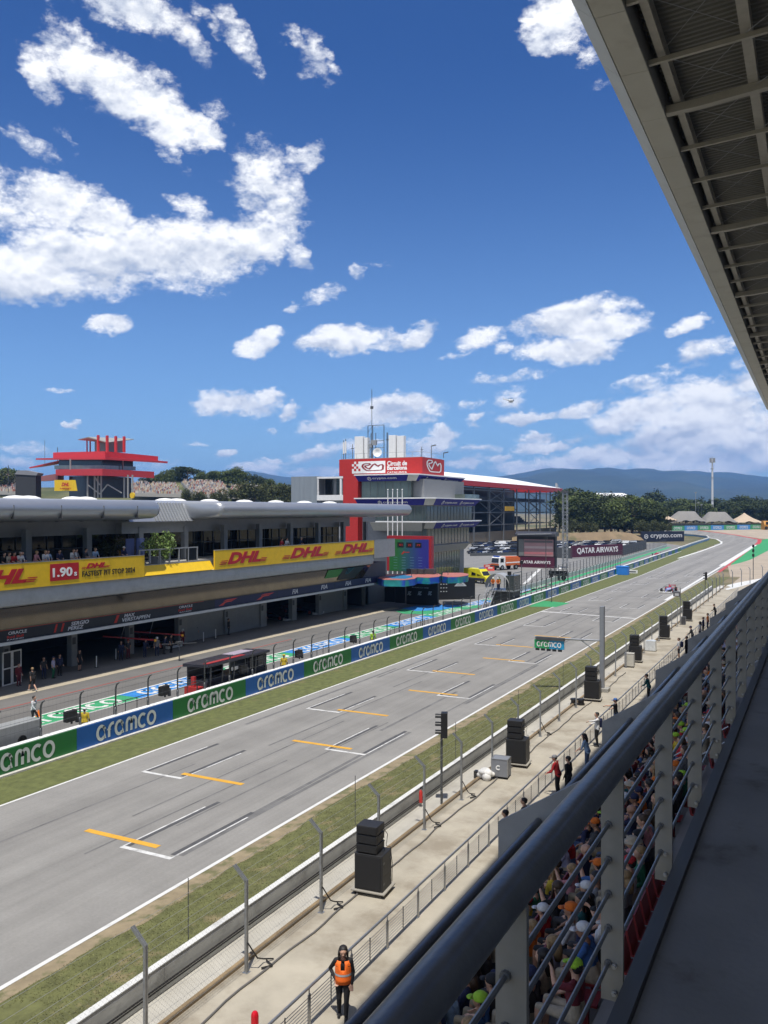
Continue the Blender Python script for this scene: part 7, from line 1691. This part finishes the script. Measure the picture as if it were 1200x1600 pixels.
def human(name, J, vox=.016, fem=.0, lean=0., twist=0., headturn=(0,0), sit=False):
    """J overrides joints; +y is forward. Upper body bends about the pelvis by lean."""
    B = Body(); base = dict(pelvis=(0,0,.95), chest=(0,0,1.30), neck=(0,0,1.48), shl=(-.175,0,1.42), shr=(.175,0,1.42), ell=(-.235,-.03,1.14), elr=(.235,-.03,1.14), wrl=(-.25,.06,.90), wrr=(.25,.06,.90), hil=(-.09,0,.92), hir=(.09,0,.92), knl=(-.10,.03,.50), knr=(.10,.03,.50), anl=(-.105,-.02,.08), anr=(.105,-.02,.08), hl=(0,.05,-1), hr=(0,.05,-1))
    base.update(J); P = {k: Vector(v) for k, v in base.items()}
    m = Matrix.Rotation(twist,3,'Z') @ Matrix.Rotation(-lean,3,'X'); pv_ = P['pelvis']
    for k in ('chest','neck','shl','shr') + tuple(k for k in ('ell','elr','wrl','wrr') if k not in J or len(J[k]) == 3 and not J.get('abs')): P[k] = pv_ + m @ (P[k]-pv_)
    up = (P['neck']-P['pelvis']).normalized(); side = (P['shr']-P['shl']).normalized(); fw = up.cross(side).normalized()*1.0
    w = .02*fem
    def q(base_, a=0, b=0, c=0): return base_ + side*a + fw*b + up*c
    ch, pl_, nk = P['chest'], P['pelvis'], P['neck']
    for s_ in (-1,1):
        B.cap(q(ch,s_*.075,.01,.02), .105, q(pl_,s_*.055,.005,.16), .095-w, TOP); B.cap(q(ch,s_*.10,.0,.05), .085, q(nk,s_*.10,-.01,-.05), .060, TOP)
        B.cap(q(pl_,s_*.06,0,.14), .10-w, q(pl_,s_*.075,-.01,-.02), .115+w*.5, BOT if sit else TOP); B.cap(q(pl_,s_*.075,-.015,.0), .112+w*.5, P['hil' if s_<0 else 'hir'], .098, BOT)
    B.cap(q(nk,0,-.005,-.02), .060, q(nk,0,.01,.07), .050, SK)
    hm = Matrix.Rotation(headturn[0],3,'Z') @ Matrix.Rotation(headturn[1],3,'X'); hu = hm @ Vector((0,0,1)); hf = hm @ Vector((0,1,0)); hs = hm @ Vector((1,0,0)); hc = nk + up*.06 + hu*.105 + fw*.015
    H = lambda a,b,c: hc + hs*a + hf*b + hu*c
    B.cap(H(0,-.015,.03), .088, H(0,.02,.03), .082, SK); B.cap(H(0,.03,-.02), .070, H(0,.045,-.075), .042, SK); B.cap(H(0,.088,.0), .013, H(0,.105,-.025), .016, SK)
    B.cap(H(-.028,.078,.03), .022, H(.028,.078,.03), .022, SK); B.cap(H(-.02,.082,-.055), .012, H(.02,.082,-.055), .012, SK)
    for s_ in (-1,1): B.cap(H(s_*.086,-.01,.005), .016, H(s_*.088,-.012,-.03), .012, SK)
    for sd, s_ in (('l',-1),('r',1)):
        sh, el, wr = P['sh'+sd], P['el'+sd], P['wr'+sd]
        B.cap(sh, .066, lerp3(sh,el,.5), .053, TOP); B.cap(lerp3(sh,el,.4), .054, el, .042, TOP if True else SK); B.cap(el, .041, lerp3(el,wr,.35), .041, FORE); B.cap(lerp3(el,wr,.35), .041, wr, .028, FORE)
        hd = (wr-el).normalized(); hd = (hd*.8 + P['h'+sd].normalized()*.4).normalized(); sd_ = hd.cross(fw if abs(hd.dot(fw)) < .9 else up).normalized(); nn = sd_.cross(hd).normalized()
        pc = wr + hd*.05
        for a in (-.022,0,.022): B.cap(wr+hd*.015+sd_*a*.6, .016, wr+hd*.085+sd_*a, .014, SK)
        for a, L in ((-.032,.062),(-.011,.072),(.011,.068),(.032,.052)):
            k0 = wr+hd*.088+sd_*a; k1 = k0+hd*L*.5+nn*.012+sd_*a*.15; k2 = k1+hd*L*.42+nn*.026; B.cap(k0,.0105,k1,.0095,SK); B.cap(k1,.0095,k2,.008,SK)
        th = wr+hd*.03+sd_*(-s_*.028); B.cap(th,.014,th+hd*.035+sd_*(-s_*.025)+nn*.01,.011,SK); B.cap(th+hd*.035+sd_*(-s_*.025)+nn*.01,.011,th+hd*.068+sd_*(-s_*.028)+nn*.022,.009,SK)
        hi, kn, an = P['hi'+sd], P['kn'+sd], P['an'+sd]
        B.cap(hi, .098, lerp3(hi,kn,.5), .078, BOT); B.cap(lerp3(hi,kn,.5), .078, kn, .058, BOT); B.cap(kn, .057, lerp3(kn,an,.35), .058, SHIN); B.cap(lerp3(kn,an,.35), .058, an, .040, SHIN)
        ft = Vector(J.get('ft'+sd, (0,.15,-.045))); B.cap(an+Vector((0,-.03,-.035)), .042, an+ft+Vector((0,0,0)), .034, SHOE)
    me = B.mesh(name, vox); return dict(me=me, hc=hc, hm=hm)
CLOTH = {}
def cl(name):
    tbl = {'black':(.014,.014,.016),'white':(.68,.68,.68),'red':(.45,.02,.025),'navy':(.018,.025,.075),'blue':(.05,.14,.38),'light blue':(.26,.38,.55),'orange':(.70,.16,.015),'yellow':(.62,.45,.03),'green':(.02,.16,.08),'teal':(.01,.09,.09),'grey':(.20,.20,.21),'lilac':(.42,.42,.60),'beige':(.42,.36,.27),'pink':(.55,.24,.26),'maroon':(.16,.02,.03),'lime':(.35,.62,.04),'denim':(.07,.11,.20),'brown':(.14,.08,.05),'khaki':(.25,.21,.14),'charcoal':(.05,.05,.055)}
    return M('cloth_'+name.replace(' ','_'), tuple(v*.86 for v in tbl[name]), .85, var=.18, scale=14, bump=.2, bscale=20)
HAIRC = {'dark': (.012,.009,.008), 'brown': (.05,.028,.015), 'fair': (.26,.17,.08), 'grey': (.28,.27,.26)}
def hair_mat(k): return M('hair_'+k, HAIRC[k], .6, var=.35, scale=40, stretch=(1,1,.2))
def hair_mesh():
    m = MB(); m.sph((0,-.022,.045), .096,.108,.092, 14, 9); m.sph((0,-.06,-.01), .082,.055,.07, 12, 7); return m.mesh('hair', WHITE, True)
def long_hair_mesh():
    m = MB(); m.sph((0,-.022,.048), .098,.108,.092, 14, 9)
    m.tube([(0,-.05,.0),(0,-.085,-.12),(0,-.09,-.26)], .088, 10, .06)
    for s_ in (-1,1): m.tube([(s_*.075,.01,.05),(s_*.092,.015,-.04),(s_*.095,.035,-.16),(s_*.08,.07,-.28)], .034, 8, .016)
    return m.mesh('hair', WHITE, True)
def cap_mesh():
    m = MB(); m.lathe([(.103,.015),(.106,.04),(.098,.085),(.065,.118),(.012,.13),(.0,.131)], (0,-.012,0), 16)
    m.add([(.085*sin(R(a))*1.0,.07+.0*a,.03) for a in range(-70,71,20)]+[(.075*sin(R(a)),.075+.115*cos(R(a))**.6,.015) for a in range(-70,71,20)]+[(.075*sin(R(a)),.075+.112*cos(R(a))**.6,.005) for a in range(-70,71,20)], [(i,i+1,9+i,8+i) for i in range(7)]+[(8+i,9+i,17+i,16+i) for i in range(7)]+[(i+1,i,16+i,17+i) for i in range(7)])
    return m.mesh('cap', WHITE, True)
def hat_mesh():
    m = MB(); m.lathe([(.17,.02),(.175,.03),(.105,.045),(.10,.09),(.07,.12),(.0,.125)], (0,-.012,0), 18); return m.mesh('sun_hat', WHITE, True)
def helmet_mesh():
    m = MB(); m.sph((0,0,.02), .125,.145,.13, 14, 9); return m.mesh('helmet', WHITE, True)
HEADGEAR = {'hair': hair_mesh(), 'long': long_hair_mesh(), 'cap': cap_mesh(), 'hat': hat_mesh(), 'helmet': helmet_mesh()}
sitJ = dict(pelvis=(0,-.02,.52), chest=(0,-.05,.86), neck=(0,-.05,1.04), shl=(-.175,-.05,.98), shr=(.175,-.05,.98), hil=(-.09,.02,.50), hir=(.09,.02,.50), knl=(-.13,.44,.50), knr=(.13,.44,.50), anl=(-.12,.46,.08), anr=(.12,.46,.08))
def sj(**k): d = dict(sitJ); d.update(k); return d
POSE = {
 'stand': human('body', {}),
 'hips': human('body', dict(ell=(-.36,-.10,1.18), elr=(.36,-.10,1.18), wrl=(-.19,.04,1.02), wrr=(.19,.04,1.02), anl=(-.14,-.02,.08), anr=(.14,0,.08))),
 'walk': human('body', dict(knl=(-.10,.18,.52), anl=(-.10,.30,.10), knr=(.10,.03,.50), anr=(.10,-.30,.13), ftr=(0,.14,-.07), ell=(-.24,-.14,1.17), wrl=(-.22,-.12,.92), elr=(.24,.10,1.16), wrr=(.20,.28,.98)), lean=.08),
 'rail': human('body', dict(ell=(-.25,.16,1.12), elr=(.25,.16,1.12), wrl=(-.14,.36,1.05), wrr=(.14,.36,1.05)), lean=.20, headturn=(.2,-.1)),
 'phone': human('body', dict(ell=(-.26,.22,1.42), wrl=(-.20,.42,1.60), elr=(.24,.18,1.30), wrr=(.12,.38,1.50)), headturn=(.1,.0)),
 'point': human('body', dict(ell=(-.36,.20,1.40), wrl=(-.50,.42,1.42), elr=(.28,.05,1.15), wrr=(.20,.24,1.10)), headturn=(.3,-.05)),
 'sit_a': human('body', sj(ell=(-.23,.03,.74), elr=(.23,.03,.74), wrl=(-.12,.26,.62), wrr=(.12,.26,.62)), sit=True),
 'sit_b': human('body', sj(ell=(-.24,.20,.72), elr=(.24,.20,.72), wrl=(-.06,.40,.62), wrr=(.08,.40,.62)), lean=.28, headturn=(.3,-.1), sit=True),
 'sit_c': human('body', sj(ell=(-.27,.12,1.0), wrl=(-.14,.22,1.16), elr=(.24,.05,.74), wrr=(.1,.28,.66)), lean=.05, headturn=(-.4,0), sit=True),
 'sit_d': human('body', sj(ell=(-.28,-.12,.76), elr=(.26,.02,.74), wrl=(-.20,.08,.60), wrr=(.02,.24,.66), knl=(-.2,.42,.52), knr=(.08,.45,.50)), lean=-.1, headturn=(.5,-.15), sit=True)}
def person(pose, loc, rz, label, top='black', bot='denim', shoe='charcoal', sleeve=False, shorts=False, head=('hair','dark'), skin=SKIN, h=1.0, group=None, cat='person'):
    P_ = POSE[pose]; o = bpy.data.objects.new('person', P_['me']); COL.objects.link(o); o.location = loc; o.rotation_euler = (0,0,rz); o.scale = (h*1.10,h*1.14,h); tag(o, label, cat, group)
    mats = [skin, cl(top), cl(bot), cl(shoe), cl(top) if sleeve else skin, skin if shorts else cl(bot)]
    for i, mt in enumerate(mats): o.material_slots[i].link = 'OBJECT'; o.material_slots[i].material = mt
    hk, hc_ = head
    if hk != 'bald':
        c = bpy.data.objects.new({'long':'hair','cap':'cap','hat':'sun_hat','helmet':'helmet','hair':'hair'}[hk], HEADGEAR[hk]); COL.objects.link(c); c.parent = o; c.location = P_['hc']; c.rotation_euler = P_['hm'].to_euler()
        c.material_slots[0].link = 'OBJECT'; c.material_slots[0].material = hair_mat(hc_) if hk in ('hair','long') else cl(hc_)
        if hk in ('cap','hat'):
            c2 = bpy.data.objects.new('hair', HEADGEAR['hair']); COL.objects.link(c2); c2.parent = o; c2.location = P_['hc']+Vector((0,0,-.012)); c2.rotation_euler = P_['hm'].to_euler(); c2.scale = (.96,.96,.9)
            c2.material_slots[0].link = 'OBJECT'; c2.material_slots[0].material = hair_mat('dark')
    return o
TOTRK = pi/2          # facing the track (-x)
# woman in the orange vest on the front walk: her own finer figure
wj = human('body', dict(shl=(-.155,0,1.41), shr=(.155,0,1.41), elr=(.30,-.10,1.16), wrr=(.17,.05,.98), ell=(-.22,-.02,1.14), wrl=(-.20,.08,.90), knl=(-.08,.10,.51), anl=(-.07,.10,.10), knr=(.09,.02,.50), anr=(.10,-.14,.10)), vox=.010, fem=1.0, headturn=(.1,-.18))
POSE['steward'] = wj
p = G(536,1592,1.2); st = person('steward', (-10.30,p.y,1.2), R(205), 'woman steward with long dark hair in an orange safety vest on the front walk', 'black', 'black', 'black', sleeve=True, head=('long','dark'), h=1.0)
vest = MB()
rings = [(1.44,.150,.098),(1.36,.185,.125),(1.24,.182,.138),(1.12,.178,.135),(1.0,.19,.145),(.90,.20,.155)]
n = 24
def vest_ring(z, a, b): return [(a*cos(2*pi*j/n), b*sin(2*pi*j/n)+.004, z) for j in range(n)]
vv = [q for r_ in rings for q in vest_ring(*r_)]
vest.add(vv, [[i*n+j, i*n+(j+1)%n, (i+1)*n+(j+1)%n, (i+1)*n+j] for i in range(len(rings)-1) for j in range(n) if not (i < 2 and j in (5,6)) and not (i < 2 and j in (23,0,11,12))])
o = vest.build('safety_vest', M('vest_orange', (.85,.15,.012), .7, var=.12, scale=9, bump=.2, bscale=15), st, smooth=True); sd = o.modifiers.new('thickness','SOLIDIFY'); sd.thickness = .008
tp_ = MB()
for z0 in (1.09,.985):
    rr = [(z0,.186,.143),(z0+.05,.184,.142)]; vv = [q for r_ in rr for q in vest_ring(*r_)]; tp_.add(vv, [[j,(j+1)%n,n+(j+1)%n,n+j] for j in range(n)])
tp_.build('reflective_band', MS('silver_band', (.42,.42,.42), .35), st, smooth=True)
ey = MB(); hc, hm = wj['hc'], wj['hm']
for s_ in (-.030,.030): ey.sph(hc+hm@Vector((s_,.094,.015)), .010,.006,.006, 8, 6)
ey.build('eyes', BLACK, st)
lp = MB(); lp.sph(hc+hm@Vector((0,.094,-.055)), .022,.007,.007, 8, 6); lp.build('lips', MS('lips', (.30,.08,.07)), st)
# others along the front walk
def walkp(px, py, pose, rz, *a, x=None, **k):
    q = G(px,py,1.2); return person(pose, (q.x if x is None else x, q.y, 1.2), rz, *a, **k)
walkp(872,1244,'rail',TOTRK,'man in a red shirt and pale cap leaning on the wire railing','red','black',head=('cap','grey'),sleeve=True)
walkp(888,1246,'stand',TOTRK-.2,'man all in black with a dark head beside the man in red','black','black',head=('hair','dark'),sleeve=True)
person('stand',(-9.9,28.6,1.2),TOTRK,'dark haired person in navy half hidden by the first concrete fin','navy','navy',head=('hair','dark'))
person('stand',(-9.7,30.1,1.2),TOTRK+.2,'person in black right behind the sloping top of the first concrete fin','charcoal','black',head=('hair','dark'),sleeve=True)
w1 = walkp(933,1166,'point',TOTRK+.35,'man in a white shirt stretching an arm out over the railing','white','black',head=('hair','dark'),sleeve=True)
m = MB(); m.prism([(-.12,1.0),(.12,1.0),(.13,1.38),(.09,1.45),(-.09,1.45),(-.13,1.38)], lambda a,b,q: (a,q,b), -.24, -.11); tag_b = m.build('shoulder_bag', cl('navy'), w1, bevel=.02)
walkp(962,1140,'point',TOTRK+.1,'man in a black shirt and blue cap leaning over the railing','black','denim',head=('cap','blue'))
walkp(918,1205,'rail',TOTRK,'woman in pale blue with dark hair below the man in white','light blue','denim',head=('long','dark'))
walkp(1014,1096,'rail',TOTRK,'man in a dark green jacket standing at the railing','teal','black',head=('hair','dark'),sleeve=True)
w2 = walkp(1061,1030,'stand',TOTRK,'person in white with a dark backpack and shorts at the railing','white','charcoal',shorts=True,head=('hair','brown'))
m = MB(); m.box(-.16,.16,-.30,-.11,1.02,1.46); m.build('backpack', cl('navy'), w2, bevel=.04)
walkp(1073,1027,'stand',TOTRK-.2,'person in black standing right of the backpack wearer','black','black',head=('hair','dark'),sleeve=True)
walkp(1082,1008,'rail',TOTRK,'person in dark clothes bending over the railing by the second fin','charcoal','black',head=('cap','navy'),sleeve=True)
walkp(1094,1000,'stand',TOTRK,'long haired person in white farther along the railing','white','navy',head=('long','dark'))
walkp(1099,992,'stand',TOTRK,'person in navy between the white and the orange clothed ones','navy','black',head=('hair','dark'),sleeve=True)
walkp(1106,985,'stand',TOTRK,'person in an orange shirt, farthest one clearly seen along the railing','orange','navy',head=('hair','brown'))
walkp(1118,968,'rail',TOTRK,'small dark figure at the railing near its far end','black','black',head=('hair','dark'),sleeve=True)
# spectators seated in the shaded stand
TOPS = ['black','black','navy','charcoal','charcoal','navy','white','red','blue','grey','orange','teal','lilac','light blue','maroon','charcoal','green','beige','pink','yellow']
HEADS = [('hair','dark'),('hair','brown'),('cap','white'),('cap','red'),('cap','navy'),('hair','fair'),('long','dark'),('cap','orange'),('long','brown'),('bald',''),('hat','beige'),('cap','black'),('cap','lime'),('long','fair')]
def headword(h): return {'hair':'%s hair','long':'long %s hair','cap':'%s cap','hat':'%s sun hat','bald':'a shaved head'}[h[0]].replace('%s', h[1])
ROWN = ['front','second','third','fourth','fifth','sixth','seventh','eighth','top']
rs = random.Random(23); used = set(); npeople = 0; nseat = 0
FIXED = {}
for i, (x, z) in enumerate(ROWS):
    j = 0; y = 3.0 + .13*i
    while y < 62:
        r_visible = (i >= 2) or y > 20
        aisle = any(abs(y-(fy_-1.1)) < .7 for fy_ in FINY)
        ymin = 1.5 + 1.05*(8-i)
        if not aisle and y > ymin and i >= 2:
            occ = rs.random() < (.84 if y < 34 else .60)
            if occ and npeople < 285 and not (y > 40 and i < 3):
                for _ in range(60):
                    tp, hd, bt = rs.choice(TOPS), rs.choice(HEADS), rs.choice(['denim','black','navy','khaki','charcoal','beige'])
                    if (tp,hd,i) not in used: break
                used.add((tp,hd,i)); sleeve = rs.random() < .25; sh = rs.random() < .5
                lb = '%s top and %s, seated spectator in %s row' % (tp, headword(hd), ROWN[i])
                key = (tp,hd,i)
                person(rs.choice(('sit_a','sit_b','sit_b','sit_c','sit_d')), (x+.02, y, z), TOTRK+rs.uniform(-.25,.25), lb, tp, bt, rs.choice(('charcoal','white','black')), sleeve, sh, hd, rs.choice((SKIN,SKIN,SKIN2)), rs.uniform(.94,1.05), 'spectators seated in the shaded stand')
                npeople += 1
            if (not occ or rs.random() < .15) and y < 30 and nseat < 160:
                o = bpy.data.objects.new('stadium_seat', SEAT_ME); COL.objects.link(o); o.location = (x+.05,y,z); o.rotation_euler = (0,0,pi)
                tag(o, 'red plastic bucket seat in the shaded rows of the grandstand', 'seat', 'red seats of the grandstand'); nseat += 1
        y += .56; j += 1
# pit lane people
def pitp(px, py, pose, rz, *a, z=.012, **k):
    q = G(px,py,z); return person(pose, (q.x,q.y,z), rz, *a, **k)
pitp(52,1131,'walk',R(-75),'man in a white shirt and dark trousers walking in the pit lane','white','black',sleeve=True)
pitp(51,1080,'walk',R(80),'man in black shirt and shorts walking past the leftmost garage','black','black','white',shorts=True,head=('hair','fair'))
pitp(29,1072,'stand',R(-90),'person in maroon team clothes beside the white framed screen','maroon','maroon',sleeve=True)
pitp(83,1060,'stand',R(-60),'person in lilac top and green trousers in front of the garages','lilac','green','black',head=('cap','navy'))
pitp(68,1061,'stand',R(-100),'dark clothed mechanic left of the person in green trousers','charcoal','navy')
pitp(124,1048,'stand',R(-80),'mechanic in black by the garage pillar','black','black',shorts=True)
for i, (px, py, pose, tp, bt, hd, lb) in enumerate(((189,1032,'stand','navy','navy',('hair','dark'),'mechanic in navy near the first white marker post'),(200,1029,'hips','charcoal','maroon',('cap','red'),'mechanic in a red cap and grey shirt left of the booms'),(226,1027,'rail','navy','navy',('cap','navy'),'mechanic bending under the left boom'),(245,1025,'stand','grey','navy',('helmet','white'),'mechanic in grey with a pale helmet by the amber lamps'),(256,1022,'rail','navy','charcoal',('hair','brown'),'mechanic in navy leaning towards the car between the booms'),(267,1020,'stand','black','black',('cap','black'),'mechanic all in black near the right boom'),(285,1010,'stand','maroon','maroon',('helmet','white'),'crew member in red overalls with a white helmet at the garage pillar'),(306,1000,'stand','navy','navy',('hair','dark'),'mechanic in navy in front of the first closed garage door'),(357,992,'stand','charcoal','charcoal',('hair','dark'),'person in grey between the two closed garage doors'),(412,978,'rail','grey','navy',('hair','fair'),'person in grey crouching at the pale garage pillar'),(93,1056,'stand','navy','black',('hair','dark'),'mechanic in navy right of the person in green trousers'))):
    pitp(px,py,pose,R(-90)+rs.uniform(-.6,.6),lb,tp,bt,head=hd,sleeve=i%2==0,group='pit crew in front of the garages')
for px, zz, lb, tp, hd in ((135,1.0,'marshal in yellow overalls and white cap behind the second advertising board','yellow',('cap','white')),(446,1.0,'marshal in yellow with yellow cap behind the fourth board','yellow',('cap','yellow')),(585,1.0,'marshal in yellow half hidden behind the sixth board','lime',('hair','dark'))):
    y = ypx(px,-38.1); person('stand', (-38.25,y,.25), R(30), lb, tp, 'yellow', sleeve=True, head=hd, group='marshals along the pit wall')
t = bpy.data.objects['marshal_platform']
for dx, lb in ((-.95,'marshal with white helmet and orange vest, left of two on the stair platform'),(-.2,'marshal with white helmet and orange vest, right of two on the stair platform')):
    o = person('rail', (t.location.x+dx,t.location.y+.1,2.36), R(200), lb, 'orange','navy',sleeve=False,head=('helmet','white'),group='marshals on the stair platform')
person('stand', (t.location.x-.6,t.location.y+1.6,2.36), R(190), 'marshal in a lime jacket standing under the curved hood', 'lime','navy',sleeve=True,head=('cap','lime'))
q = G(731,931); person('stand', (q.x,q.y,.012), R(180), 'person in navy standing at the right end of the podium hoarding', 'navy','navy',sleeve=True)
for px, tp, hd in ((6,'black',('hair','dark')),(13,'beige',('hair','brown')),(21,'red',('hair','dark')),(32,'white',('hair','grey')),(35,'navy',('hair','dark')),(56,'pink',('hair','fair')),(71,'white',('hair','fair')),(75,'light blue',('hair','dark')),(93,'navy',('hair','dark')),(115,'white',('hair','brown')),(118,'grey',('hair','dark')),(133,'charcoal',('hair','dark')),(149,'light blue',('hair','fair')),(193,'navy',('cap','white')),(440,'red',('hair','dark')),(448,'white',('hair','dark')),(470,'navy',('hair','grey'))):
    y = ypx(px,-53); person('rail', (-53.1,y,8.70), R(-90)+rs.uniform(-.4,.4), 'guest in %s with %s on the terrace above the %s' % (tp, headword(hd), 'record time banner' if px < 200 else 'second red logo'), tp, 'denim', head=hd, group='guests on the pit terrace')
for i, px in enumerate((203,219)):
    t = thing('blue_banner', ['blue roll up banner on the terrace, left of two','blue roll up banner on the terrace beside the bright green tree'][i], 'banner', (-55,ypx(px,-55),8.70), 0, 'blue roll up banners on the terrace'); m = MB(); m.box(-.05,.05,-.5,.5,.1,2.3); m.build('banner_cloth', MS('roll_blue', (.10,.13,.30)), t); m = MB(); m.box(-.15,.15,-.55,.55,0,.1); m.build('foot', DSTEEL, t)
# ------------------------------------------------------------------ air
if HAZE > 0:
    m = MB(); m.box(-10500,7500,-1500,10800,-13,560)
    mt = bpy.data.materials.new('air'); mt.use_nodes = True; N = mt.node_tree.nodes; L = mt.node_tree.links; N.remove(N['Principled BSDF'])
    v = N.new('ShaderNodeVolumePrincipled'); v.inputs['Density'].default_value = HAZE; v.inputs['Color'].default_value = HAZEC; v.inputs['Anisotropy'].default_value = 0.0
    L.new(v.outputs[0], N['Material Output'].inputs['Volume'])
    o = m.build('haze', mt); tag(o, kind='stuff'); o['label'] = 'bluish haze in the air'
    scn.cycles.volume_bounces = 0
